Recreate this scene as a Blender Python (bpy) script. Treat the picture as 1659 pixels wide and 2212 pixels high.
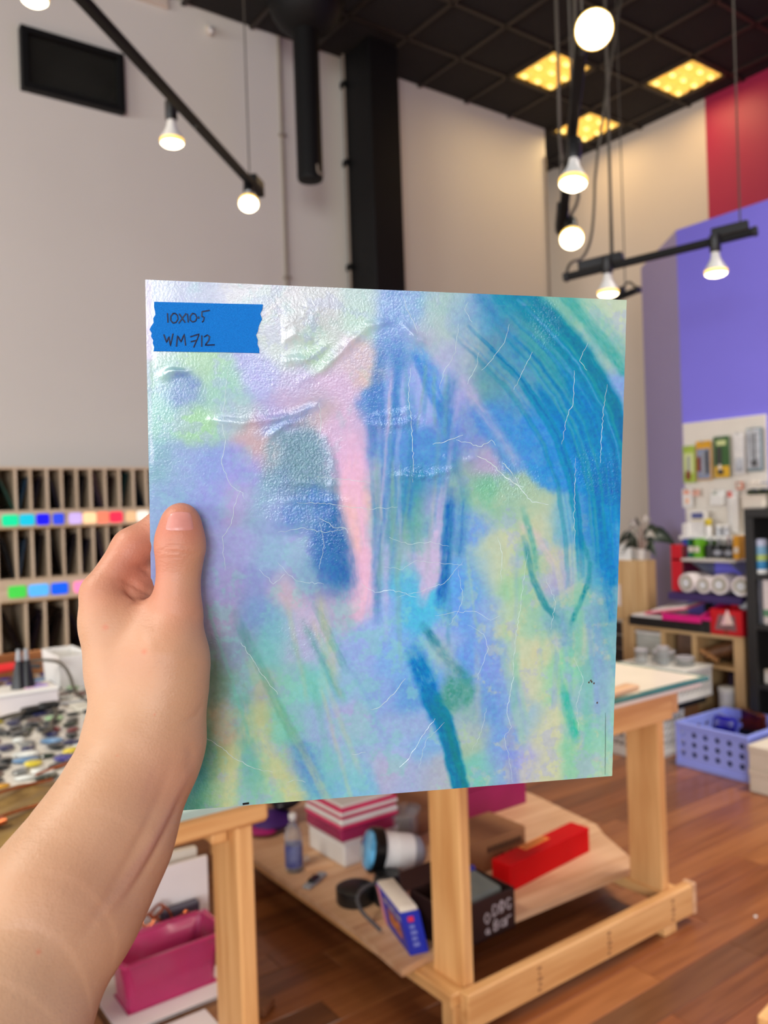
"""A hand holding a sheet of iridescent opal glass in a stained-glass shop: scene script for Blender 4.5.
World: X runs along the left wall, Y along the right wall, Z up, metres; the camera stands at eye height above the origin."""
import bpy, math, random
import numpy as np
from mathutils import Vector, Matrix

random.seed(7)
for o in list(bpy.data.objects):
    bpy.data.objects.remove(o)
scene = bpy.context.scene
COL = scene.collection

# ------------------------------------------------------------------ camera
CF, CR, CU = Vector((0.58736, 0.80932, -0.00367)), Vector((0.80880, -0.58713, -0.03359)), Vector((0.02934, -0.01677, 0.99943))
cam = bpy.data.cameras.new('camera')
cam.sensor_fit = 'VERTICAL'
cam.sensor_height = 36.0
cam.lens = 36.0 * 1788.4 / 2212.0
cam.clip_start = 0.02
cam.dof.use_dof = True
cam.dof.focus_distance = 0.425
cam.dof.aperture_fstop = cam.lens / 2.9
camo = bpy.data.objects.new('camera', cam)
COL.objects.link(camo)
camo.matrix_world = Matrix(((CR.x, CU.x, -CF.x, 0), (CR.y, CU.y, -CF.y, 0), (CR.z, CU.z, -CF.z, 1.5), (0, 0, 0, 1)))
scene.camera = camo

# ------------------------------------------------------------------ world, daylight, exposure
w = bpy.data.worlds.new('daylight')
scene.world = w
w.use_nodes = True
w.node_tree.nodes['Background'].inputs[0].default_value = (0.86, 0.92, 1.0, 1)
w.node_tree.nodes['Background'].inputs[1].default_value = 0.9


def area_lamp(name, loc, aim, sx, sy, power, color, spread=180):
    l = bpy.data.lights.new(name, 'AREA')
    l.spread = math.radians(spread)
    l.shape, l.size, l.size_y, l.energy, l.color = 'RECTANGLE', sx, sy, power, color
    o = bpy.data.objects.new(name, l)
    COL.objects.link(o)
    o.location = loc
    o.rotation_euler = (Vector(aim) - Vector(loc)).to_track_quat('-Z', 'Y').to_euler()
    return o


# daylight through the shop windows (openings in wall_window and wall_front, both behind the camera)
area_lamp('window_daylight', (-9.2, 0.6, 2.4), (0, 0.6, 1.8), 8.2, 2.4, 720, (0.93, 0.96, 1.0))
area_lamp('shopfront_daylight', (-3.7, -4.38, 2.3), (-3.0, 0, 1.9), 2.6, 2.2, 400, (0.95, 0.97, 1.0))
area_lamp('side_window_daylight', (-1.3, -4.38, 2.35), (-1.2, 0, 2.2), 0.8, 0.9, 36, (0.97, 0.98, 1.0))
# the shop's other ceiling fixtures, over the floor behind and beside the camera
for lx, ly, e in ((3.0, -2.4, 50), (4.3, -1.4, 95), (4.4, 0.9, 120), (-2.6, 1.7, 250)):
    area_lamp('ceiling_fixture_lamp', (lx, ly, 5.0), (lx, ly, 0), 1.1, 1.1, e * 0.8, (1.0, 0.92, 0.8), 115)
scene.view_settings.view_transform = 'Standard'
scene.view_settings.look = 'None'
scene.view_settings.gamma = 1.0
scene.view_settings.use_curve_mapping = False
scene.view_settings.exposure = -0.1

# ------------------------------------------------------------------ materials
def lin(c):
    return tuple((x / 255 / 12.92) if x / 255 <= 0.04045 else ((x / 255 + 0.055) / 1.055) ** 2.4 for x in c[:3]) + (1.0,)


MATS = {}


def mat(name, rgb, rough=0.5, metal=0.0, var=0.12, vscale=8.0, bump=0.0, bscale=60.0, coat=0.0, trans=0.0, alpha=1.0,
        emit=0.0, emit_rgb=None, spec=0.5, ior=1.45, stretch=(1, 1, 1), rgb2=None, sss=0.0):
    """Principled material whose colour wanders by noise between rgb and rgb2 (or a darker rgb)."""
    if name in MATS:
        return MATS[name]
    m = bpy.data.materials.new(name)
    m.use_nodes = True
    nt = m.node_tree
    b = nt.nodes['Principled BSDF']
    tc = nt.nodes.new('ShaderNodeTexCoord')
    mp = nt.nodes.new('ShaderNodeMapping')
    mp.inputs['Scale'].default_value = stretch
    info = nt.nodes.new('ShaderNodeObjectInfo')
    nt.links.new(tc.outputs['Object'], mp.inputs['Vector'])
    comb = nt.nodes.new('ShaderNodeMath')
    comb.operation = 'MULTIPLY'
    comb.inputs[1].default_value = 37.0
    nt.links.new(info.outputs['Random'], comb.inputs[0])
    nt.links.new(comb.outputs[0], mp.inputs['Location'])
    n = nt.nodes.new('ShaderNodeTexNoise')
    n.inputs['Scale'].default_value = vscale
    n.inputs['Detail'].default_value = 4.0
    nt.links.new(mp.outputs['Vector'], n.inputs['Vector'])
    mix = nt.nodes.new('ShaderNodeMix')
    mix.data_type = 'RGBA'
    a = lin(rgb)
    c2 = lin(rgb2) if rgb2 else tuple(x * (1 - 2 * var) for x in a[:3]) + (1.0,)
    mix.inputs['A'].default_value = a
    mix.inputs['B'].default_value = c2
    rp = nt.nodes.new('ShaderNodeMapRange')
    rp.inputs['From Min'].default_value = 0.36
    rp.inputs['From Max'].default_value = 0.66
    nt.links.new(n.outputs['Fac'], rp.inputs['Value'])
    nt.links.new(rp.outputs['Result'], mix.inputs['Factor'])
    nt.links.new(mix.outputs['Result'], b.inputs['Base Color'])
    b.inputs['Roughness'].default_value = rough
    b.inputs['Metallic'].default_value = metal
    b.inputs['Coat Weight'].default_value = coat
    b.inputs['Coat Roughness'].default_value = 0.08
    b.inputs['Transmission Weight'].default_value = trans
    b.inputs['Alpha'].default_value = alpha
    b.inputs['IOR'].default_value = ior
    b.inputs['Specular IOR Level'].default_value = spec
    if sss:
        b.inputs['Subsurface Weight'].default_value = sss
        b.inputs['Subsurface Radius'].default_value = (0.006, 0.0025, 0.0015)
        b.inputs['Subsurface Scale'].default_value = 1.0
    if emit:
        b.inputs['Emission Strength'].default_value = emit
        b.inputs['Emission Color'].default_value = lin(emit_rgb or rgb)
    if bump:
        n2 = nt.nodes.new('ShaderNodeTexNoise')
        n2.inputs['Scale'].default_value = bscale
        n2.inputs['Detail'].default_value = 3.0
        nt.links.new(mp.outputs['Vector'], n2.inputs['Vector'])
        bp = nt.nodes.new('ShaderNodeBump')
        bp.inputs['Strength'].default_value = bump
        bp.inputs['Distance'].default_value = 0.004
        nt.links.new(n2.outputs['Fac'], bp.inputs['Height'])
        nt.links.new(bp.outputs['Normal'], b.inputs['Normal'])
    MATS[name] = m
    return m


def wood(name, light, dark, along='Y', rough=0.45, knots=True):
    st = {'X': (1, 14, 14), 'Y': (14, 1, 14), 'Z': (14, 14, 1)}[along]
    return mat(name, light, rough=rough, rgb2=dark, vscale=2.2, stretch=st, bump=0.15, bscale=9.0)


# ------------------------------------------------------------------ mesh helpers
class MB:
    """Collects shapes in world metres into one mesh."""

    def __init__(self):
        self.v, self.f = [], []

    def add(self, vs, fs):
        k = len(self.v)
        self.v += [tuple(p) for p in vs]
        self.f += [tuple(i + k for i in f) for f in fs]
        return self

    def hull8(self, p, bev=0.0):
        """p: 8 corners, bottom ring then top ring (counter-clockwise from above)."""
        q = [(0, 3, 2, 1), (4, 5, 6, 7), (0, 1, 5, 4), (1, 2, 6, 5), (2, 3, 7, 6), (3, 0, 4, 7)]
        if not bev:
            return self.add(p, q)
        P = [Vector(x) for x in p]
        vs, fs, idx = [], [], {}
        for fi, f in enumerate(q):
            c = sum((P[i] for i in f), Vector()) / 4
            for i in range(4):
                a, pr, nx = P[f[i]], P[f[i - 1]], P[f[(i + 1) % 4]]
                d = (pr - a).normalized() * bev + (nx - a).normalized() * bev
                idx[(fi, f[i])] = len(vs)
                vs.append(a + d)
            fs.append(tuple(idx[(fi, k)] for k in f))
        edges = {}
        for fi, f in enumerate(q):
            for i in range(4):
                edges.setdefault(frozenset((f[i], f[(i + 1) % 4])), []).append((fi, f[i], f[(i + 1) % 4]))
        for e in edges.values():
            (f1, a, b), (f2, c, d) = e
            fs.append((idx[(f1, b)], idx[(f1, a)], idx[(f2, a)], idx[(f2, b)]))
        for k in range(8):
            ring = [fi for fi, f in enumerate(q) if k in f]
            t = [idx[(fi, k)] for fi in ring]
            n = (vs[t[1]] - vs[t[0]]).cross(vs[t[2]] - vs[t[0]])
            cen = sum(P, Vector()) / 8
            if n.dot(P[k] - cen) < 0:
                t.reverse()
            fs.append(tuple(t))
        return self.add(vs, fs)

    def box(self, x0, x1, y0, y1, z0, z1, bev=0.0):
        bev = min(bev, 0.45 * min(abs(x1 - x0), abs(y1 - y0), abs(z1 - z0)))
        return self.hull8([(x0, y0, z0), (x1, y0, z0), (x1, y1, z0), (x0, y1, z0), (x0, y0, z1), (x1, y0, z1), (x1, y1, z1), (x0, y1, z1)], bev)

    def obox(self, c, size, rot=(0, 0, 0), bev=0.0):
        """box centred at c, turned by Euler rot (degrees)."""
        M = Matrix.Translation(Vector(c)) @ (Matrix.Rotation(math.radians(rot[2]), 4, 'Z') @ Matrix.Rotation(math.radians(rot[1]), 4, 'Y') @ Matrix.Rotation(math.radians(rot[0]), 4, 'X'))
        x, y, z = (s / 2 for s in size)
        bev = min(bev, 0.45 * min(size))
        pts = [(-x, -y, -z), (x, -y, -z), (x, y, -z), (-x, y, -z), (-x, -y, z), (x, -y, z), (x, y, z), (-x, y, z)]
        return self.hull8([M @ Vector(p) for p in pts], bev)

    def bar(self, a, b, wid, hei, up=(0, 0, 1), bev=0.0):
        """box-section bar from a to b."""
        a, b = Vector(a), Vector(b)
        d = (b - a).normalized()
        s = d.cross(Vector(up)).normalized() * wid / 2
        u = s.cross(d).normalized() * hei / 2
        return self.hull8([a - s - u, a + s - u, b + s - u, b - s - u, a - s + u, a + s + u, b + s + u, b - s + u], bev)

    def lathe(self, prof, c=(0, 0, 0), axis=(0, 0, 1), n=24, caps=True):
        """prof: (radius, height) pairs turned about the axis through c."""
        q = Vector((0, 0, 1)).rotation_difference(Vector(axis).normalized())
        c = Vector(c)
        vs, fs = [], []
        for r, h in prof:
            for k in range(n):
                a = 2 * math.pi * k / n
                vs.append(c + q @ Vector((r * math.cos(a), r * math.sin(a), h)))
        for i in range(len(prof) - 1):
            for k in range(n):
                fs.append((i * n + k, i * n + (k + 1) % n, (i + 1) * n + (k + 1) % n, (i + 1) * n + k))
        if caps:
            fs.append(tuple(range(n - 1, -1, -1)))
            fs.append(tuple(range((len(prof) - 1) * n, len(prof) * n)))
        return self.add(vs, fs)

    def cyl(self, a, b, r0, r1=None, n=16):
        a, b = Vector(a), Vector(b)
        return self.lathe([(r0, 0), (r0 if r1 is None else r1, (b - a).length)], a, b - a, n)

    def tube(self, pts, r, n=8, smooth=0):
        pts = [Vector(p) for p in pts]
        for _ in range(smooth):
            q = [pts[0]]
            for i in range(len(pts) - 1):
                q += [pts[i] * 0.75 + pts[i + 1] * 0.25, pts[i] * 0.25 + pts[i + 1] * 0.75]
            pts = q + [pts[-1]]
        vs, fs = [], []
        t0 = (pts[1] - pts[0]).normalized()
        nrm = t0.orthogonal().normalized()
        for i, p in enumerate(pts):
            t = (pts[min(i + 1, len(pts) - 1)] - pts[max(i - 1, 0)])
            t = t.normalized() if t.length > 1e-9 else t0
            nrm = (nrm - t * nrm.dot(t))
            nrm = nrm.normalized() if nrm.length > 1e-6 else t.orthogonal().normalized()
            bn = t.cross(nrm)
            rr = r
            if isinstance(r, (list, tuple)):
                u = i / (len(pts) - 1) * (len(r) - 1)
                j = min(int(u), len(r) - 2)
                rr = r[j] + (r[j + 1] - r[j]) * (u - j)
            for k in range(n):
                a = 2 * math.pi * k / n
                vs.append(p + nrm * (rr * math.cos(a)) + bn * (rr * math.sin(a)))
        for i in range(len(pts) - 1):
            for k in range(n):
                fs.append((i * n + k, i * n + (k + 1) % n, (i + 1) * n + (k + 1) % n, (i + 1) * n + k))
        fs += [tuple(range(n - 1, -1, -1)), tuple(range((len(pts) - 1) * n, len(pts) * n))]
        return self.add(vs, fs)

    def plate(self, pts, off):
        """solid plate: polygon pts (3-D, planar) extruded by the vector off."""
        k, off = len(pts), Vector(off)
        P = [Vector(p) for p in pts]
        n = sum(((P[i] - P[0]).cross(P[(i + 1) % k] - P[0]) for i in range(1, k - 1)), Vector())
        if n.dot(off) > 0:
            P.reverse()
        return self.add(P + [p + off for p in P], [tuple(range(k)), tuple(range(2 * k - 1, k - 1, -1))] + [((i + 1) % k, i, i + k, (i + 1) % k + k) for i in range(k)])

    def ell(self, c, r, rot=0.0, n=12, m=6, flat=False):
        """ellipsoid at c with radii r, turned about Z; flat = only a domed upper part on a flat foot."""
        cs, sn = math.cos(rot), math.sin(rot)
        vs, fs = [], []
        for i in range(1, m):
            ph = math.pi * i / m
            for k in range(n):
                a = 2 * math.pi * k / n
                x, y, z = r[0] * math.sin(ph) * math.cos(a), r[1] * math.sin(ph) * math.sin(a), -r[2] * math.cos(ph)
                vs.append((c[0] + x * cs - y * sn, c[1] + x * sn + y * cs, c[2] + z))
        b, t = len(vs), len(vs) + 1
        vs += [(c[0], c[1], c[2] - r[2]), (c[0], c[1], c[2] + r[2])]
        for i in range(m - 2):
            for k in range(n):
                fs.append((i * n + k, i * n + (k + 1) % n, (i + 1) * n + (k + 1) % n, (i + 1) * n + k))
        for k in range(n):
            fs.append((b, (k + 1) % n, k))
            fs.append((t, (m - 2) * n + k, (m - 2) * n + (k + 1) % n))
        return self.add(vs, fs)


def tag(o, label=None, cat=None, group=None, kind=None):
    for k, v in (('label', label), ('category', cat), ('group', group), ('kind', kind)):
        if v:
            o[k] = v
    return o


def thing(name, label, cat, loc, group=None):
    o = bpy.data.objects.new(name, None)
    o.empty_display_size = 0.05
    COL.objects.link(o)
    o.location = loc
    return tag(o, label, cat, group)


def worldloc(o):
    v = Vector((0, 0, 0))
    while o is not None:
        v += Vector(o.location)
        o = o.parent
    return v


def obj(name, mb, m, parent=None, angle=35, label=None, cat=None, group=None, kind=None):
    """link the collected shapes as ONE mesh object; world coordinates are kept whatever the parent."""
    if parent is not None:
        base = worldloc(parent)
    else:
        xs, ys, zs = zip(*mb.v)
        base = Vector(((min(xs) + max(xs)) / 2, (min(ys) + max(ys)) / 2, min(zs)))
    me = bpy.data.meshes.new(name)
    me.from_pydata([(x - base.x, y - base.y, z - base.z) for x, y, z in mb.v], [], mb.f)
    me.materials.append(m)
    me.shade_smooth()
    me.set_sharp_from_angle(angle=math.radians(angle))
    me.update()
    o = bpy.data.objects.new(name, me)
    COL.objects.link(o)
    if parent is not None:
        o.parent = parent
    else:
        o.location = base
    return tag(o, label, cat, group, kind)


def one(name, mb, m, label, cat, group=None, angle=35):
    return obj(name, mb, m, None, angle, label, cat, group)


def struct(name, mb, m, parent=None):
    return obj(name, mb, m, parent, kind='structure' if parent is None else None)


def dup(root, loc, label=None, group=None):
    r = root.copy()
    COL.objects.link(r)
    r.location = loc
    if label:
        r['label'] = label
    if group:
        r['group'] = group
    for ch in root.children:
        c = ch.copy()
        COL.objects.link(c)
        c.parent = r
        for g in ch.children:
            d = g.copy()
            COL.objects.link(d)
            d.parent = c
    return r


# ------------------------------------------------------------------ materials used across the shop
M_CREAM = mat('cream_wall_paint', (214, 198, 180), 0.6, var=0.02, vscale=0.7, bump=0.06, bscale=90)
M_WHITE_WALL = mat('warm_white_wall_paint', (222, 217, 206), 0.6, var=0.02, vscale=0.6, bump=0.06, bscale=90)
M_RED_WALL = mat('raspberry_wall_paint', (172, 40, 74), 0.45, var=0.03, vscale=1, bump=0.05, bscale=90)
M_PURPLE = mat('periwinkle_wall_paint', (130, 121, 232), 0.35, var=0.02, vscale=1, bump=0.04, bscale=80)
M_PURPLE_WARM_LIT = mat('periwinkle_warm_light_tint', (172, 160, 210), 0.22, var=0.02, vscale=1, bump=0.03, bscale=60)  # the bay's purple with warm light mixed into the colour
M_BLACK = mat('matte_black_paint', (11, 10, 9), 0.6, var=0.1, vscale=3, spec=0.3)
M_BLACK_STEEL = mat('black_steel', (13, 13, 13), 0.6, spec=0.3, var=0.1, vscale=5)
M_CEIL = mat('black_ceiling_tile', (27, 23, 21), 0.85, var=0.12, vscale=6, bump=0.4, bscale=160)
M_CEIL_GRID = mat('dark_ceiling_grid', (46, 37, 30), 0.5, var=0.05)
M_PLASTIC_BLACK = mat('black_plastic', (22, 22, 23), 0.4, var=0.1)
M_CORD = mat('grey_cord', (78, 72, 62), 0.5, var=0.05)
M_WIRE = mat('pale_conduit_paint', (150, 138, 124), 0.5, var=0.05)
M_DARKGLASS = mat('dark_window_glass', (40, 40, 36), 0.07, var=0.15, vscale=2, coat=0.6, spec=0.7)

# ------------------------------------------------------------------ room shell
LY, RX, CZ = 5.6, 6.97, 5.17          # left wall plane, right wall plane, ceiling height
M_SLAB = mat('subfloor', (92, 62, 42), 0.5, var=0.1, vscale=3)
floor = struct('floor', MB().box(-9.2, 7.2, -4.2, 7.6, -0.15, -0.012), M_SLAB)
PLANKS = [mat('floor_plank_%s' % n, a, 0.3, rgb2=b, vscale=2.4, stretch=(1, 16, 16), bump=0.1, bscale=8, coat=0.15) for n, a, b in
          (('honey', (158, 99, 56), (136, 81, 42)), ('tan', (150, 92, 52), (126, 72, 38)), ('brown', (130, 78, 44), (106, 60, 32)),
           ('dark', (112, 70, 42), (92, 54, 30)), ('red', (140, 82, 46), (118, 66, 35)))]
rng = random.Random(5)
PW = 0.118
row, nplank = 0, 0
y = 0.66
while y < 4.9:
    x = -0.3 - rng.random() * 0.8
    while x < 5.0:
        L = rng.choice((0.55, 0.7, 0.9, 1.1, 1.3))
        if x + L > -0.2 and not (x > 2.9 and y < 1.0 and x > 4.2):
            dz = rng.uniform(-0.0006, 0.0006)
            obj('plank', MB().box(x + 0.0008, x + L - 0.0008, y + 0.0006, y + PW - 0.0006, -0.012, dz, 0.001), PLANKS[rng.choices(range(5), (5, 5, 3, 1, 3))[0]], floor)
            nplank += 1
        x += L
    y += PW
far_planks = MB()
for (xa, xb, ya, yb) in ((-9.0, 7.0, -4.2, 0.655), (-9.0, 7.0, 4.915, 7.5), (5.9, 7.0, 0.67, 4.9), (-9.0, -1.15, 0.67, 4.9)):
    yy = ya
    while yy < yb - 0.02:
        far_planks.box(xa, xb, yy, min(yy + PW, yb) - 0.002, -0.012, -0.001)
        yy += PW
obj('plank_field', far_planks, PLANKS[0], floor, kind='stuff')

struct('wall_left', MB().box(-9.2, 6.17, LY, LY + 0.15, -0.1, CZ + 0.05), M_WHITE_WALL)
struct('wall_recess', MB().box(6.0, 7.15, 7.45, 7.6, -0.1, CZ + 0.05), M_CREAM)
RED_Y = 4.364
struct('wall_right', MB().box(RX, RX + 0.15, RED_Y, 7.5, -0.1, CZ + 0.05), M_CREAM)
struct('wall_right_red', MB().box(RX - 0.004, RX + 0.15, -4.2, RED_Y, -0.1, CZ + 0.05), M_RED_WALL)
# walls behind the camera with their shop windows
wb = MB()
for b in ((-4.2, -3.5, 0, CZ), (4.7, 5.7, 0, CZ), (-3.5, 4.7, 0, 1.2), (-3.5, 4.7, 3.6, CZ)):
    wb.box(-9.2, -9.05, b[0], b[1], b[2] - 0.1, b[3] + 0.05)
struct('wall_window', wb, M_WHITE_WALL)
wb = MB()
for b in ((-9.2, -5.05, 0, CZ), (-2.4, -1.9, 0, CZ), (-0.8, 7.1, 0, CZ), (-1.9, -0.8, 0, 1.8), (-1.9, -0.8, 2.9, CZ), (-5.05, -2.4, 0, 1.1), (-5.05, -2.4, 3.5, CZ)):
    wb.box(b[0], b[1], -4.35, -4.2, b[2] - 0.1, b[3] + 0.05)
struct('wall_front', wb, M_WHITE_WALL)
fr = MB()
for yy in (-3.5, -0.8, 1.95, 4.65):
    fr.box(-9.15, -9.09, yy, yy + 0.05, 1.2, 3.6, 0.005)
for zz in (1.2, 3.55):
    fr.box(-9.15, -9.09, -3.5, 4.7, zz, zz + 0.05, 0.005)
struct('window_2', fr, M_BLACK_STEEL)
fr = MB()
for xx in (-5.05, -3.75, -2.45):
    fr.box(xx, xx + 0.05, -4.3, -4.24, 1.1, 3.5, 0.005)
for zz in (1.1, 3.45):
    fr.box(-5.05, -2.4, -4.3, -4.24, zz, zz + 0.05, 0.005)
struct('window_3', fr, M_BLACK_STEEL)

# purple bay that stands out from the right wall, with a canted side tinted mauve for the warm light on it
BX, BZ = 5.05, 3.357
BY = 3.413
far = Vector((5.607, 4.119, 3.286))
bay = struct('wall_bay', MB().plate([(BX, -2.5, 0), (BX, BY, 0), (BX, BY, BZ), (BX, -2.5, BZ)], (0.1, 0, 0)), M_PURPLE)
struct('bay_side', MB().plate([(BX + 0.001, BY, 0), (far.x, far.y, 0), (far.x, far.y, BZ), (BX + 0.001, BY, BZ)], (0.08, -0.05, 0)), M_PURPLE_WARM_LIT, bay)
struct('bay_return', MB().plate([(far.x, far.y, 0), (RX, far.y, 0), (RX, far.y, BZ), (far.x, far.y, BZ)], (0, -0.08, 0)), M_PURPLE_WARM_LIT, bay)
struct('bay_cap', MB().plate([(BX + .09, -2.5, BZ - .01), (BX + .09, BY - .05, BZ - .01), (far.x + .08, far.y - .09, BZ - .01), (RX, far.y - .09, BZ - .01), (RX, -2.5, BZ - .01)], (0, 0, -0.05)), M_PURPLE, bay)

# ceiling: black tiles in a grid with three lit fixtures
ceil = struct('ceiling', MB().box(-9.2, 7.2, -4.3, 7.6, CZ + 0.06, CZ + 0.2), M_BLACK)
GX, GY, GP = 5.13, 3.98, 0.54
lit = {(0, 1), (2, 0), (2, 2)}
runners = MB()
for i in range(-5, 4):
    for j in range(-5, 7):
        if (i, j) in lit:
            continue
        x0, y0 = GX + i * GP, GY + j * GP
        if y0 > LY - 0.1 and x0 < 6.1:
            continue
        obj('ceiling_tile', MB().box(x0 + 0.012, min(x0 + GP - 0.012, RX), y0 + 0.012, min(y0 + GP - 0.012, 7.4), CZ + 0.004, CZ + 0.02, 0.004), M_CEIL, ceil)
for i in range(-5, 5):
    runners.box(GX + i * GP - 0.014, GX + i * GP + 0.014, 1.2, LY if GX + i * GP < 6.17 else 7.4, CZ - 0.012, CZ + 0.012)
for j in range(-5, 7):
    y0 = GY + j * GP
    runners.box(GX - 5 * GP if y0 < LY - 0.05 else 6.17, RX, y0 - 0.014, y0 + 0.014, CZ - 0.012, CZ + 0.012)
obj('ceiling_runner', runners, M_CEIL_GRID, ceil, kind='stuff')
rest = MB()
for x0, x1, y0, y1 in ((-9.0, 2.4, -4.2, LY), (2.4, RX, -4.2, 1.25)):
    n = int((x1 - x0) / 0.54)
    for i in range(n):
        rest.box(x0 + i * 0.54 + 0.01, x0 + i * 0.54 + 0.53, y0, y1, CZ + 0.004, CZ + 0.02)
obj('ceiling_tile_field', rest, M_CEIL, ceil, kind='stuff')

M_AMBER = mat('amber_light_diffuser', (255, 196, 92), 0.4, var=0.1, vscale=7, rgb2=(255, 216, 130), emit=1.0, emit_rgb=(255, 198, 84))
M_AMBER_HOT = mat('amber_lamp_glow', (255, 236, 150), 0.4, emit=2.2, emit_rgb=(255, 232, 130))
where = {(0, 1): 'between the black column and the near spotlight', (2, 0): 'nearest the red wall', (2, 2): 'in the far corner above the cream wall'}
for (i, j) in sorted(lit):
    x0, y0 = GX + i * GP, GY + j * GP
    t = thing('ceiling_light', 'square amber-lit ceiling fixture ' + where[(i, j)], 'ceiling light', (x0 + GP / 2, y0 + GP / 2, CZ), 'amber ceiling fixtures')
    fr = MB()
    for a in (0.012, GP - 0.03):
        fr.box(x0 + a, x0 + a + 0.018, y0 + 0.012, y0 + GP - 0.012, CZ - 0.02, CZ + 0.05)
        fr.box(x0 + 0.012, x0 + GP - 0.012, y0 + a, y0 + a + 0.018, CZ - 0.02, CZ + 0.05)
    obj('fixture_frame', fr, M_CEIL_GRID, t)
    c = (GP - 0.06) / 3
    for a in range(3):
        for b in range(3):
            cx, cy = x0 + 0.03 + c * (a + 0.5), y0 + 0.03 + c * (b + 0.5)
            q = c / 2 - 0.002
            m = MB()
            m.hull8([(cx - q * .55, cy - q * .55, CZ - 0.02), (cx + q * .55, cy - q * .55, CZ - 0.02), (cx + q * .55, cy + q * .55, CZ - 0.02), (cx - q * .55, cy + q * .55, CZ - 0.02),
                     (cx - q, cy - q, CZ + 0.02), (cx + q, cy - q, CZ + 0.02), (cx + q, cy + q, CZ + 0.02), (cx - q, cy + q, CZ + 0.02)])
            cell = obj('diffuser_cell', m, M_AMBER, t)
            obj('glow', MB().ell((cx - 0.01, cy, CZ - 0.021), (0.036, 0.022, 0.012), 0.3, 10, 5), M_AMBER_HOT, cell)
    l = bpy.data.lights.new('fixture_lamp', 'AREA')
    l.shape, l.size, l.energy, l.color = 'SQUARE', 0.45, 6, (1.0, 0.72, 0.36)
    o = bpy.data.objects.new('fixture_lamp', l)
    COL.objects.link(o)
    o.location = (x0 + GP / 2, y0 + GP / 2, CZ - 0.06)

# black steel column against the left wall, with a thin conduit clamped to its edge
CX0, CX1, CY0 = 3.776, 4.063, 5.2
colm = struct('trim_1', MB().box(CX0, CX1, CY0, 5.59, 0, CZ, 0.006), M_BLACK_STEEL)
cdx = CX0 - 0.006
obj('conduit', MB().cyl((cdx - 0.012, 5.53, 0), (cdx - 0.012, 5.53, CZ), 0.011, n=8), M_WIRE, colm)
for z in (2.6, 3.43, 4.27, 4.9):
    obj('conduit_clamp', MB().box(cdx - 0.035, cdx + 0.004, 5.5, 5.56, z, z + 0.05, 0.004), M_BLACK, colm)

# round black duct hanging beside the column
dx, dy = 3.022, 4.9
dz = 3.786
t = thing('ventilation_duct', 'round black ventilation duct hanging from the ceiling beside the black column', 'duct', (dx, dy, dz))
obj('duct_pipe', MB().lathe([(0.085, 0.03), (0.09, 0.02), (0.09, CZ - dz)], (dx, dy, dz), n=28), M_BLACK, t)
obj('duct_cap', MB().lathe([(0.06, 0), (0.084, 0.004), (0.088, 0.02), (0.085, 0.06)], (dx, dy, dz), n=28), M_BLACK_STEEL, t)
obj('cap_hook', MB().tube([(dx, dy - 0.095, dz + 0.08), (dx, dy - 0.1, dz + 0.03), (dx + 0.03, dy - 0.1, dz + 0.015), (dx + 0.05, dy - 0.095, dz + 0.03)], 0.006, smooth=1), M_WIRE, t)
eb = (3.044, 4.912, 5.077)
obj('duct_elbow', MB().ell(eb, (0.27, 0.27, 0.29), 0, 24, 14), M_BLACK, t)

# window high on the left wall
q = [Vector(p) for p in ((1.309, 5.600, 4.642), (1.969, 5.600, 4.649), (1.964, 5.600, 4.245), (1.301, 5.600, 4.250))]
wx0, wx1 = (q[0].x + q[3].x) / 2, (q[1].x + q[2].x) / 2
wz0, wz1 = (q[2].z + q[3].z) / 2, (q[0].z + q[1].z) / 2
win = struct('window_1', MB().box(wx0 + 0.03, wx1 - 0.03, 5.585, 5.598, wz0 + 0.03, wz1 - 0.03), M_BLACK)
for b in ((wx0, wx0 + 0.045, wz0, wz1), (wx1 - 0.045, wx1, wz0, wz1), (wx0 + 0.045, wx1 - 0.045, wz0, wz0 + 0.04), (wx0 + 0.045, wx1 - 0.045, wz1 - 0.04, wz1)):
    obj('frame_bar', MB().box(b[0], b[1], 5.53, 5.6, b[2], b[3], 0.004), M_BLACK_STEEL, win)
obj('window_pane', MB().box(wx0 + 0.04, wx1 - 0.04, 5.575, 5.585, wz0 + 0.035, wz1 - 0.035), M_DARKGLASS, win)

# small fittings on the left wall
t = thing('wall_sensor', 'small white sensor bracket high on the left wall', 'sensor', (2.623, 5.600, 5.043))
p = Vector(t.location)
obj('bracket', MB().box(p.x - 0.02, p.x + 0.02, 5.575, 5.6, p.z - 0.03, p.z + 0.03, 0.004), M_CREAM, t)
obj('sensor_body', MB().cyl((p.x - 0.02, 5.52, p.z - 0.05), (p.x + 0.015, 5.58, p.z + 0.02), 0.016, 0.018), mat('white_plastic', (226, 224, 220), 0.4, var=0.03), t)
pa, pb = (1.932, 5.600, 5.130), (2.314, 5.600, 5.091)
one('wall_vent_cover', MB().box(pa[0], pb[0], 5.57, 5.598, pb[2], pa[2] + 0.05, 0.006), M_CREAM, 'pale access cover at the top of the left wall beside the long track', 'cover')
cxx = 3.205
t = thing('wall_conduit', 'thin vertical conduit pipe on the left wall beside the hanging duct', 'conduit', (cxx, 5.58, 1.9))
obj('pipe', MB().cyl((cxx, 5.585, 0.0), (cxx, 5.585, CZ), 0.014, n=10), M_WIRE, t)
for z in (2.2, 3.3, 4.4):
    obj('strap', MB().box(cxx - 0.028, cxx + 0.028, 5.566, 5.6, z, z + 0.02, 0.002), M_WIRE, t)
one('corner_conduit', MB().cyl((6.15, 5.588, 0), (6.15, 5.588, 4.9), 0.011, n=8), M_WIRE, 'thin vertical cable running down the far end of the left wall', 'cable')

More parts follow.
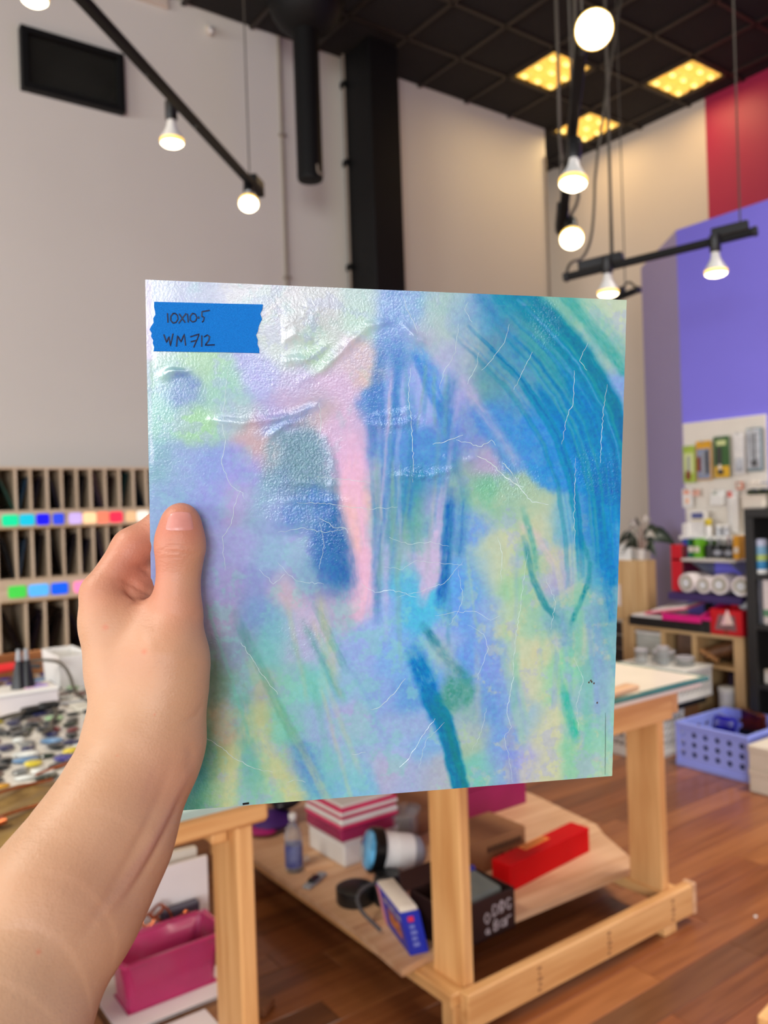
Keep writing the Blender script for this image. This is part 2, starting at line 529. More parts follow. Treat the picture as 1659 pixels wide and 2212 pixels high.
# ------------------------------------------------------------------ track lights
M_BULB = mat('white_bulb_shell', (232, 232, 228), 0.35, var=0.02)
M_BULB_FACE = mat('glowing_bulb_face', (255, 244, 214), 0.3, emit=9.0, emit_rgb=(255, 236, 196))
M_BULB_RIM = mat('glowing_bulb_rim', (255, 214, 110), 0.3, emit=1.6, emit_rgb=(255, 205, 90))


def lamp(pos, aim, trackpt, label, power=15.0):
    pos, aim = Vector(pos), Vector(aim).normalized()
    t = thing('track_lamp', label, 'lamp', pos, 'bulbs on the ceiling tracks')
    back = pos - aim * 0.105
    obj('bulb', MB().lathe([(0.016, -0.105), (0.017, -0.08), (0.021, -0.062), (0.033, -0.038), (0.044, -0.02), (0.0475, -0.011)], pos, aim, 24), M_BULB, t)
    b2 = obj('bulb_rim', MB().lathe([(0.0475, -0.011), (0.0478, -0.004), (0.0445, 0.004)], pos, aim, 24, caps=False), M_BULB_RIM, t)
    obj('bulb_face', MB().lathe([(0.0445, 0.004), (0.036, 0.011), (0.02, 0.016), (0.004, 0.0175)], pos, aim, 24), M_BULB_FACE, t)
    obj('socket', MB().lathe([(0.012, -0.062), (0.024, -0.058), (0.024, 0.01), (0.02, 0.016)], back, aim, 16), M_PLASTIC_BLACK, t)
    tp = Vector(trackpt)
    top = back - aim * 0.05
    obj('swivel_arm', MB().tube([top, (top + tp) / 2 + Vector((0, 0, 0.012)), tp], 0.011, 8, smooth=1), M_PLASTIC_BLACK, t)
    l = bpy.data.lights.new('bulb_lamp', 'SPOT')
    l.energy, l.color, l.spot_size, l.spot_blend, l.shadow_soft_size = power, (1.0, 0.78, 0.5), math.radians(168), 1.0, 0.045
    o = bpy.data.objects.new('bulb_lamp', l)
    COL.objects.link(o)
    o.location = pos + aim * 0.03
    o.rotation_euler = aim.to_track_quat('-Z', 'Y').to_euler()
    return t


def track(a, b, label, wires, cords=(), blocks=()):
    a, b = Vector(a), Vector(b)
    t = thing('light_track', label, 'track light', (a + b) / 2)
    obj('track_bar', MB().bar(a, b, 0.035, 0.03, bev=0.003), M_BLACK_STEEL, t)
    for e in (a, b):
        d = (b - a).normalized()
        obj('end_cap', MB().bar(e - d * 0.012, e + d * 0.012, 0.04, 0.036, bev=0.004), M_PLASTIC_BLACK, t)
    for f, h in blocks:
        c, d = a.lerp(b, f), (b - a).normalized()
        obj('power_box', MB().bar(c - d * h + Vector((0, 0, 0.03)), c + d * h + Vector((0, 0, 0.03)), 0.05, 0.045, bev=0.005), M_PLASTIC_BLACK, t)
    for f in wires:
        c = a.lerp(b, f)
        obj('hanging_wire', MB().cyl(c, (c.x, c.y, CZ), 0.0035, n=6), M_CORD, t)
    for pts in cords:
        obj('power_cord', MB().tube(pts, 0.007, 8, smooth=2), M_CORD, t)
    return t


ta, tb = Vector((0.769, 2.561, 3.100)), Vector((1.981, 3.693, 3.100))
track(ta + (ta - tb) * 0.3, tb, 'long black light track slanting across in front of the left wall', (0.1, 0.93), blocks=((0.97, 0.06),))
cam0 = Vector((0, 0, 1.5))
for px, lab, k in (((0.793, 3.140, 3.386), 'spotlight bulb nearest the shop front on the long slanting track', 0), ((1.318, 3.189, 3.010), 'second bulb along the long slanting track, pointing straight down', 1),
                   ((1.841, 3.551, 2.977), 'bulb at the far end of the long slanting track', 2)):
    p = Vector(px)
    d = (tb - ta).normalized()
    tp = ta + d * ((p - ta).dot(d) + 0.05)
    aim = (Vector((0, 0, -1)), Vector((0, 0, -1)), (cam0 - p).normalized() * 0.8 + Vector((0, 0, -0.75)))[k]
    lamp(p, aim, tp - Vector((0, 0, 0.015)), lab)

t2a, t2b = Vector((1.864, 1.531, 2.860)), Vector((2.761, 2.427, 2.680))
track(t2a, t2b, 'black light track running away from the viewer towards the cream wall', (0.05, 0.4, 0.95), cords=(
    [t2b + Vector((0.02, 0, 0.02)), t2b + Vector((0.08, -0.06, 0.16)), t2b + Vector((0.0, 0, 0.3)), t2b + Vector((-0.1, -0.1, 0.5)), Vector((t2b.x - 0.1, t2b.y - 0.1, CZ))],
    [t2a + Vector((0.3, 0.3, 0)), t2a + Vector((0.33, 0.3, 0.4)), Vector((t2a.x + 0.4, t2a.y + 0.35, CZ))]), blocks=((0.96, 0.1),))
p = Vector((1.684, 1.353, 2.686))
lamp(p, cam0 - p, t2a.lerp(t2b, 0.12), 'large bright bulb facing the viewer at the near end of the far-running track')
p = Vector((2.179, 1.859, 2.572))
lamp(p, (-0.22, -0.1, -1), t2a.lerp(t2b, 0.55), 'middle bulb of the far-running track, white cone above a lit face')
p = Vector((2.575, 2.213, 2.551))
lamp(p, (cam0 - p).normalized() + Vector((0, 0, -0.55)), t2b + Vector((0, 0, -0.01)), 'bulb at the far end of the far-running track above the glass sheet')

t3a, t3b = Vector((2.977, 2.601, 2.548)), Vector((3.359, 1.892, 2.620))
c1 = t3a.lerp(t3b, 0.26)
track(t3a, t3b, 'black light track in front of the purple bay, two bulbs below it', (0.27, 0.93), cords=(
    [t3a + Vector((0, 0, 0.01)), t3a + Vector((0.01, -0.02, 0.07)), Vector((3.088, 2.583, 2.644)), Vector((3.129, 2.554, 2.773)), Vector((3.307, 2.674, 3.228)), Vector((4.0, 2.8, CZ))],
    [c1, c1 + Vector((0.01, 0, 0.4)), Vector((c1.x + 0.02, c1.y, CZ))]), blocks=((0.2, 0.1), (0.88, 0.075)))
p = Vector((3.053, 2.422, 2.441))
lamp(p, (0, 0, -1), t3a.lerp(t3b, 0.26), 'bulb just above the top right corner of the glass sheet')
p = Vector((3.267, 2.020, 2.463))
lamp(p, (0, 0, -1), t3a.lerp(t3b, 0.8), 'bulb hanging in front of the purple bay')
q0, q1 = Vector((4.013, 3.148, 2.691)), Vector((4.006, 2.968, 2.708))
track(q0, q1, 'short far length of black track behind the glass sheet corner', (0.5,), cords=(
    [q0 + Vector((0, 0, 0.02)), Vector((4.052, 3.119, 2.755)), Vector((4.048, 3.061, 2.789)), Vector((4.031, 3.011, 2.743)), q1 + Vector((0, 0, 0.01))],), blocks=((0.1, 0.06),))
# ------------------------------------------------------------------ the sheet of iridescent glass
SO, SX, SY, SN = (np.array(a) for a in ((0.26329, 0.35106, 1.47881), (0.90917, -0.41584, -0.02222), (-0.01689, -0.09014, 0.99579), (-0.41609, -0.90496, -0.08898)))   # centre, right, up and front of the sheet


def SW(x, y, h=0.0):
    """sheet frame (metres) -> world"""
    return tuple(SO + SX * x + SY * y + SN * h)


SHW, SHH, STK = 0.1268, 0.1342, 0.0032
NX, NY = 560, 592
nprng = np.random.default_rng(11)


def vnoise(x, y, scale, seed):
    """value noise, x and y in mm, lattice of size scale mm"""
    r = np.random.default_rng(seed)
    n = 64
    lat = r.random((n, n))
    fx, fy = x / scale + 1000.0, y / scale + 1000.0
    ix, iy = np.floor(fx).astype(int), np.floor(fy).astype(int)
    tx, ty = fx - ix, fy - iy
    tx, ty = tx * tx * (3 - 2 * tx), ty * ty * (3 - 2 * ty)
    g = lambda a, b: lat[a % n, b % n]
    return (g(ix, iy) * (1 - tx) + g(ix + 1, iy) * tx) * (1 - ty) + (g(ix, iy + 1) * (1 - tx) + g(ix + 1, iy + 1) * tx) * ty


def fbm(x, y, scale, seed, octs=4, gain=0.55):
    s, a, t = 0.0, 1.0, 0.0
    for o in range(octs):
        s = s + a * vnoise(x, y, scale / 2 ** o, seed + o)
        t += a
        a *= gain
    return s / t


def sstep(a, b, x):
    t = np.clip((x - a) / (b - a), 0, 1)
    return t * t * (3 - 2 * t)


def seg_dist(x, y, pts):
    """distance in mm to a polyline, and the running position 0..1 along it"""
    best = np.full(x.shape, 1e9)
    tt = np.zeros(x.shape)
    n = len(pts) - 1
    for i in range(n):
        (ax, ay), (bx, by) = pts[i], pts[i + 1]
        dx, dy = bx - ax, by - ay
        L = dx * dx + dy * dy + 1e-9
        t = np.clip(((x - ax) * dx + (y - ay) * dy) / L, 0, 1)
        d = np.hypot(x - ax - t * dx, y - ay - t * dy)
        m = d < best
        best = np.where(m, d, best)
        tt = np.where(m, (i + t) / n, tt)
    return best, tt


def signed_off(x, y, pts):
    """signed sideways distance (mm) from the polyline's nearest segment line"""
    best = np.full(x.shape, 1e9)
    out = np.zeros(x.shape)
    for (ax, ay), (bx, by) in zip(pts[:-1], pts[1:]):
        dx, dy = bx - ax, by - ay
        L = math.hypot(dx, dy) + 1e-9
        t = np.clip(((x - ax) * dx + (y - ay) * dy) / (L * L), 0, 1)
        d = np.hypot(x - ax - t * dx, y - ay - t * dy)
        m = d < best
        best = np.where(m, d, best)
        out = np.where(m, ((x - ax) * dy - (y - ay) * dx) / L, out)
    return out


ARC = [(67.0,133.9), (80.4,122.2), (95.3,109.1), (107.9,93.3), (118.9,75.9), (127.0,55.6), (132.0,29.8), (134.8,-1.5)]
# colour of the glass with its whitish top sheen painted in, as washes: position on the sheet (mm from its centre) and sRGB colour
WASHES = [
((-123.3,130.8), (190,205,215)), ((-103.6,130.5), (176,190,206)), ((-81.1,128.0), (196,204,206)), ((-62.8,128.8), (200,206,206)), ((-39.5,127.4), (192,202,200)), ((-20.4,130.4), (178,206,200)), ((-3.5,131.1), (150,180,215)), ((-124.7,113.0), (205,205,222)), ((-125.0,97.4), (190,205,205)), ((-58.3,115.2), (192,202,200)), ((-39.5,111.2), (188,198,196)), ((-20.4,116.4), (174,205,190)), ((-3.4,117.0), (138,168,212)), ((-63.0,101.2), (190,208,200)), ((-41.9,105.3), (168,205,176)), ((-25.1,99.9), (192,184,200)), ((-119.7,90.8), (155,200,180)), ((-101.9,91.1), (165,205,170)), ((-109.8,83.0), (120,150,192)), ((-92.9,84.5), (150,200,180)), ((-72.3,91.8), (165,175,215)), ((-53.7,85.2), (180,178,208)), ((-34.7,85.6), (198,180,205)), ((-19.1,98.9), (208,186,172)), ((-5.7,102.8), (110,155,205)), ((-0.6,79.1), (100,150,205)), ((9.3,79.2), (150,175,225)), ((16.7,84.1), (160,180,225)), ((-122.2,68.1), (148,195,185)), ((-102.2,63.7), (155,206,160)), ((-86.3,68.5), (165,190,195)), ((-72.5,57.0), (186,170,170)), ((-63.2,64.1), (165,165,205)), ((-51.4,75.9), (186,170,195)), ((-44.3,73.7), (180,170,172)), ((-29.9,62.0), (202,180,205)), ((-17.7,59.7), (206,182,206)), ((-121.5,45.3), (130,176,188)), ((-109.2,45.3), (145,172,208)), ((-97.9,45.3), (140,165,214)), ((-81.9,42.9), (150,160,215)), ((-72.6,54.6), (190,165,166)), ((-53.8,50.0), (112,152,168)), ((-53.9,35.8), (112,148,178)), ((-29.9,45.3), (205,178,208)), ((-21.3,45.3), (212,182,212)), ((-10.4,69.3), (95,145,200)), ((-7.9,54.9), (100,155,210)), ((4.6,50.2), (95,150,208)), ((-7.8,33.2), (135,165,195)), ((-113.9,31.4), (140,172,205)), ((-98.2,26.6), (150,165,215)), ((-82.1,26.5), (172,166,208)), ((-72.8,24.0), (140,180,200)), ((-63.4,19.2), (150,170,212)), ((-53.9,19.1), (110,150,190)), ((-29.8,23.6), (205,178,202)), ((-22.0,30.8), (226,186,190)), ((-22.0,21.1), (226,192,172)), ((3.9,126.7), (130,170,205)), ((23.8,127.4), (158,190,186)), ((13.9,112.8), (165,175,200)), ((33.9,123.0), (128,168,200)), ((46.6,121.0), (98,158,190)), ((59.4,123.9), (60,150,170)), ((67.4,114.5), (80,150,160)), ((85.6,124.8), (122,182,166)), ((80.6,112.4), (100,170,165)), ((112.4,125.8), (186,208,182)), ((120.7,121.1), (186,206,176)), ((115.8,103.5), (150,186,182)), ((121.9,83.5), (132,170,214)), ((110.3,105.8), (120,180,180)), ((21.4,115.4), (165,195,185)), ((24.1,101.1), (168,180,206)), ((34.2,99.0), (150,172,195)), ((47.0,99.3), (92,146,165)), ((59.8,104.5), (96,152,165)), ((70.5,95.0), (90,148,172)), ((49.8,87.2), (96,156,158)), ((60.3,82.5), (100,155,185)), ((81.4,80.3), (85,150,190)), ((89.8,65.5), (60,145,200)), ((34.5,82.0), (160,166,210)), ((26.8,86.7), (160,180,222)), ((47.6,67.5), (88,146,205)), ((34.7,67.4), (120,150,205)), ((74.0,57.8), (82,152,214)), ((101.2,45.3), (66,146,206)), ((60.8,55.3), (95,155,205)), ((87.7,42.8), (72,150,210)), ((120.7,35.1), (30,120,180)), ((117.3,55.5), (60,150,200)), ((37.4,55.2), (115,145,200)), ((45.3,47.8), (172,165,192)), ((35.1,37.9), (140,175,162)), ((45.6,30.4), (116,186,150)), ((61.4,25.3), (150,190,165)), ((74.8,20.1), (166,195,165)), ((80.3,12.4), (192,200,165)), ((91.2,12.2), (112,175,195)), ((110.3,12.0), (76,146,200)), ((124.2,11.8), (62,150,200)), ((22.2,45.3), (90,150,205)), ((17.4,25.6), (150,165,200)), ((9.7,30.6), (72,146,180)), ((4.9,13.4), (120,170,165)), ((-5.2,13.6), (140,180,165)), ((-15.1,13.7), (170,180,200)), ((25.2,10.7), (110,160,190)), ((35.5,13.0), (120,165,215)), ((-96.2,-1.6), (160,170,214)), ((-105.5,-13.3), (150,165,205)), ((-82.3,0.4), (165,175,220)), ((-65.9,-2.3), (146,186,210)), ((-54.0,-2.6), (165,180,220)), ((-39.5,-2.9), (75,124,178)), ((-32.2,-12.8), (64,120,172)), ((-22.4,-10.6), (220,182,208)), ((-5.0,-6.1), (140,180,190)), ((-96.5,-23.0), (160,164,205)), ((-73.1,-16.6), (142,160,206)), ((-58.8,-21.8), (194,180,190)), ((-49.2,-14.8), (130,156,196)), ((-39.5,-22.4), (140,150,186)), ((-34.7,-34.9), (162,166,190)), ((-87.1,-18.5), (162,164,206)), ((-94.3,-35.1), (160,160,186)), ((-73.2,-33.5), (130,165,206)), ((-63.7,-38.7), (126,190,200)), ((-51.7,-36.7), (190,184,210)), ((-39.6,-39.6), (184,184,202)), ((-19.9,-28.0), (216,186,202)), ((-7.4,-33.4), (140,175,224)), ((5.3,-36.3), (92,184,220)), ((-96.8,-51.9), (132,152,164)), ((-82.8,-50.1), (136,162,182)), ((-66.2,-50.8), (126,200,196)), ((-54.1,-51.3), (176,186,215)), ((-39.6,-52.0), (166,186,215)), ((-19.8,-52.9), (150,180,224)), ((0.3,-53.8), (130,175,224)), ((-95.8,-68.9), (118,158,142)), ((-82.9,-69.6), (130,170,166)), ((-73.4,-70.1), (166,180,166)), ((-59.0,-68.4), (136,204,186)), ((-44.5,-69.2), (130,204,200)), ((-29.7,-72.5), (146,190,214)), ((-7.1,-78.7), (140,175,220)), ((8.2,-79.6), (108,164,214)), ((-99.6,-88.2), (152,165,126)), ((-87.9,-91.4), (180,175,150)), ((-73.6,-89.8), (174,194,150)), ((-59.1,-90.8), (126,205,180)), ((-44.5,-91.7), (150,185,214)), ((-24.7,-92.9), (166,180,214)), ((-1.9,-96.9), (150,180,214)), ((-105.0,-109.9), (44,140,140)), ((-95.1,-108.2), (150,184,132)), ((-88.1,-111.2), (194,204,152)), ((-78.5,-111.9), (112,190,165)), ((-64.1,-115.5), (180,208,160)), ((-51.9,-113.9), (112,160,204)), ((-39.6,-117.3), (130,204,195)), ((-24.6,-113.3), (150,185,214)), ((-1.7,-117.6), (174,180,204)), ((-112.9,-126.6), (62,156,160)), ((-104.8,-128.5), (92,180,150)), ((-93.0,-128.3), (170,204,152)), ((-83.4,-124.0), (130,190,180)), ((-73.9,-129.8), (140,200,170)), ((-59.3,-128.5), (188,212,156)), ((-44.5,-124.6), (112,180,200)), ((-24.6,-126.1), (130,190,214)), ((0.1,-18.7), (102,184,214)), ((15.2,-4.1), (190,184,210)), ((38.5,-17.2), (102,165,224)), ((46.3,-12.4), (146,185,195)), ((54.2,-10.0), (190,204,166)), ((67.6,-18.0), (150,200,160)), ((78.2,-10.6), (140,190,160)), ((86.3,-10.8), (190,190,170)), ((92.0,-18.7), (166,170,200)), ((100.1,-13.7), (150,190,176)), ((111.0,-11.4), (82,160,190)), ((122.0,-6.4), (62,142,200)), ((-4.8,-38.5), (150,185,224)), ((12.9,-36.6), (92,190,218)), ((26.0,-49.8), (150,175,224)), ((36.3,-40.0), (112,165,224)), ((49.4,-40.5), (140,175,214)), ((62.7,-41.0), (176,204,166)), ((76.1,-38.9), (150,195,166)), ((89.8,-39.4), (126,176,184)), ((103.5,-37.3), (130,190,170)), ((117.5,-40.5), (112,170,180)), ((2.9,-59.0), (130,180,224)), ((13.2,-59.4), (102,170,214)), ((23.4,-54.8), (150,184,200)), ((36.6,-63.1), (112,165,224)), ((52.4,-61.3), (130,165,220)), ((71.2,-62.2), (190,204,170)), ((84.7,-57.6), (198,204,166)), ((95.9,-66.0), (132,204,166)), ((112.6,-64.1), (130,180,184)), ((10.9,-95.2), (150,180,214)), ((39.6,-89.2), (140,180,175)), ((52.9,-87.4), (112,160,214)), ((63.6,-82.7), (136,170,214)), ((77.0,-78.2), (194,204,170)), ((90.8,-78.9), (150,204,166)), ((113.2,-85.5), (140,186,190)), ((0.8,-110.0), (150,185,224)), ((16.3,-111.1), (130,180,220)), ((45.2,-107.8), (160,190,166)), ((58.7,-108.8), (120,165,220)), ((72.0,-99.0), (150,185,195)), ((85.9,-105.3), (194,204,170)), ((102.9,-117.2), (142,204,166)), ((119.7,-112.9), (140,200,176)), ((8.6,-126.1), (160,180,210)), ((21.7,-124.5), (166,180,190)), ((48.2,-123.9), (120,195,176)), ((58.9,-122.0), (140,170,214)), ((75.2,-120.6), (166,175,214)), ((86.3,-124.1), (194,204,166)), ((105.9,-125.5), (150,200,166)), ((123.0,-126.8), (160,204,176)),
]
# streaks and brush-like bands in the glass: points (mm), half width (mm), softness (mm), sRGB colour, strength
BANDS = [
    ([(-125.9,132.9), (-125.8,113.0), (-125.7,97.3)], 1.67, 1.91, (208,208,224), .85),
    ([(-126.2,95.1), (-126.2,68.0), (-125.7,45.3)], 0.72, 1.19, (190,210,225), .6),
    ([(67.0,133.9), (80.4,122.2), (95.3,109.1), (107.9,93.3), (118.9,75.9), (127.0,55.6)], 5.72, 3.82, (0,118,150), .95),
    ([(59.3,133.6), (72.5,121.9), (86.0,107.6), (99.9,90.6), (111.3,70.7), (118.8,50.4)], 7.15, 9.54, (20,130,165), .55),
    ([(91.2,134.8), (104.4,120.5), (118.4,106.0), (126.5,96.2)], 2.38, 2.86, (50,158,150), .8),
    ([(96.0,135.0), (109.8,120.7), (124.0,103.7)], 5.25, 6.20, (110,180,165), .5),
    ([(69.9,121.8), (57.3,102.0), (47.3,84.7)], 8.11, 9.54, (92,150,168), .7),
    ([(54.5,114.1), (81.2,90.2), (103.4,63.1)], 7.15, 11.92, (70,150,190), .45),
    ([(67.3,119.3), (78.2,105.0), (94.7,83.0)], 3.34, 7.15, (60,160,150), .4),
    ([(122.3,70.8), (127.2,50.5), (126.4,29.9)], 3.34, 4.77, (0,110,165), .7),
    ([(94.4,95.5), (108.6,70.7), (120.4,45.3), (125.4,19.5)], 3.82, 7.15, (10,115,180), .6),
    ([(42.6,132.9), (57.0,116.6), (67.8,97.4)], 1.91, 3.34, (60,130,175), .6),
    ([(62.1,121.6), (46.9,104.1), (36.4,86.9)], 2.38, 4.77, (96,140,170), .4),
    ([(75.9,87.7), (89.7,68.0), (103.9,45.3), (115.8,14.5), (123.1,-22.2)], 1.43, 2.38, (0,110,165), .6),
    ([(84.1,80.4), (101.0,50.4), (112.9,19.7), (119.5,-14.2)], 3.34, 7.15, (30,130,195), .5),
    ([(55.3,70.1), (73.8,62.8), (93.0,45.3)], 9.54, 9.54, (60,140,205), .4),
    ([(-8.2,106.2), (-12.5,88.4), (-14.1,69.3), (-13.8,45.3)], 1.91, 3.34, (70,125,185), .65),
    ([(-0.4,107.6), (-1.9,86.2), (-3.0,69.4)], 2.38, 2.86, (70,130,190), .6),
    ([(6.5,107.8), (16.6,93.8), (23.1,74.6), (28.5,55.1)], 3.10, 4.29, (80,150,215), .7),
    ([(7.8,103.1), (15.5,84.1), (24.5,69.7)], 1.43, 1.91, (60,130,200), .5),
    ([(-5.7,98.0), (-6.1,79.0), (-5.5,64.6)], 1.19, 1.91, (160,180,225), .5),
    ([(3.0,93.5), (2.3,79.1), (3.4,67.1)], 1.19, 1.91, (170,185,228), .5),
    ([(31.8,94.1), (24.4,74.6), (28.5,55.1), (32.6,35.4)], 1.91, 3.34, (70,130,175), .5),
    ([(30.5,94.1), (42.2,77.3), (55.5,60.2), (69.0,40.3)], 1.67, 3.34, (185,180,205), .45),
    ([(10.9,45.3), (7.2,33.1), (2.3,15.9)], 3.34, 4.77, (60,140,175), .6),
    ([(-0.4,45.3), (-4.0,25.8), (-5.5,-3.6)], 2.15, 2.86, (70,140,180), .5),
    ([(11.0,30.6), (8.7,10.9), (10.1,-4.0)], 2.86, 4.29, (90,165,150), .5),
    ([(-25.0,54.9), (-24.5,30.8), (-22.5,6.5), (-19.9,-18.1), (-19.4,-33.0)], 5.01, 3.34, (226,186,206), .85),
    ([(-27.9,26.0), (-24.9,11.4), (-23.4,-3.2)], 2.86, 2.86, (228,190,170), .4),
    ([(-12.2,30.8), (-12.1,6.3), (-12.0,-18.3), (-11.1,-38.2)], 1.67, 1.91, (80,130,180), .6),
    ([(-7.1,6.3), (-6.2,-13.5), (-6.9,-33.4)], 1.19, 1.91, (170,180,215), .6),
    ([(-39.5,30.9), (-35.9,16.4), (-31.0,-3.1), (-27.8,-22.8)], 4.77, 5.25, (52,112,168), .8),
    ([(-41.9,9.3), (-38.3,-5.3), (-35.9,-20.1)], 3.82, 4.77, (60,120,178), .6),
    ([(-50.2,61.8), (-41.9,54.8), (-36.6,38.1), (-38.3,23.7)], 3.34, 4.29, (104,146,166), .6),
    ([(-60.8,64.1), (-65.6,50.0), (-66.9,31.1)], 3.82, 4.29, (112,158,170), .55),
    ([(-53.8,63.0), (-49.1,45.3), (-47.9,31.0)], 8.11, 5.72, (106,146,160), .75),
    ([(-49.1,26.2), (-53.9,19.1), (-61.0,16.8)], 3.82, 4.29, (90,140,200), .5),
    ([(-49.1,31.0), (-39.5,26.1), (-41.9,14.1)], 3.82, 4.29, (80,132,195), .6),
    ([(28.8,30.5), (27.3,8.1), (26.0,-14.4), (23.2,-31.9)], 2.15, 2.38, (45,108,180), .85),
    ([(35.2,35.4), (35.4,15.5), (33.2,-7.0)], 2.15, 3.82, (70,140,180), .5),
    ([(22.4,30.5), (20.2,5.8), (16.5,-14.1), (13.4,-29.1)], 2.62, 2.38, (192,184,212), .8),
    ([(40.4,30.4), (51.2,10.3), (64.9,-15.4)], 2.15, 4.29, (170,190,170), .4),
    ([(69.8,4.9), (75.7,-18.3), (84.2,-34.0), (92.6,-43.5)], 1.19, 1.43, (50,140,150), .85),
    ([(109.1,-22.3), (104.7,-32.1), (99.5,-45.1)], 1.19, 1.43, (40,140,150), .85),
    ([(103.7,4.3), (109.7,-11.4), (109.1,-22.3)], 0.95, 1.43, (50,145,160), .8),
    ([(87.0,-39.3), (95.5,-47.5), (98.5,-58.2)], 3.34, 4.77, (110,170,175), .6),
    ([(67.0,12.6), (77.8,4.8), (89.1,-13.5)], 1.67, 1.91, (200,190,190), .6),
    ([(69.5,20.1), (75.3,-0.3), (78.3,-15.8)], 1.19, 1.91, (70,160,150), .6),
    ([(9.3,-56.7), (15.9,-72.3), (22.6,-90.7), (27.9,-101.5)], 4.05, 3.82, (30,120,185), .85),
    ([(17.3,-80.1), (25.2,-92.2), (30.7,-109.5), (33.5,-122.8), (36.3,-133.6)], 4.05, 2.38, (0,120,162), .95),
    ([(26.5,-92.3), (34.8,-120.3), (39.0,-133.8)], 1.43, 1.91, (30,130,130), .6),
    ([(14.3,-42.2), (22.1,-53.5), (30.1,-64.1), (39.4,-73.6)], 1.67, 2.15, (45,130,150), .8),
    ([(22.1,-52.2), (30.1,-65.4), (32.9,-78.4)], 3.82, 3.82, (150,180,180), .6),
    ([(34.1,-70.7), (31.6,-80.9), (26.5,-88.4)], 5.25, 5.25, (66,150,136), .75),
    ([(39.3,-71.0), (42.1,-78.9), (37.0,-89.0)], 1.91, 2.86, (60,150,130), .6),
    ([(95.8,-81.9), (100.1,-98.1), (104.2,-111.8)], 1.91, 2.38, (50,185,150), .85),
    ([(98.0,-90.0), (99.4,-111.5), (100.5,-130.5)], 2.38, 4.77, (130,200,165), .5),
    ([(65.2,-98.6), (64.2,-114.4), (67.3,-133.3)], 2.38, 3.82, (130,150,215), .5),
    ([(-104.2,-87.9), (-104.9,-102.6), (-107.0,-119.7)], 2.86, 4.77, (30,130,130), .7),
    ([(-95.9,-73.8), (-92.5,-88.6), (-88.0,-101.3)], 3.82, 5.72, (186,178,150), .6),
    ([(-105.3,-80.5), (-102.0,-92.9), (-99.8,-107.9)], 2.86, 4.29, (60,140,110), .5),
    ([(-78.3,-84.6), (-73.7,-99.8), (-66.5,-115.3), (-54.4,-131.4)], 3.82, 4.77, (196,205,152), .6),
    ([(-85.6,-99.0), (-88.1,-118.7), (-89.5,-133.5)], 2.86, 3.82, (198,206,150), .6),
    ([(-82.9,-69.6), (-80.8,-94.3), (-77.4,-124.5)], 3.34, 5.72, (105,180,165), .5),
    ([(-99.1,-54.2), (-94.7,-68.9), (-97.2,-83.5)], 3.82, 5.72, (100,140,120), .6),
    ([(-54.3,-101.1), (-49.5,-114.0), (-42.1,-127.3)], 2.86, 4.77, (90,150,205), .5),
    ([(-114.2,87.5), (-108.6,88.3), (-102.0,82.0)], 2.38, 3.34, (110,142,185), .7),
    ([(-72.5,59.3), (-58.5,66.5), (-41.9,76.1)], 1.91, 2.86, (130,160,205), .5),
    ([(-3.5,131.1), (-4.6,112.2), (-0.8,98.1)], 4.77, 4.77, (110,155,205), .4),
    ([(36.4,120.7), (41.8,104.0), (34.4,89.3)], 4.29, 5.72, (170,190,185), .4),
    ([(113.4,4.1), (119.6,-16.9), (123.1,-40.7)], 2.15, 3.34, (40,130,190), .5),
    ([(127.3,-80.9), (122.8,-102.3), (123.2,-132.2)], 2.38, 3.82, (150,205,180), .4),
]
STRANDS = []   # fine pulled threads of colour following the flow of the glass
sr = random.Random(17)
for i in range(30):      # arcs sweeping down the right side
    o = sr.uniform(-2, 46)
    f = sr.uniform(0, 0.35)
    arc = ARC[int(f * 6):]
    STRANDS.append(([(x - o * 0.86, y - o * 0.5) for x, y in arc], sr.uniform(0.25, 0.8), sr.uniform(0.4, 1.4), sr.choice(((0, 104, 160), (24, 136, 170), (120, 176, 214), (60, 140, 205), (70, 160, 160))), sr.uniform(0.2, 0.5)))
for i in range(40):      # falling threads in the middle
    x0 = sr.uniform(-16, 38)
    y0 = sr.uniform(10, 105)
    ln = sr.uniform(30, 85)
    dxx = sr.uniform(-0.16, 0.06) * ln
    STRANDS.append(([(x0, y0), (x0 + dxx * .4, y0 - ln * .5), (x0 + dxx, y0 - ln)], sr.uniform(0.3, 1.1), sr.uniform(0.5, 1.8), sr.choice(((60, 120, 185), (90, 150, 200), (172, 182, 222), (196, 186, 214), (70, 150, 170), (120, 170, 150))), sr.uniform(0.18, 0.42)))
for i in range(44):      # long slanting veils low on the right and low on the left
    lft = i % 3 == 0
    x0 = sr.uniform(-108, -40) if lft else sr.uniform(30, 118)
    y0 = sr.uniform(-70, -20) if lft else sr.uniform(-60, 30)
    ln = sr.uniform(35, 80)
    dxx = sr.uniform(0.15, 0.5) * ln if lft else sr.uniform(-0.05, 0.3) * ln
    STRANDS.append(([(x0, y0), (x0 + dxx * .5, y0 - ln * .5), (x0 + dxx, y0 - ln)], sr.uniform(0.5, 2.2), sr.uniform(0.8, 3), sr.choice(((196, 204, 158), (110, 190, 165), (130, 160, 214), (150, 200, 165), (90, 165, 180)) if not lft else ((190, 196, 140), (60, 150, 130), (110, 190, 165), (120, 170, 205))), sr.uniform(0.15, 0.4)))
gx, gy = np.meshgrid(np.linspace(-SHW, SHW, NX) * 1000, np.linspace(SHH, -SHH, NY) * 1000)
wx = gx + 5 * (fbm(gx, gy, 16, 21, 4) - 0.5) + 2.0 * (fbm(gx, gy, 3, 31, 2) - 0.5)
wy = gy + 8 * (fbm(gx, gy, 18, 41, 4) - 0.5) + 2.5 * (fbm(gx, gy, 3, 51, 2) - 0.5)
num = np.zeros((NY, NX, 3))
den = np.zeros((NY, NX))
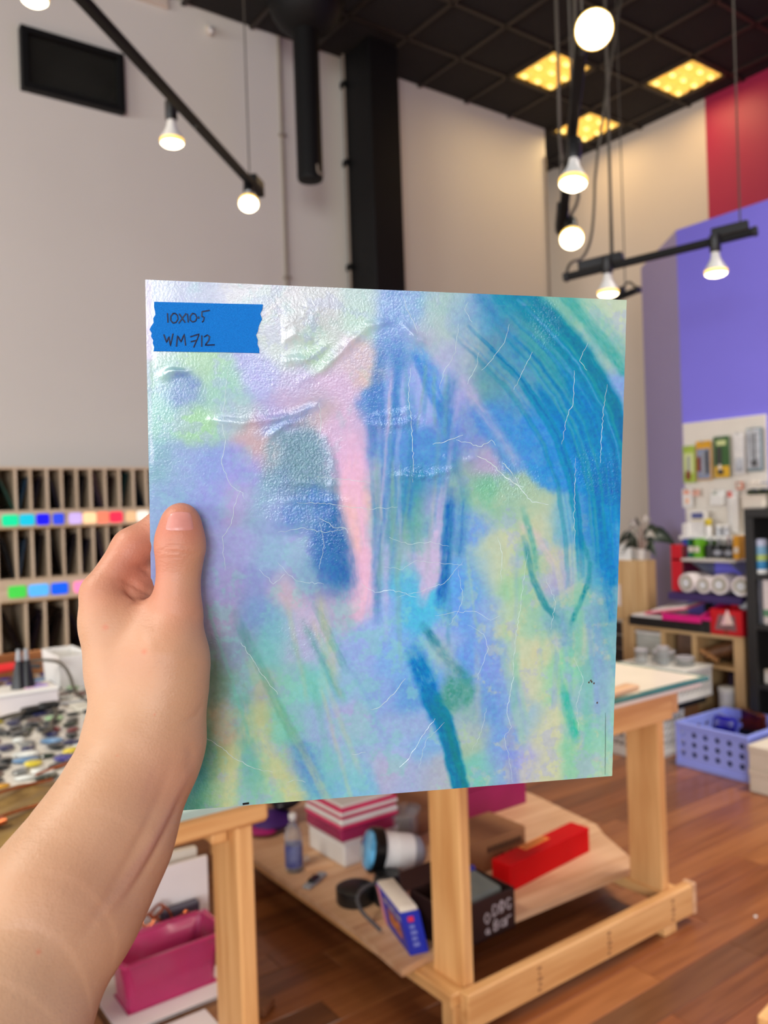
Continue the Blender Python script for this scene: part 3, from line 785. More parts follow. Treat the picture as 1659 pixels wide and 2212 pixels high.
for (px, py), c in WASHES:
    k = np.exp(-((wx - px) ** 2 + (wy - py) ** 2) / (2 * 5.4 ** 2)) + 1e-9
    num += k[..., None] * np.array(c, float)
    den += k
base = num / den[..., None]
# flecks of the iridescent skin: yellow-green over the blue, lavender over the green
fl = fbm(gx, gy, 13, 90, 5, 0.68)
f2 = fbm(gx, gy, 9, 120, 5, 0.7)
lum = base.mean(axis=2)
green = np.clip((base[..., 1] - base[..., 2]) / 60 + 0.5, 0, 1)
low = np.clip((-gy + 40) / 90, 0, 1)
warm = np.array((196, 200, 158.0))
mint = np.array((134, 208, 194.0))
lav = np.array((156, 168, 220.0))
right = np.clip((gx - 10) / 50, 0, 1)
ga = (warm * right[..., None] + mint * (1 - right[..., None]))
m1 = sstep(0.53, 0.66, fl) * (0.16 + 0.28 * low) * np.clip((lum - 105) / 60, 0, 1)
base = base * (1 - m1[..., None]) + ga * m1[..., None]
m2 = sstep(0.54, 0.66, f2) * 0.36 * green * np.clip((lum - 110) / 50, 0, 1)
base = base * (1 - m2[..., None]) + lav * m2[..., None]
k = 0
for pts, hw, soft, c, a in BANDS + STRANDS:
    d, _ = seg_dist(gx + 0.35 * (wx - gx), gy + 0.35 * (wy - gy), pts)
    k += 1
    sd = signed_off(gx + 0.35 * (wx - gx), gy + 0.35 * (wy - gy), pts)
    run = _ * 25
    streak = 0.55 + 0.9 * (0.6 * vnoise(sd, run, 1.5, 400 + k) + 0.4 * vnoise(sd * 2.6, run, 1.5, 460 + k))
    ends = sstep(0, 0.14, _) * (1 - sstep(0.86, 1, _)) if len(pts) > 2 else 1
    ends = np.where(np.maximum(np.abs(gx) / SHW, np.abs(gy) / SHH) > 960, 1, 0.35 + 0.65 * ends)
    m = (1 - sstep(hw - soft * 0.5, hw + soft, d)) * np.clip(a * streak * ends, 0, 0.97)
    base = base * (1 - m[..., None]) + np.array(c, float) * m[..., None]
base += ((fbm(gx, gy, 2.2, 140, 2) - 0.5) * 13)[..., None]
base = np.clip(base * np.array((0.99, 0.99, 1.02)), 0, 250)

# relief of the hand-rolled surface (mm): slow waves, ripples, crinkled patches
hgt = 0.40 * (fbm(gx, gy, 46, 200, 3) - 0.5)
RIPPLES = [
    ([(-96.5,67.2), (-81.7,65.3), (-63.1,67.6), (-44.3,74.1)], 1.67, .55),
    ([(-76.8,99.7), (-63.0,97.1), (-48.9,98.1), (-39.5,104.7)], 1.91, .6),
    ([(-51.3,87.1), (-39.5,94.4), (-28.8,104.0), (-16.8,115.4), (-3.4,119.4)], 1.91, .5),
    ([(-15.3,65.7), (-3.0,65.1), (7.4,67.1)], 1.91, .5),
    ([(-15.3,69.3), (-0.6,70.7), (6.8,73.2)], 1.43, .3),
    ([(-2.8,38.0), (14.7,38.4), (31.2,42.3)], 1.67, .5),
    ([(-119.7,88.0), (-114.1,90.9), (-107.5,91.0)], 1.67, .5),
    ([(-62.9,105.9), (-53.6,110.7), (-44.2,107.5)], 1.91, .4),
    ([(-67.9,58.2), (-58.5,65.3), (-51.4,66.1)], 1.43, .5),
    ([(-39.5,61.9), (-34.7,45.3), (-35.9,26.1)], 1.91, .3),
    ([(34.8,57.6), (53.1,47.8), (77.4,25.1)], 2.86, .4),
    ([(-72.1,114.7), (-53.6,117.6), (-34.7,125.2)], 6.20, .5),
    ([(1.5,117.2), (9.0,110.3), (16.5,108.1)], 1.91, .4),
    ([(19.7,49.0), (35.0,45.3), (45.3,49.0)], 1.91, .3),
    ([(-63.3,35.8), (-44.3,34.5), (-29.8,33.3)], 1.43, .3),
    ([(-65.7,26.3), (-44.3,25.0), (-25.0,26.0)], 1.43, .3),
    ([(-102.7,24.3), (-100.8,-1.5), (-99.9,-25.3)], 3.34, .2),
]
for pts, wd, am in RIPPLES:
    d, t = seg_dist(gx + 0.3 * (wx - gx), gy + 0.25 * (wy - gy), pts)
    hgt += 1.45 * am * (0.55 + 0.9 * fbm(gx, gy, 5, 310, 3)) * np.exp(-(d / (1.15 * wd)) ** 2) * np.sin(np.pi * np.clip(t, 0.02, 0.98)) ** 0.5
CRINKLE = [
    ((-41.8,125.0), 35.8, 14.3, .5),
    ((-53.7,92.2), 28.6, 11.9, .4),
    ((-51.5,45.3), 19.1, 21.5, 1.0),
    ((-51.5,23.8), 21.5, 9.5, .9),
    ((-39.5,4.4), 14.3, 14.3, .5),
    ((-22.7,88.2), 14.3, 21.5, .25),
    ((-3.0,67.0), 14.3, 6.0, .8),
    ((14.7,40.4), 19.1, 4.8, .6),
    ((106.8,40.2), 11.9, 16.7, .7),
    ((120.6,37.6), 7.2, 16.7, .7),
    ((80.4,119.8), 9.5, 14.3, .6),
    ((61.2,35.3), 21.5, 11.9, .8),
    ((-51.7,-46.5), 16.7, 14.3, .5),
    ((-49.4,-91.4), 21.5, 28.6, .3),
    ((-101.3,-44.4), 9.5, 7.2, .5),
    ((-63.2,66.4), 21.5, 7.2, .6),
]
crk = np.zeros((NY, NX))
for (cx, cy), rx, ry, a in CRINKLE:
    crk = np.maximum(crk, a * np.exp(-(((gx - cx) / rx) ** 2 + ((gy - cy) / ry) ** 2) ** 1.6))
crk *= 0.5 + fbm(gx, gy, 8, 230, 3)
hgt += crk * 0.22 * (np.abs(fbm(gx, gy * 0.8, 1.9, 240, 2) - 0.5) * 2 - 0.5)
edge = np.minimum(SHW * 1000 - np.abs(gx), SHH * 1000 - np.abs(gy))
hgt *= sstep(0, 3, edge)
tape_zone = 1 - sstep(0, 2.5, np.maximum(np.abs(gx - (-91.5)) - 30, np.abs(gy - 107.5) - 14.5))
grip_zone = 1 - sstep(0, 6, np.maximum(np.abs(gx - (-106)) - 16, np.abs(gy - (-8)) - 30))
hgt *= 1 - 0.9 * np.maximum(tape_zone, grip_zone)

# mesh: rippled front, flat back, slightly uneven edge
jx = 0.35 * (fbm(gy[:, :1] * 1.0, gy[:, :1] * 0, 7, 260, 3) - 0.5) * np.where(np.arange(NX) == NX - 1, 1, 0)[None, :]
xx, yy = (gx + jx) / 1000, gy / 1000
front = SO + xx[..., None] * SX + yy[..., None] * SY + (hgt / 1000)[..., None] * SN
bk = [SO + x * SX + y * SY - STK * SN for x, y in ((-SHW, SHH), (SHW, SHH), (SHW, -SHH), (-SHW, -SHH))]
V = np.concatenate([front.reshape(-1, 3), np.array(bk)])
ids = np.arange(NX * NY).reshape(NY, NX)
quads = np.stack([ids[:-1, :-1], ids[1:, :-1], ids[1:, 1:], ids[:-1, 1:]], -1).reshape(-1, 4).tolist()
B = NX * NY
ring = {'t': ids[0, :].tolist(), 'r': ids[:, -1].tolist(), 'b': ids[-1, ::-1].tolist(), 'l': ids[::-1, 0].tolist()}
sides = [tuple(ring['t']) + (B + 1, B), tuple(ring['r']) + (B + 2, B + 1), tuple(ring['b']) + (B + 3, B + 2), tuple(ring['l']) + (B, B + 3)]
sides.append((B, B + 1, B + 2, B + 3))
origin = SO - SY * SHH
me = bpy.data.meshes.new('glass_sheet')
me.from_pydata((V - origin).tolist(), [], quads + sides)
me.update()
ca = me.color_attributes.new('glass_colour', 'FLOAT_COLOR', 'POINT')
lc = np.where(base / 255 <= 0.04045, base / 255 / 12.92, ((base / 255 + 0.055) / 1.055) ** 2.4)
rgba = np.ones((len(V), 4), np.float32)
rgba[:B, :3] = lc.reshape(-1, 3)
rgba[B:, :3] = (0.45, 0.6, 0.72)
ca.data.foreach_set('color', rgba.ravel())
at_ = me.attributes.new('crinkle', 'FLOAT', 'POINT')
at_.data.foreach_set('value', np.concatenate([crk.ravel(), np.zeros(4)]).astype(np.float32))
sm = np.ones(len(me.polygons), bool)
sm[-5:] = False
me.polygons.foreach_set('use_smooth', sm)
me.set_sharp_from_angle(angle=math.radians(50))
M_GLASS = bpy.data.materials.new('iridescent_opal_glass')
M_GLASS.use_nodes = True
nt = M_GLASS.node_tree
bs = nt.nodes['Principled BSDF']
an = nt.nodes.new('ShaderNodeAttribute')
an.attribute_name = 'glass_colour'
tc = nt.nodes.new('ShaderNodeTexCoord')
n1 = nt.nodes.new('ShaderNodeTexNoise')
n1.inputs['Scale'].default_value = 420
n1.inputs['Detail'].default_value = 5
n1.inputs['Roughness'].default_value = 0.7
nt.links.new(tc.outputs['Object'], n1.inputs['Vector'])
hs = nt.nodes.new('ShaderNodeHueSaturation')
mr = nt.nodes.new('ShaderNodeMapRange')
mr.inputs['From Min'].default_value, mr.inputs['From Max'].default_value = 0.3, 0.7
mr.inputs['To Min'].default_value, mr.inputs['To Max'].default_value = 0.485, 0.518
nt.links.new(n1.outputs['Fac'], mr.inputs['Value'])
nt.links.new(mr.outputs['Result'], hs.inputs['Hue'])
hs.inputs['Saturation'].default_value = 1.06
hs.inputs['Value'].default_value = GLASS_GAIN = 0.84
nt.links.new(an.outputs['Color'], hs.inputs['Color'])
nt.links.new(hs.outputs['Color'], bs.inputs['Base Color'])
bs.inputs['Roughness'].default_value = 0.16
bs.inputs['Specular IOR Level'].default_value = 0.5
ak = nt.nodes.new('ShaderNodeAttribute')
ak.attribute_name = 'crinkle'
n2 = nt.nodes.new('ShaderNodeTexNoise')
n2.inputs['Scale'].default_value = 900
n2.inputs['Detail'].default_value = 3
nt.links.new(tc.outputs['Object'], n2.inputs['Vector'])
mm = nt.nodes.new('ShaderNodeMath')
mm.operation = 'MULTIPLY_ADD'
mm.inputs[1].default_value = 0.85
mm.inputs[2].default_value = 0.12
nt.links.new(ak.outputs['Fac'], mm.inputs[0])
bp = nt.nodes.new('ShaderNodeBump')
bp.inputs['Distance'].default_value = 0.0006
nt.links.new(mm.outputs[0], bp.inputs['Strength'])
nt.links.new(n2.outputs['Fac'], bp.inputs['Height'])
nt.links.new(bp.outputs['Normal'], bs.inputs['Normal'])
me.materials.append(M_GLASS)
sheet = bpy.data.objects.new('glass_sheet', me)
COL.objects.link(sheet)
sheet.location = origin
tag(sheet, 'square sheet of iridescent blue and green opal glass held up in the hand', 'glass sheet')


def hs_at(x, y):
    """height of the front surface at x, y (metres)"""
    i = int(round((x + SHW) / (2 * SHW) * (NX - 1)))
    j = int(round((SHH - y) / (2 * SHH) * (NY - 1)))
    return hgt[min(max(j, 0), NY - 1), min(max(i, 0), NX - 1)] / 1000


def sheet_line(mb, pts, r, lift=0.0, n=6, smooth=1, wob=0.0, follow=True, flat=None):
    """a fine line lying on the front of the sheet; pts in mm"""
    P = [(px / 1000, py / 1000) for px, py in pts]
    out = []
    for i in range(len(P) - 1):
        k = max(2, int(math.hypot(P[i + 1][0] - P[i][0], P[i + 1][1] - P[i][1]) / 0.0016)) if wob else 4
        for s in range(k):
            t = s / k
            x = P[i][0] * (1 - t) + P[i + 1][0] * t + (rng.uniform(-wob, wob) if s else 0)
            y = P[i][1] * (1 - t) + P[i + 1][1] * t + (rng.uniform(-wob, wob) if s else 0)
            out.append((x, y))
    out.append(P[-1])
    pts3 = [SW(x, y, (hs_at(x, y) if follow else 0) + lift) for x, y in out]
    rr = [r * (0.35 + 0.65 * math.sin(math.pi * (i + 0.6) / (len(pts3) + 0.2)) ** 0.4) if wob else r for i in range(len(pts3))]
    mb.tube(pts3, rr, n)


M_CREASE = mat('pale_glass_crease', (196, 222, 224), 0.15, var=0.15, vscale=300, coat=0.5)
CREASES = [
    (.00016, [(-87.6,94.9), (-88.4,86.9), (-89.1,80.0), (-90.1,73.1), (-90.5,61.5), (-89.4,55.7), (-91.5,45.3), (-88.9,38.3), (-86.6,33.6), (-80.9,30.0), (-80.2,26.9)]),
    (.00016, [(-82.0,31.2), (-85.6,23.0), (-86.8,14.7), (-91.5,7.7), (-91.1,-1.8), (-90.3,-9.4)]),
    (.00014, [(-41.9,76.1), (-40.9,66.6), (-41.7,60.7), (-43.3,54.3)]),
    (.00016, [(1.4,131.3), (3.9,124.3), (7.7,117.4), (9.2,112.2)]),
    (.0002, [(-82.7,-47.2), (-78.1,-53.9), (-73.4,-62.7), (-68.7,-69.1), (-63.9,-75.6)]),
    (.00017, [(-104.3,-93.3), (-99.7,-97.5), (-92.7,-102.2), (-85.7,-108.9), (-76.2,-114.6), (-66.5,-117.3)]),
    (.0002, [(-14.6,-86.7), (-9.6,-85.7), (-2.0,-79.0), (4.6,-70.7)]),
    (.00014, [(1.4,-119.9), (6.0,-116.1), (11.1,-108.6), (14.1,-103.1), (21.3,-93.8)]),
    (.00013, [(43.1,104.0), (41.9,96.8), (37.0,86.9)]),
    (.00013, [(72.9,104.8), (66.6,92.4), (62.8,84.5)]),
    (.00013, [(104.7,110.6), (100.1,100.6), (104.6,95.7)]),
    (.00014, [(97.1,95.5), (97.0,78.1), (93.7,70.5), (90.9,55.4)]),
    (.00012, [(99.2,47.9), (99.5,35.1), (99.3,14.7), (100.5,-0.8)]),
    (.00014, [(116.8,88.4), (115.2,78.3), (114.3,63.1), (114.0,45.3)]),
    (.00016, [(5.9,94.7), (4.8,81.5), (6.4,67.1), (7.9,45.3), (7.7,35.0)]),
    (.00018, [(31.0,57.6), (45.2,54.0), (50.8,57.7), (53.0,54.7)]),
    (.0003, [(42.7,49.0), (50.5,45.3), (55.9,40.3), (66.5,32.8), (74.7,23.9), (84.1,22.5)]),
    (.00024, [(57.1,45.3), (61.1,41.6), (63.3,38.3)]),
    (.00024, [(64.3,37.8), (66.5,33.3), (69.7,32.2)]),
    (.0002, [(34.8,60.1), (24.6,56.3), (18.3,55.1)]),
    (.00014, [(55.2,5.2), (58.0,-5.0), (57.5,-20.3)]),
    (.00014, [(72.6,-2.8), (69.2,-30.9), (65.8,-61.9), (65.6,-75.0), (62.4,-93.2), (65.3,-101.3), (61.3,-106.3), (64.3,-119.8), (66.5,-133.3)]),
    (.00011, [(-7.5,-9.8), (2.5,-11.3), (10.1,-6.5), (17.8,-7.9), (35.8,-9.6)]),
    (.00011, [(0.1,-26.1), (10.3,-24.0), (25.6,-19.4), (35.8,-7.6)]),
    (.00011, [(20.6,-36.9), (31.0,-35.3), (44.1,-35.7), (52.1,-40.6), (57.3,-38.3)]),
    (.00011, [(38.9,-42.7), (48.2,-48.2), (51.0,-56.1), (47.2,-66.2), (44.7,-73.9)]),
    (.00011, [(33.3,-12.0), (36.1,-27.3), (32.3,-37.3), (28.5,-42.3)]),
    (.00011, [(-5.1,6.2), (5.0,2.3), (17.6,3.3), (27.9,0.6)]),
    (.00013, [(-53.9,25.1), (-34.7,23.7), (-15.1,21.0), (-0.2,22.1)]),
    (.00013, [(-44.3,38.1), (-29.9,36.9), (-15.2,35.1)]),
    (.00015, [(-41.9,16.5), (-36.6,14.0), (-34.7,11.6), (-28.6,11.5), (-26.9,8.5)]),
    (.00012, [(-63.4,9.6), (-51.5,11.8), (-39.5,9.2), (-24.9,11.4)]),
    (.00012, [(-41.9,14.1), (-39.5,2.0), (-42.0,-10.1)]),
    (.00012, [(36.8,129.8), (34.8,125.9), (39.0,119.4)]),
    (.00013, [(31.4,118.1), (30.4,103.7), (24.2,93.9), (21.8,84.2)]),
    (.00013, [(59.5,119.1), (57.1,109.3), (49.6,99.4), (44.5,94.4)]),
    (.00012, [(-73.0,-9.3), (-66.0,-17.2), (-60.0,-12.1)]),
    (.00012, [(-63.5,-6.0), (-54.0,-15.9), (-39.5,-18.0)]),
    (.00013, [(-19.9,-18.1), (-12.4,-23.3), (-2.4,-22.3), (10.3,-26.5)]),
    (.00012, [(83.8,-18.5), (89.6,-31.6), (87.2,-47.2)]),
    (.00012, [(101.4,-63.6), (107.4,-77.2), (103.6,-90.3), (105.4,-106.5)]),
    (.00012, [(50.3,-89.8), (47.8,-102.8), (42.6,-112.9)]),
    (.00012, [(26.6,-96.2), (16.2,-105.9), (12.5,-121.2)]),
    (.00013, [(-59.3,-123.4), (-54.4,-122.5), (-49.5,-124.2)]),
    (.00013, [(-24.6,-110.8), (-17.1,-110.0)]),
]
for r, pts in CREASES:
    m = MB()
    sheet_line(m, pts, r, lift=-r * 0.35, wob=0.0005, n=5)
    obj('crease_line', m, M_CREASE, sheet)

M_TAPE = mat('blue_masking_tape', (0, 112, 196), 0.62, rgb2=(0, 104, 188), vscale=700, stretch=(1, 1, 3), bump=0.35, bscale=1200, spec=0.25)
M_INK = mat('dark_ink', (18, 26, 62), 0.5)
m = MB()
outline = [(-122.8,123.7), (-108.1,123.9), (-90.2,124.1), (-70.2,124.4), (-70.5,122.1), (-71.6,119.8), (-70.7,117.1), (-71.7,115.2), (-72.4,113.4), (-72.8,111.1), (-73.8,109.2), (-72.9,106.9), (-73.1,104.6), (-72.2,102.4), (-72.2,100.3), (-90.5,100.3), (-108.4,100.0), (-123.5,99.9), (-123.2,101.9), (-123.8,103.7), (-123.6,105.2), (-124.6,107.0), (-124.2,108.6), (-125.2,110.3), (-124.3,112.1), (-123.2,113.7), (-123.4,115.7), (-122.3,117.5), (-122.5,119.3), (-122.9,121.1)]
m.plate([SW(x / 1000, y / 1000, 0.0001) for x, y in outline], SN * 0.00035)
tape = obj('label_tape', m, M_TAPE, sheet, label='torn strip of blue tape with handwriting')
INK = [
    [(-116.6,118.4), (-116.4,113.9)],
    [(-113.9,118.5), (-115.0,116.9), (-115.1,115.1), (-114.0,113.8), (-112.7,114.1), (-111.7,115.7), (-111.9,117.5), (-113.0,118.5), (-114.1,118.3)],
    [(-111.0,118.4), (-108.2,114.2)], [(-107.7,118.7), (-111.3,113.7)],
    [(-107.1,118.5), (-106.7,114.3)],
    [(-104.6,118.8), (-105.7,117.4), (-105.8,115.6), (-104.7,114.6), (-103.3,115.1), (-102.6,116.7), (-103.3,118.4), (-104.8,118.8)],
    [(-102.1,116.8), (-101.4,116.8)],
    [(-96.3,120.5), (-100.1,119.7), (-100.2,117.4), (-99.1,117.0), (-99.5,115.2), (-100.2,114.7)],
    [(-118.5,108.1), (-117.2,104.3), (-116.1,107.2), (-115.5,102.6), (-114.1,108.7)],
    [(-112.6,102.4), (-111.9,107.8), (-110.4,104.7), (-108.8,108.6), (-108.2,103.0)],
    [(-105.9,107.3), (-101.6,108.8), (-102.6,106.3), (-104.4,102.2)], [(-105.7,104.9), (-102.6,105.8)],
    [(-100.3,108.2), (-100.4,102.7)],
    [(-99.2,107.5), (-97.6,108.5), (-96.5,107.6), (-97.0,105.8), (-98.8,103.5), (-94.1,103.8)],
]
for pts in INK:
    m = MB()
    sheet_line(m, pts, 0.0006 if len(pts) == 2 and abs(pts[0][0] - pts[1][0]) < 1 and abs(pts[0][1] - pts[1][1]) < 0.2 else 0.00036, lift=0.00045, n=6, follow=False)
    obj('handwriting', m, M_INK, tape)
m = MB()
sheet_line(m, [(-82.5,-133.4), (-79.2,-133.2)], 0.0006, lift=-0.0001, n=6)
obj('edge_mark', m, mat('black_marker', (12, 12, 14), 0.5), sheet, label='short black marker tick')
m = MB()
sheet_line(m, [(121.5,-96.8), (122.0,-113.1), (122.4,-133.3)], 0.00022, lift=-0.00005, n=5, wob=0.0001)
obj('scratch_line', m, mat('dark_scratch', (52, 96, 88), 0.4), sheet)
m = MB()
for px in [(110.8,-78.4), (112.5,-78.2), (113.9,-79.1), (111.9,-77.4), (116.2,-90.5)]:
    x, y = px[0] / 1000, px[1] / 1000
    m.obox(SW(x, y, hs_at(x, y) + 0.0001), (0.0006, 0.0006, 0.0009), (0, 40, 20))
obj('brown_speck', m, mat('brown_speck', (90, 64, 50), 0.6), sheet, kind='stuff')
# ------------------------------------------------------------------ the left hand and forearm that hold the sheet
# joints in the sheet's frame: (x right, y up, h in front of the sheet, radius), metres
ARM = [  # radius side and ulna side of the forearm, wrist to elbow
    [(-0.1202, -0.0826, 0.0310, 0.0162), (-0.1230, -0.0922, 0.0360, 0.0152), (-0.1354, -0.1211, 0.0550, 0.0155), (-0.1464, -0.1360, 0.0660, 0.0160), (-0.1541, -0.1459, 0.0780, 0.0172), (-0.1721, -0.1756, 0.1050, 0.0206), (-0.1862, -0.1870, 0.1280, 0.0230)],
    [(-0.1346, -0.0824, 0.0300, 0.0155), (-0.1375, -0.0911, 0.0360, 0.0144), (-0.1493, -0.1104, 0.0550, 0.0153), (-0.1605, -0.1250, 0.0660, 0.0158), (-0.1691, -0.1338, 0.0780, 0.0170), (-0.1890, -0.1611, 0.1050, 0.0203), (-0.2022, -0.1738, 0.1280, 0.0226)],
]
PALM = [
    [(-0.1501, -0.0187, 0.0040, 0.0098), (-0.1458, -0.0337, 0.0080, 0.0113), (-0.1413, -0.0545, 0.0170, 0.0120), (-0.1347, -0.0794, 0.0290, 0.0149)],
    [(-0.1323, -0.0430, 0.0100, 0.0132), (-0.1293, -0.0572, 0.0180, 0.0148), (-0.1270, -0.0784, 0.0300, 0.0153)],
    [(-0.1227, -0.0326, 0.0120, 0.0086), (-0.1325, -0.0424, 0.0080, 0.0105), (-0.1424, -0.0347, 0.0040, 0.0115)],
    [(-0.1497, -0.0307, -0.0140, 0.0105), (-0.1415, -0.0582, 0.0040, 0.0120), (-0.1341, -0.0819, 0.0220, 0.0134)],
    [(-0.1505, -0.0425, -0.0300, 0.0104), (-0.1416, -0.0664, -0.0080, 0.0119), (-0.1338, -0.0859, 0.0140, 0.0132)],
    [(-0.1493, -0.0556, -0.0420, 0.0097), (-0.1398, -0.0737, -0.0160, 0.0111), (-0.1330, -0.0878, 0.0120, 0.0123)],
]
THUMB = [
    [(-0.1113, 0.0168, 0.0102, 0.0093), (-0.1118, 0.0094, 0.0112, 0.0102), (-0.1118, 0.0034, 0.0122, 0.0106), (-0.1126, -0.0078, 0.0125, 0.0093), (-0.1134, -0.0196, 0.0155, 0.0099), (-0.1134, -0.0293, 0.0180, 0.0110),
     (-0.1171, -0.0470, 0.0240, 0.0182), (-0.1179, -0.0616, 0.0280, 0.0178), (-0.1202, -0.0826, 0.0310, 0.0162)],
]
FINGERS = [
    [(-0.1501, -0.0187, 0.0040, 0.0096), (-0.1357, 0.0015, -0.0075, 0.0105), (-0.1203, 0.0107, -0.0143, 0.0103), (-0.1044, 0.0044, -0.0136, 0.0092), (-0.0906, -0.0026, -0.0128, 0.0082)],
    [(-0.1487, -0.0301, -0.0130, 0.0102), (-0.1299, -0.0110, -0.0170, 0.0099), (-0.1124, -0.0087, -0.0150, 0.0101), (-0.0945, -0.0163, -0.0138, 0.0092), (-0.0797, -0.0225, -0.0128, 0.0083)],
    [(-0.1501, -0.0425, -0.0300, 0.0101), (-0.1269, -0.0295, -0.0260, 0.0094), (-0.1104, -0.0282, -0.0165, 0.0093), (-0.0943, -0.0345, -0.0133, 0.0085), (-0.0813, -0.0392, -0.0123, 0.0078)],
    [(-0.1489, -0.0556, -0.0420, 0.0094), (-0.1263, -0.0470, -0.0310, 0.0083), (-0.1098, -0.0464, -0.0180, 0.0079), (-0.0978, -0.0505, -0.0122, 0.0071), (-0.0878, -0.0537, -0.0112, 0.0066)],
    [(-0.1351, -0.0165, -0.0020, 0.0081), (-0.1292, -0.0129, -0.0075, 0.0073)],
    [(-0.1346, -0.0250, 0.0005, 0.0069), (-0.1278, -0.0223, -0.0050, 0.0071)],
]
HS = 0.0009
allp = np.array([p for g in (ARM, PALM, THUMB, FINGERS) for c in g for p in c])
lo = (allp[:, :3] - allp[:, 3:]).min(axis=0) - 0.008
hi = (allp[:, :3] + allp[:, 3:]).max(axis=0) + 0.008
hn = np.ceil((hi - lo) / HS).astype(int) + 1
hax = [lo[k] + HS * np.arange(hn[k]) for k in range(3)]
FAR = np.float32(0.03)


def smin_into(D, sl, d, k):
    a = D[sl]
    h = np.clip(k - np.abs(a - d), 0, None) / k
    D[sl] = np.minimum(a, d) - h * h * k * 0.25


def cone_sdf(D, a, b, k):
    a, b = np.array(a), np.array(b)
    pad = max(a[3], b[3]) + 0.022
    mn, mx = np.minimum(a[:3], b[:3]) - pad, np.maximum(a[:3], b[:3]) + pad
    i0 = np.clip(((mn - lo) / HS).astype(int), 0, hn)
    i1 = np.clip(((mx - lo) / HS).astype(int) + 2, 0, hn)
    sl = tuple(slice(i0[q], i1[q]) for q in range(3))
    X = hax[0][sl[0]][:, None, None] - a[0]
    Y = hax[1][sl[1]][None, :, None] - a[1]
    Z = hax[2][sl[2]][None, None, :] - a[2]
    v = b[:3] - a[:3]
    t = np.clip((X * v[0] + Y * v[1] + Z * v[2]) / (v @ v + 1e-12), 0, 1)
    d = np.sqrt((X - t * v[0]) ** 2 + (Y - t * v[1]) ** 2 + (Z - t * v[2]) ** 2) - (a[3] + t * (b[3] - a[3]))
    smin_into(D, sl, d.astype(np.float32), k)


def group_sdf(chains, k):
    D = np.full(tuple(hn), FAR, np.float32)
    for c in chains:
        for p, q in zip(c[:-1], c[1:]):
            cone_sdf(D, p, q, k)
    return D


def smin(a, b, k):
    h = np.clip(k - np.abs(a - b), 0, None) / k
    return np.minimum(a, b) - h * h * k * 0.25


D = smin(group_sdf(ARM, 0.022), group_sdf(PALM, 0.013), 0.012)
D = smin(D, group_sdf(THUMB, 0.006), 0.009)
D = smin(D, group_sdf(FINGERS, 0.0035), 0.0035)
# naive surface nets
ins = D < 0
c8 = [(i, j, k) for i in (0, 1) for j in (0, 1) for k in (0, 1)]
n0, n1_, n2_ = (int(x) - 1 for x in hn)
cnt = sum(ins[i:i + n0, j:j + n1_, k:k + n2_].astype(np.int8) for i, j, k in c8)
act = np.argwhere((cnt > 0) & (cnt < 8))
vid = np.full((n0, n1_, n2_), -1, np.int64)
vid[tuple(act.T)] = np.arange(len(act))
val = {c: D[act[:, 0] + c[0], act[:, 1] + c[1], act[:, 2] + c[2]] for c in c8}
acc, cn = np.zeros((len(act), 3)), np.zeros(len(act))
for a in c8:
    for ax in range(3):
        if a[ax] == 0:
            b = tuple(1 if q == ax else a[q] for q in range(3))
            va, vb = val[a], val[b]
            m_ = (va < 0) != (vb < 0)
            t = np.where(m_, va / np.where(m_, va - vb, 1), 0)
            p = np.array(a, float)[None, :].repeat(len(act), 0)
            p[:, ax] += t
            acc += p * m_[:, None]
            cn += m_
HV = lo + (act + acc / cn[:, None]) * HS
quads = []
for ax in range(3):
    o1, o2 = [(1, 2), (2, 0), (0, 1)][ax]
    s0 = [slice(None)] * 3
    s1 = [slice(None)] * 3
    s0[ax], s1[ax] = slice(0, -1), slice(1, None)
    ch = ins[tuple(s0)] != ins[tuple(s1)]
    e = np.argwhere(ch)
    e = e[(e[:, o1] > 0) & (e[:, o2] > 0) & (e[:, o1] < (n0, n1_, n2_)[o1]) & (e[:, o2] < (n0, n1_, n2_)[o2])]
    flip = ~ins[tuple(e.T)]
    idx = []
    for d1, d2 in ((1, 1), (0, 1), (0, 0), (1, 0)):
        q = e.copy()
        q[:, o1] -= d1
        q[:, o2] -= d2
        idx.append(vid[tuple(q.T)])
    f = np.stack(idx, -1)
    f[flip] = f[flip][:, ::-1]
    quads.append(f)
quads = np.concatenate(quads)
# relax a little, then press in the skin creases and raise the tendons
nb_s, nb_c = np.zeros_like(HV), np.zeros(len(HV))
for it in range(4):
    nb_s[:] = 0
    nb_c[:] = 0
    for a, b in ((0, 1), (1, 2), (2, 3), (3, 0)):
        np.add.at(nb_s, quads[:, a], HV[quads[:, b]])
        np.add.at(nb_s, quads[:, b], HV[quads[:, a]])
        np.add.at(nb_c, quads[:, a], 1)
        np.add.at(nb_c, quads[:, b], 1)
    HV = HV * 0.5 + 0.5 * nb_s / nb_c[:, None]
fn = np.cross(HV[quads[:, 2]] - HV[quads[:, 0]], HV[quads[:, 3]] - HV[quads[:, 1]])
VN = np.zeros_like(HV)
for a in range(4):
    np.add.at(VN, quads[:, a], fn)
VN /= np.linalg.norm(VN, axis=1)[:, None] + 1e-12
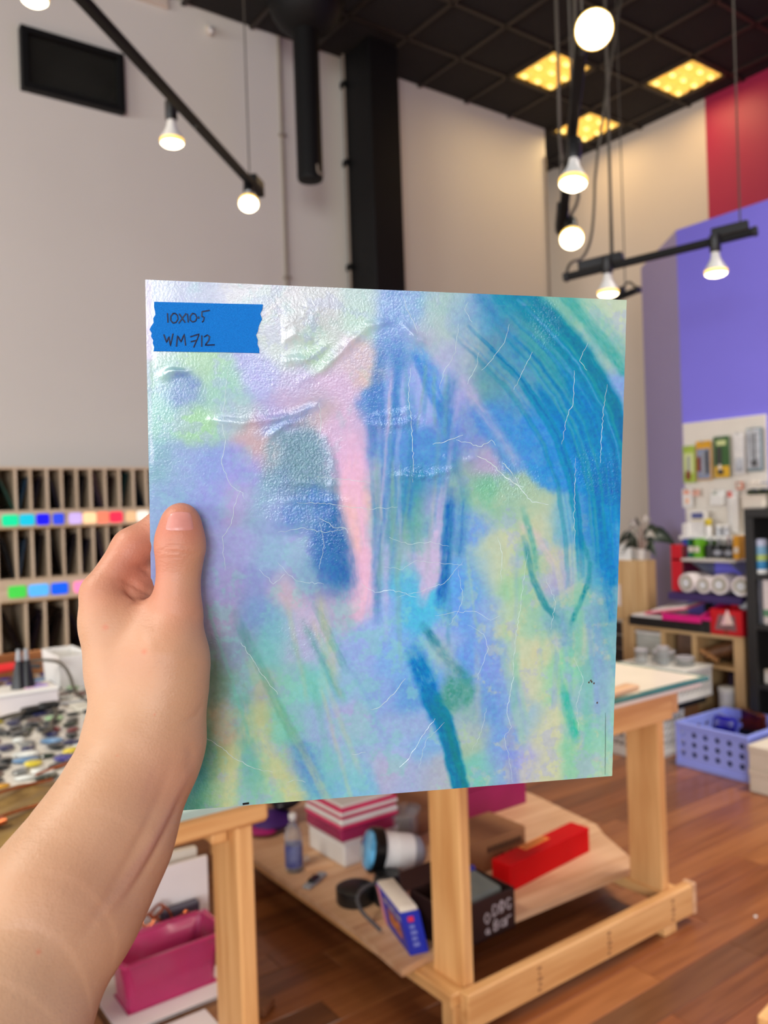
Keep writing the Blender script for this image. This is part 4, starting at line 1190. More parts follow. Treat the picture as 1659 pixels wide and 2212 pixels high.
# seen-from-the-front position: where the vertex falls when looked at from the eye
eye = (np.array((0, 0, 1.5)) - SO) @ np.stack([SX, SY, SN], 1)
tproj = eye[2] / (eye[2] - HV[:, 2])
FX, FY = (eye[0] + (HV[:, 0] - eye[0]) * tproj) * 1000, (eye[1] + (HV[:, 1] - eye[1]) * tproj) * 1000   # mm on the sheet plane
facing = np.clip(((eye - HV) * VN).sum(1) / np.linalg.norm(eye - HV, axis=1), 0, 1)
SKIN_LINES = [  # points (mm on the sheet plane), half width mm, depth mm (negative = raised), softness along
    ([(-122.0,1.7), (-118.4,3.5), (-113.2,4.1), (-108.7,2.9), (-106.2,0.9)], 0.5, 0.55),
    ([(-122.7,0.6), (-117.8,1.2), (-112.2,0.1), (-107.2,-1.2), (-103.5,-0.8)], 0.5, 0.7),
    ([(-120.6,5.9), (-114.3,6.3), (-108.0,5.2)], 0.45, 0.3),
    ([(-120.8,-1.8), (-113.3,-2.0), (-105.8,-3.6)], 0.45, 0.32),
    ([(-119.6,11.0), (-112.4,11.4), (-105.6,10.8)], 0.5, 0.12),
    ([(-141.0,-12.7), (-136.0,-15.2), (-131.4,-18.2), (-126.0,-20.7)], 1.1, 1.0),
    ([(-139.3,-17.5), (-136.3,-20.8), (-132.8,-24.0)], 1.2, 1.0),
    ([(-137.8,-5.8), (-132.5,-6.4), (-128.9,-8.4), (-126.8,-11.7)], 1.3, 0.7),
    ([(-102.5,-30.5), (-104.9,-31.3), (-108.1,-33.1)], 0.6, 0.3),
    ([(-137.7,-25.9), (-132.8,-24.2), (-128.7,-21.5)], 1.0, 0.5),
    ([(-107.3,-107.3), (-113.5,-121.6), (-123.6,-143.0), (-137.8,-166.5), (-155.4,-189.4)], 2.2, -0.75),
    ([(-111.6,-119.3), (-118.4,-136.1), (-128.5,-157.5), (-142.7,-180.9)], 2.0, 0.8),
    ([(-118.0,-109.0), (-124.4,-125.7), (-134.0,-147.0), (-149.4,-175.2), (-165.7,-198.2)], 3.0, 0.7),
    ([(-109.5,-98.3), (-107.9,-104.8), (-110.7,-116.9)], 2.5, 0.5),
    ([(-111.2,-87.5), (-105.3,-84.2), (-101.8,-78.3)], 1.6, 0.5),
    ([(-132.9,-31.3), (-128.7,-45.6), (-123.3,-60.2)], 3.5, -0.4),
]
for pts, wd, dp in SKIN_LINES:
    d, t = seg_dist(FX, FY, pts)
    k = np.exp(-(d / wd) ** 2) * np.sin(np.pi * np.clip(t, 0.03, 0.97)) ** 0.6 * (facing > 0.05)
    HV -= VN * (k * dp / 1000)[:, None]
# colour of the skin: tan with pink at the joints, the fingertip and the web, faint bluish veins
skin = np.ones((len(HV), 3)) * np.array((178, 139, 109.0))
tone = fbm(FX, FY, 30, 300, 4) - 0.5
skin += tone[:, None] * np.array((10, 14, 16.0))
PINK = [((-112.3,19.3), 9, .55), ((-119.2,12.9), 4, .35), ((-105.7,10.3), 5, .3), ((-112.6,2.0), 8, .25), ((-132.5,-10.2), 12, .5), ((-112.6,-29.6), 12, .28),
        ((-136.7,3.9), 14, .3), ((-154.8,-18.8), 10, .22), ((-135.5,-50.1), 14, .12), ((-120.9,-118.6), 16, .18), ((-129.9,10.3), 8, .25), ((-156.0,-167.1), 25, .1)]
for (cx, cy), r, a in PINK:
    k = np.exp(-((FX - cx) ** 2 + (FY - cy) ** 2) / (2 * r * r)) * a
    skin = skin * (1 - k[:, None]) + np.array((176, 96, 80.0)) * k[:, None]
for pts, wd, a in (([(-108.0,-109.7), (-116.4,-128.8), (-128.3,-150.0), (-147.1,-175.4), (-163.4,-196.0)], 2.2, .3), ([(-116.5,-132.5), (-130.8,-157.2), (-152.0,-189.8)], 1.8, .22), ([(-125.7,-106.0), (-134.9,-134.6)], 2, .1)):
    d, t = seg_dist(FX, FY, pts)
    k = np.exp(-(d / wd) ** 2) * a * np.sin(np.pi * np.clip(t, 0.02, 0.98))
    skin = skin * (1 - k[:, None]) + np.array((138, 88, 84.0)) * k[:, None]
for (cx, cy), r in (((-130.6,-49.8), 0.9), ((-149.0,-36.5), 1.0), ((-185.2,-202.3), 0.9), ((-126.4,-82.6), 0.4), ((-144.5,-102.7), 0.4)):
    k = np.exp(-((FX - cx) ** 2 + (FY - cy) ** 2) / (2 * r * r)) * 0.45
    skin = skin * (1 - k[:, None]) + np.array((186, 92, 68.0)) * k[:, None]
HW = SO + HV[:, :1] * SX + HV[:, 1:2] * SY + HV[:, 2:] * SN
person = thing('person', 'bare left hand and forearm gripping the glass sheet by its left edge', 'person', tuple(SO - SX * 0.2 - SY * 0.3 + SN * 0.1))
porg = np.array(person.location)
me = bpy.data.meshes.new('arm')
me.from_pydata((HW - porg).tolist(), [], quads.tolist())
me.update()
me.shade_smooth()
ca = me.color_attributes.new('skin_tone', 'FLOAT_COLOR', 'POINT')
ls = np.where(skin / 255 <= 0.04045, skin / 255 / 12.92, ((skin / 255 + 0.055) / 1.055) ** 2.4)
ca.data.foreach_set('color', np.concatenate([ls, np.ones((len(ls), 1))], 1).astype(np.float32).ravel())
M_SKIN = bpy.data.materials.new('skin')
M_SKIN.use_nodes = True
nt = M_SKIN.node_tree
bs = nt.nodes['Principled BSDF']
an = nt.nodes.new('ShaderNodeAttribute')
an.attribute_name = 'skin_tone'
tc = nt.nodes.new('ShaderNodeTexCoord')
vo = nt.nodes.new('ShaderNodeTexVoronoi')
vo.inputs['Scale'].default_value = 900
n3 = nt.nodes.new('ShaderNodeTexNoise')
n3.inputs['Scale'].default_value = 260
n3.inputs['Detail'].default_value = 4
mpn = nt.nodes.new('ShaderNodeMapping')
mpn.inputs['Scale'].default_value = (1, 1, 3.2)
nt.links.new(tc.outputs['Object'], mpn.inputs['Vector'])
nt.links.new(mpn.outputs['Vector'], n3.inputs['Vector'])
nt.links.new(tc.outputs['Object'], vo.inputs['Vector'])
ad = nt.nodes.new('ShaderNodeMath')
ad.operation = 'MULTIPLY_ADD'
ad.inputs[1].default_value = 0.35
nt.links.new(vo.outputs['Distance'], ad.inputs[0])
nt.links.new(n3.outputs['Fac'], ad.inputs[2])
bp = nt.nodes.new('ShaderNodeBump')
bp.inputs['Strength'].default_value = 0.3
bp.inputs['Distance'].default_value = 0.0008
nt.links.new(ad.outputs[0], bp.inputs['Height'])
nt.links.new(bp.outputs['Normal'], bs.inputs['Normal'])
nt.links.new(an.outputs['Color'], bs.inputs['Base Color'])
bs.inputs['Roughness'].default_value = 0.5
bs.inputs['Specular IOR Level'].default_value = 0.35
bs.inputs['Subsurface Weight'].default_value = 0.12
bs.inputs['Subsurface Radius'].default_value = (1.0, 0.35, 0.2)
bs.inputs['Subsurface Scale'].default_value = 0.004
me.materials.append(M_SKIN)
arm = bpy.data.objects.new('arm', me)
COL.objects.link(arm)
arm.parent = person

# thumbnail: a curved plate laid on the thumb
from mathutils.bvhtree import BVHTree
bvh = BVHTree.FromPolygons([Vector(p) for p in HW], quads.tolist())
nc = np.array((-0.1114, 0.0191))
nhx, nhy = 0.0077, 0.0056
vs, fs, K = [], [], 12
for layer, lift in ((0, -0.0003), (1, 0.00045)):
    for j in range(K + 1):
        for i in range(K + 1):
            a, b = i / K * 2 - 1, j / K * 2 - 1
            sx = math.copysign(abs(a), a) * (1 - 0.10 * abs(b) ** 4)
            sy = b * (1 - 0.10 * abs(a) ** 4) + (0.12 * (a * a) if b > 0 else -0.16 * (1 - a * a) + 0.10)
            aim_pt = Vector(SW(nc[0] + sx * nhx, nc[1] + sy * nhy, 0.021))
            hit, nn, _, _ = bvh.find_nearest(aim_pt)
            rim = max(abs(a), abs(b)) ** 8
            vs.append(hit + nn * (lift - (0.00035 * rim if layer else 0)))
n = (K + 1) ** 2
for j in range(K):
    for i in range(K):
        q = j * (K + 1) + i
        fs.append((q + n, q + 1 + n, q + K + 2 + n, q + K + 1 + n))
        fs.append((q, q + K + 1, q + K + 2, q + 1))
obj('thumbnail', MB().add(vs, fs), mat('pink_nail', (190, 128, 118), 0.42, rgb2=(182, 120, 110), vscale=160, coat=0.1), person, 60, label='short pink thumbnail')
# ------------------------------------------------------------------ shared materials for furniture and goods
M_PINE = {a: wood('pine_%s' % a, (226, 176, 116), (202, 146, 88), a) for a in 'XYZ'}
M_PLY = wood('plywood_face', (216, 176, 138), (196, 150, 112), 'X')
M_PLY_EDGE = wood('plywood_edge', (190, 146, 96), (150, 108, 66), 'X')
M_TABLE_CREAM = mat('cream_bench_surface', (246, 234, 214), 0.18, var=0.02, coat=0.6)
M_TABLE_WHITE = mat('white_bench_surface', (224, 220, 212), 0.2, var=0.03, coat=0.6)
M_GLASS_EDGE = mat('green_glass_edge', (58, 122, 106), 0.15, var=0.1, coat=0.5)
M_GLASS_PALE = mat('pale_glass_edge', (176, 202, 192), 0.15, var=0.1, coat=0.5)
M_WHITE = mat('white_plastic', (226, 224, 220), 0.4, var=0.03)
M_OFFWHITE = mat('off_white_card', (216, 206, 192), 0.6, var=0.04)
M_PAPER = mat('white_paper', (222, 214, 212), 0.7, var=0.03)
M_CLEAR = mat('clear_plastic', (225, 232, 236), 0.08, var=0.03, trans=0.75, alpha=0.55)
M_PINKCLEAR = mat('translucent_magenta_plastic', (214, 60, 122), 0.25, var=0.12, vscale=5, trans=0.35, alpha=0.8, coat=0.3)
M_MAGENTA = mat('magenta_plastic', (214, 24, 124), 0.35, var=0.06)
M_MAGENTA_CARD = mat('plum_magenta_card', (150, 26, 84), 0.5, var=0.05)
M_PINK = mat('hot_pink_plastic', (216, 48, 102), 0.3, var=0.05)
M_COPPER = mat('copper_foil', (214, 122, 78), 0.22, metal=0.9, var=0.15, vscale=40)
M_BRASS = mat('crumpled_brass_foil', (150, 122, 70), 0.4, metal=0.3, rgb2=(104, 80, 44), vscale=14, bump=0.8, bscale=30)
M_CARD = mat('cardboard', (160, 112, 72), 0.7, var=0.06)
M_BLACK_GLOSS = mat('glossy_black', (16, 16, 17), 0.25, var=0.05)
M_RED = mat('bright_red_card', (200, 5, 10), 0.6, var=0.05, spec=0.2)
M_BROWN_BOX = mat('dark_brown_print', (42, 22, 18), 0.5, var=0.08)
M_CHALK = mat('white_print', (170, 158, 160), 0.6, var=0.05)
M_ROYAL = mat('royal_blue_print', (28, 44, 168), 0.4, var=0.06)
M_ORANGE = mat('orange_label', (240, 142, 58), 0.4, var=0.05)
M_GREY = mat('grey_plastic', (150, 152, 156), 0.35, var=0.05)
M_DARKGREY = mat('dark_grey_metal', (74, 74, 76), 0.35, var=0.05)
M_PURPLE_BAG = mat('violet_fabric', (72, 30, 116), 0.6, var=0.15, vscale=12)
M_BLUE_LENS = mat('glossy_sky_blue', (96, 178, 226), 0.08, var=0.25, vscale=22, coat=0.8)
M_COBALT = mat('cobalt_glass', (18, 14, 176), 0.06, var=0.3, vscale=14, coat=0.5)
M_AMBERGLASS = mat('amber_brown_glass', (104, 40, 14), 0.08, rgb2=(46, 18, 12), vscale=8, coat=0.5)


# ------------------------------------------------------------------ right-hand workbench
bench2 = thing('workbench', 'right-hand pine workbench with a cream glass-topped surface and a low shelf', 'workbench', (2.0, 2.6, 0))
obj('tabletop', MB().box(1.50, 2.48, 1.635, 3.52, 0.868, 0.902, 0.002), M_TABLE_CREAM, bench2)
for b in ((1.485, 2.495, 1.615, 1.634), (1.485, 2.495, 3.521, 3.54), (1.485, 1.499, 1.634, 3.521), (2.481, 2.495, 1.634, 3.521)):
    obj('glass_edge', MB().box(b[0], b[1], b[2], b[3], 0.889, 0.9025, 0.001), M_GLASS_EDGE, bench2, label='green glass edge')
obj('apron', MB().box(1.53, 2.36, 1.665, 1.703, 0.775, 0.868, 0.003), M_PINE['X'], bench2)
obj('apron', MB().box(1.53, 2.36, 3.44, 3.478, 0.775, 0.868, 0.003), M_PINE['X'], bench2)
for x in (1.57, 2.41):
    obj('side_apron', MB().box(x, x + 0.036, 1.703, 3.44, 0.775, 0.868, 0.003), M_PINE['Y'], bench2)
for x, y in ((1.53, 1.795), (2.452, 1.795), (1.53, 3.3), (2.452, 3.3)):
    obj('leg', MB().box(x, x + 0.038, y, y + 0.14, 0.095, 0.868, 0.004), M_PINE['Z'], bench2)
obj('front_rail', MB().box(1.505, 2.565, 1.752, 1.79, 0.03, 0.135, 0.004), M_PINE['X'], bench2)
obj('rear_rail', MB().box(1.505, 2.565, 3.45, 3.488, 0.03, 0.135, 0.004), M_PINE['X'], bench2)
obj('rail_end', MB().box(2.565, 2.585, 1.75, 1.795, 0.028, 0.137, 0.003), M_PLY, bench2)
for x in (1.475, 2.44):
    obj('side_rail', MB().box(x, x + 0.089, 1.79, 3.45, 0.09, 0.128, 0.004), M_PINE['Y'], bench2)
for x, y in ((1.485, 1.793), (2.40, 1.753), (1.485, 3.39), (2.42, 3.44)):
    obj('foot', MB().box(x, x + 0.07, y, y + 0.055, 0.0, 0.0895 if x < 2 else 0.03, 0.004), M_PINE['Z'], bench2)
SZ = 0.15
b1 = [(1.425, 1.951, 0.150), (1.528, 1.963, 0.150), (1.909, 1.965, 0.150), (2.471, 1.949, 0.150), (2.551, 1.996, 0.150), (2.667, 2.236, 0.150), (1.45, 2.24, SZ)]
obj('shelf_board', MB().plate(b1, (0, 0, -0.02)), M_PLY, bench2)
b2 = [(1.45, 2.245, SZ), (2.673, 2.238, 0.150), (2.716, 2.305, 0.150), (2.786, 2.738, 0.150), (2.8, 3.4, SZ), (1.45, 3.4, SZ)]
obj('shelf_board', MB().plate(b2, (0, 0, -0.02)), M_PLY, bench2)
# printed lumber stamps on the rail
for x in (1.78, 2.1, 2.44):
    st = MB()
    for k in range(5):
        st.box(x + 0.004 * (k % 2), x + 0.012 + 0.004 * (k % 3), 1.7513, 1.7522, 0.045 + k * 0.016, 0.053 + k * 0.016)
    obj('lumber_stamp', st, mat('brown_stamp_ink', (150, 104, 66), 0.7), bench2, kind='stuff')
one('wood_block', MB().obox((2.087, 1.662, 0.911), (0.16, 0.05, 0.016), (0, 0, 8), 0.003), M_PLY, 'flat piece of wood lying at the front of the cream bench top', 'wood')

# things on the low shelf of the right-hand bench
def lidded_box(name, label, cat, x0, x1, y0, y1, z0, layers, group=None):
    t = thing(name, label, cat, ((x0 + x1) / 2, (y0 + y1) / 2, z0), group)
    z = z0
    for nm, h, grow, m in layers:
        obj(nm, MB().box(x0 - grow, x1 + grow, y0 - grow, y1 + grow, z, z + h, 0.006), m, t)
        z += h
    return z


px, py = 1.674, 2.637
z = lidded_box('storage_box', 'plain white box at the bottom of the pink stack on the bench shelf', 'box', px, px + 0.26, py, py + 0.26, SZ, (('body', 0.085, 0, M_WHITE), ('lid', 0.02, 0.004, M_WHITE)))
z = lidded_box('storage_box', 'translucent pink box with a white lid on the plain white box', 'box', px - 0.02, px + 0.24, py - 0.02, py + 0.24, z,
               (('body', 0.05, 0, M_PINKCLEAR), ('rim', 0.012, 0.006, M_PINK), ('lid', 0.022, 0.004, M_WHITE)))
z = lidded_box('storage_box', 'top pink box of the stack, with a red rim and white lid', 'box', px - 0.02, px + 0.24, py - 0.02, py + 0.24, z,
               (('body', 0.014, 0, M_PINK), ('rim', 0.014, 0.006, M_WHITE), ('lid', 0.012, 0.004, M_PINK), ('lid_panel', 0.01, -0.01, M_WHITE)))
c = (1.520, 2.747, 0.150)
t = thing('plastic_bottle', 'clear plastic bottle with a blue label left of the pink boxes', 'bottle', c)
obj('bottle_body', MB().lathe([(0.028, 0), (0.033, 0.006), (0.033, 0.06), (0.030, 0.068), (0.033, 0.076), (0.033, 0.13), (0.026, 0.16), (0.013, 0.178), (0.012, 0.195)], c, n=20), M_CLEAR, t)
obj('bottle_label', MB().lathe([(0.0335, 0.02), (0.0338, 0.022), (0.0338, 0.1), (0.0335, 0.102)], c, n=20), mat('pale_blue_label', (120, 128, 170), 0.5, rgb2=(70, 76, 140), vscale=20), t)
obj('bottle_cap', MB().lathe([(0.014, 0.193), (0.015, 0.195), (0.015, 0.212), (0.013, 0.215)], c, n=16), M_WHITE, t)
c = (1.634, 3.118, 0.150)
t = thing('fabric_bag', 'purple and magenta fabric bag slumped behind the clear bottle', 'bag', c)
obj('bag_body', MB().ell((c[0] + 0.02, c[1] + 0.06, SZ + 0.035), (0.11, 0.1, 0.035), 0.5), M_PURPLE_BAG, t)
obj('bag_flap', MB().ell((c[0] - 0.05, c[1] + 0.05, SZ + 0.022), (0.07, 0.1, 0.02), 0.3), mat('magenta_fabric', (170, 20, 110), 0.6, var=0.1), t)
c = (1.715, 3.183, 0.150)
t = thing('black_case', 'soft black case lying on the purple bag', 'case', (c[0] + 0.05, c[1] + 0.1, SZ + 0.07))
obj('case_body', MB().ell((c[0] + 0.03, c[1] + 0.02, SZ + 0.105), (0.1, 0.07, 0.045), 0.8), mat('black_fabric', (30, 29, 36), 0.7, var=0.15), t)
obj('case_zip', MB().tube([(c[0] - 0.05, c[1] - 0.05, SZ + 0.1), (c[0] + 0.03, c[1] - 0.06, SZ + 0.112), (c[0] + 0.11, c[1] + 0.03, SZ + 0.105)], 0.003, 6, 1), M_GREY, t)
c = (1.946, 2.632, 0.150)
for k, (ox, oy, lab) in enumerate(((0, 0, 'taller clear plastic tub right of the pink boxes'), (0.09, 0.09, 'shorter clear plastic tub behind the taller tub'))):
    t = thing('plastic_tub', lab, 'tub', (c[0] + ox, c[1] + oy, SZ), 'clear tubs on the bench shelf')
    h = 0.14 - 0.03 * k
    obj('tub_wall', MB().lathe([(0.045, 0), (0.05, 0.004), (0.055, h)], t.location, n=24), M_CLEAR, t)
    obj('tub_rim', MB().lathe([(0.055, h), (0.062, h + 0.002), (0.062, h + 0.01), (0.05, h + 0.012)], t.location, n=24), M_CLEAR, t)
c = (2.031, 2.636, 0.150)
z = lidded_box('cardboard_box', 'brown cardboard box behind the middle bench leg', 'box', c[0] - 0.02, c[0] + 0.24, c[1] + 0.06, c[1] + 0.3, SZ, (('carton', 0.1, 0, M_CARD), ('flap', 0.006, 0.003, M_CARD)))
# white power tool with blue lens, on its black stand
c = Vector((1.590, 2.375, 0.150))
t = thing('power_tool', 'small white and grey power tool with a glossy blue end on a black stand', 'tool', c)
ax = Vector((0.92, -0.30, -0.22)).normalized()
o0 = Vector((1.647, 2.420, 0.296))
obj('blue_end', MB().lathe([(0.052, -0.02), (0.066, -0.012), (0.068, 0.0)], o0, ax, 28), M_BLUE_LENS, t)
obj('black_collar', MB().lathe([(0.074, -0.004), (0.078, 0.0), (0.078, 0.035), (0.07, 0.04)], o0, ax, 28), M_BLACK_GLOSS, t)
obj('white_body', MB().lathe([(0.066, 0.036), (0.066, 0.08), (0.0635, 0.083), (0.066, 0.086), (0.065, 0.15)], o0, ax, 28), M_WHITE, t)
obj('grey_tail', MB().lathe([(0.065, 0.15), (0.058, 0.18), (0.035, 0.2)], o0, ax, 28), M_GREY, t)
obj('stand_post', MB().lathe([(0.05, 0), (0.052, 0.01), (0.05, 0.085), (0.042, 0.1)], (c.x + 0.055, c.y - 0.06, SZ), n=24), M_PLASTIC_BLACK, t)
obj('stand_base', MB().lathe([(0.062, 0), (0.066, 0.006), (0.066, 0.05), (0.05, 0.058)], (c.x - 0.03, c.y + 0.02, SZ), n=28), M_PLASTIC_BLACK, t)
obj('power_cord', MB().tube([(c.x + 0.02, c.y - 0.09, SZ + 0.1), (1.494, 2.271, 0.255), (1.454, 2.226, 0.224), (1.50, 2.16, SZ + 0.01)], 0.006, 8, 2), M_DARKGREY, t)
c = (1.529, 2.613, 0.150)
t = thing('metal_tool', 'thin grey metal hand tool lying by the edge of the shelf', 'tool', c)
obj('tool_blade', MB().obox((c[0], c[1], SZ + 0.006), (0.13, 0.035, 0.012), (0, 0, 30), 0.004), M_GREY, t)
obj('tool_grip', MB().obox((c[0] - 0.01, c[1] - 0.01, SZ + 0.018), (0.05, 0.03, 0.012), (0, 0, 30), 0.004), M_BLACK_GLOSS, t)
c = (1.608, 2.736, 0.150)
one('wood_scrap', MB().plate([(c[0] - 0.06, c[1] - 0.02, SZ), (c[0] + 0.05, c[1] - 0.05, SZ), (c[0] + 0.02, c[1] + 0.06, SZ)], (0, 0, 0.012)), M_PLY, 'triangular wood scrap beside the clear bottle', 'wood')
c = (1.585, 2.767, 0.150)
one('glass_bead', MB().ell((c[0], c[1], SZ + 0.022), (0.012, 0.012, 0.012), n=12, m=8), M_CLEAR, 'small clear glass bead on the triangular wood scrap', 'bead')

# blue box leaning at the end of the shelf
c0, c1 = Vector((1.490, 1.995, 0.150)), Vector((1.546, 2.185, 0.150))
t = thing('blue_box', 'tilted royal blue product box with a white top at the near end of the shelf', 'box', c0)
d = (c1 - c0).normalized()
sd = Vector((d.y, -d.x, 0))
if sd.x < 0:
    sd = -sd
up = Vector((-0.10, 0.22, 1)).normalized() * 0.125
L = (c1 - c0).length + 0.03
w2 = 0.062
P8 = [c0, c0 + sd * w2, c0 + sd * w2 + d * L, c0 + d * L]
obj('carton', MB().hull8([p for p in P8] + [p + up for p in P8], 0.002), M_ROYAL, t)
P9 = [p + up for p in P8]
obj('white_top', MB().hull8([p - (p - sum(P9, Vector()) / 4) * 0.03 for p in P9] + [p + up * 0.10 - (p - sum(P9, Vector()) / 4) * 0.12 for p in P9], 0.003), M_OFFWHITE, t)
nl = (-sd)
face = lambda u, v, o=0.0008: c0 + d * (L * u) + up * v + nl * o
mk = MB().plate([face(0.16, .25), face(0.16, .62), face(0.62, .66), face(0.66, .3)], nl * 0.0008)
obj('orange_picture', mk, mat('orange_print', (206, 120, 52), 0.5, rgb2=(120, 70, 60), vscale=60), t)
for k in range(3):
    mk = MB().plate([face(0.06 + .25 * k, .76), face(0.06 + .25 * k, .86), face(0.24 + .25 * k, .86), face(0.24 + .25 * k, .76)], nl * 0.0008)
    obj('white_letter', mk, M_CHALK, t)
obj('pink_stripe', MB().plate([face(0.86, .02), face(0.86, .98), face(0.99, .98), face(0.99, .02)], nl * 0.0008), mat('pink_print', (228, 150, 160), 0.5), t)
nf = -d
ff = lambda u, v: c0 + sd * (w2 * u) + up * v + nf * 0.0008
mk = MB()
for k in range(4):
    mk.plate([ff(.3, .2 + .14 * k), ff(.3, .28 + .14 * k), ff(.62 - .06 * (k % 2), .28 + .14 * k), ff(.62 - .06 * (k % 2), .2 + .14 * k)], nf * 0.0008)
obj('side_print', mk, mat('pale_blue_print', (120, 130, 205), 0.5), t)
obj('red_badge', MB().plate([ff(.3, .78), ff(.3, .9), ff(.6, .9), ff(.6, .78)], nf * 0.001), mat('red_print', (206, 40, 70), 0.5), t)

# dark brown printed carton, open at the top
xr, yr = (1.857, 1.918, 0.150)[0], (1.857, 1.918, 0.150)[1]
xl = 1.592
H1 = 0.128
t = thing('brown_carton', 'dark brown open carton with white hand-drawn lettering behind the middle leg', 'box', ((xl + xr) / 2, yr + 0.1, SZ))
th = 0.004
for nm, b in (('carton_wall', (xl, xr, yr, yr + th)), ('carton_wall', (xl, xr, yr + 0.2, yr + 0.2 + th)), ('carton_wall', (xl, xl + th, yr, yr + 0.2)), ('carton_wall', (xr - th, xr, yr, yr + 0.2))):
    obj(nm, MB().box(b[0], b[1], b[2], b[3], SZ, SZ + H1, 0.001), M_BROWN_BOX, t)
obj('carton_base', MB().box(xl, xr, yr, yr + 0.2, SZ, SZ + 0.004), M_BROWN_BOX, t)
obj('carton_wall', MB().plate([(xl - 0.03, yr + 0.2, SZ + H1), (xr, yr + 0.2, SZ + H1), (xr, yr + 0.26, SZ + H1 + 0.035), (xl, yr + 0.26, SZ + H1 + 0.035)], (0, 0.003, -0.002)), M_BROWN_BOX, t)


def scribble(cx, cz, pts, s, y):
    return [(cx + a * s, y, cz + b * s) for a, b in pts]


LET = {'D': [(0, 0), (0, 1), (.45, .9), (.6, .5), (.45, .1), (0, 0)], 'O': [(.3, 0), (0, .3), (0, .7), (.3, 1), (.6, .7), (.6, .3), (.3, 0)],
       'S': [(0, .1), (.35, 0), (.6, .25), (.3, .5), (.05, .7), (.3, 1), (.6, .9)], 'G': [(.6, .8), (.3, 1), (0, .6), (.1, .15), (.4, 0), (.6, .3), (.35, .42)],
       'B': [(0, 0), (0, 1), (.5, .85), (.4, .55), (0, .5), (.5, .4), (.55, .1), (0, 0)], 'a': [(.5, .5), (.2, .55), (0, .25), (.25, 0), (.5, .2), (.5, .55), (.55, 0)], 'r': [(0, 0), (0, .5), (.2, .4), (.4, .5)]}
yy = yr - 0.0008
for (ch, cx, cz, s) in (('O', xl + .012, SZ + .066, .035), ('G', xl + .045, SZ + .064, .033), ('B', xl + .014, SZ + .02, .03), ('a', xl + .044, SZ + .02, .04),
                        ('O', xr - .132, SZ + .05, .033), ('D', xr - .097, SZ + .064, .036), ('O', xr - .068, SZ + .072, .032), ('G', xr - .04, SZ + .066, .036), ('S', xr - .07, SZ + .066, .03),
                        ('B', xr - .094, SZ + .018, .034), ('a', xr - .068, SZ + .018, .044), ('r', xr - .04, SZ + .022, .05), ('a', xr - .13, SZ + .016, .03)):
    obj('white_letter', MB().tube(scribble(cx, cz, LET[ch], s, yy), 0.0024, 5, 1), M_CHALK, t)
one('folded_cloth', MB().obox((xr - 0.09, yr + 0.1, SZ + 0.115), (0.15, 0.13, 0.03), (8, 0, 4), 0.01), mat('grey_green_cloth', (112, 118, 112), 0.7, var=0.15), 'grey folded cloth on top in the open brown carton', 'cloth')
one('blue_folder', MB().obox((xr - 0.10, yr + 0.165, SZ + 0.125), (0.17, 0.014, 0.045), (-20, 0, 3), 0.003), mat('deep_blue_card', (52, 56, 150), 0.5), 'blue folder edge standing in the open brown carton', 'folder')

# long red box, cardboard carton, magenta box
r0, r1 = Vector((2.042, 2.099, 0.150)), Vector((2.486, 2.146, 0.150))
d = (r1 - r0).normalized()
sd = Vector((-d.y, d.x, 0))
t = thing('red_box', 'long glossy red box with an orange label on its top', 'box', (r0 + r1) / 2)
r0 = r0 - d * 0.03
P4 = [r0, r1, r1 + sd * 0.085, r0 + sd * 0.085]
upz = Vector((0, 0, 0.093))
obj('carton', MB().hull8(P4 + [p + upz for p in P4], 0.002), M_RED, t)
tp = lambda u, v: r0.lerp(r1, u) + sd * (0.085 * v) + upz
lb = obj('label', MB().plate([tp(.30, .52), tp(.60, .52), tp(.60, .95), tp(.30, .95)], (0, 0, 0.0012)), M_ORANGE, t)
pm = MB()
for k in range(7):
    pm.plate([tp(.32 + .038 * k, .66), tp(.345 + .038 * k, .66), tp(.345 + .038 * k, .8), tp(.32 + .038 * k, .8)], (0, 0, 0.002))
obj('label_lettering', pm, mat('dark_orange_print', (176, 84, 24), 0.5), lb)
c = (2.268, 2.271, 0.150)
x1, y0 = c[0], c[1]
t = thing('cardboard_box', 'brown cardboard carton with dark printed lettering behind the red box', 'box', (x1 - 0.14, y0 + 0.1, SZ))
obj('carton', MB().box(x1 - 0.3, x1, y0, y0 + 0.2, SZ, SZ + 0.115, 0.003), M_CARD, t)
obj('flap', MB().box(x1 - 0.298, x1 - 0.002, y0 + 0.101, y0 + 0.199, SZ + 0.115, SZ + 0.118), M_CARD, t)
obj('flap', MB().box(x1 - 0.298, x1 - 0.002, y0 + 0.001, y0 + 0.099, SZ + 0.115, SZ + 0.118), M_CARD, t)
pm = MB()
for k in range(9):
    pm.box(x1 - 0.2 + k * 0.02, x1 - 0.186 + k * 0.02, y0 - 0.0012, y0, SZ + 0.066, SZ + 0.088)
for k in range(6):
    pm.box(x1 - 0.16 + k * 0.024, x1 - 0.145 + k * 0.024, y0 - 0.0012, y0, SZ + 0.03, SZ + 0.044 + 0.006 * (k % 2))
obj('printed_lettering', pm, mat('dark_brown_ink', (64, 38, 22), 0.7), t)
c = (2.685, 2.666, 0.150)
t = thing('magenta_box', 'deep magenta box standing at the back of the low shelf', 'box', (c[0] - 0.15, c[1] + 0.15, SZ))
obj('carton', MB().box(c[0] - 0.36, c[0], c[1] + 0.01, c[1] + 0.26, SZ, SZ + 0.13, 0.003), M_MAGENTA_CARD, t)
obj('lid', MB().box(c[0] - 0.363, c[0] + 0.003, c[1] + 0.007, c[1] + 0.263, SZ + 0.13, SZ + 0.15, 0.003), M_MAGENTA_CARD, t)

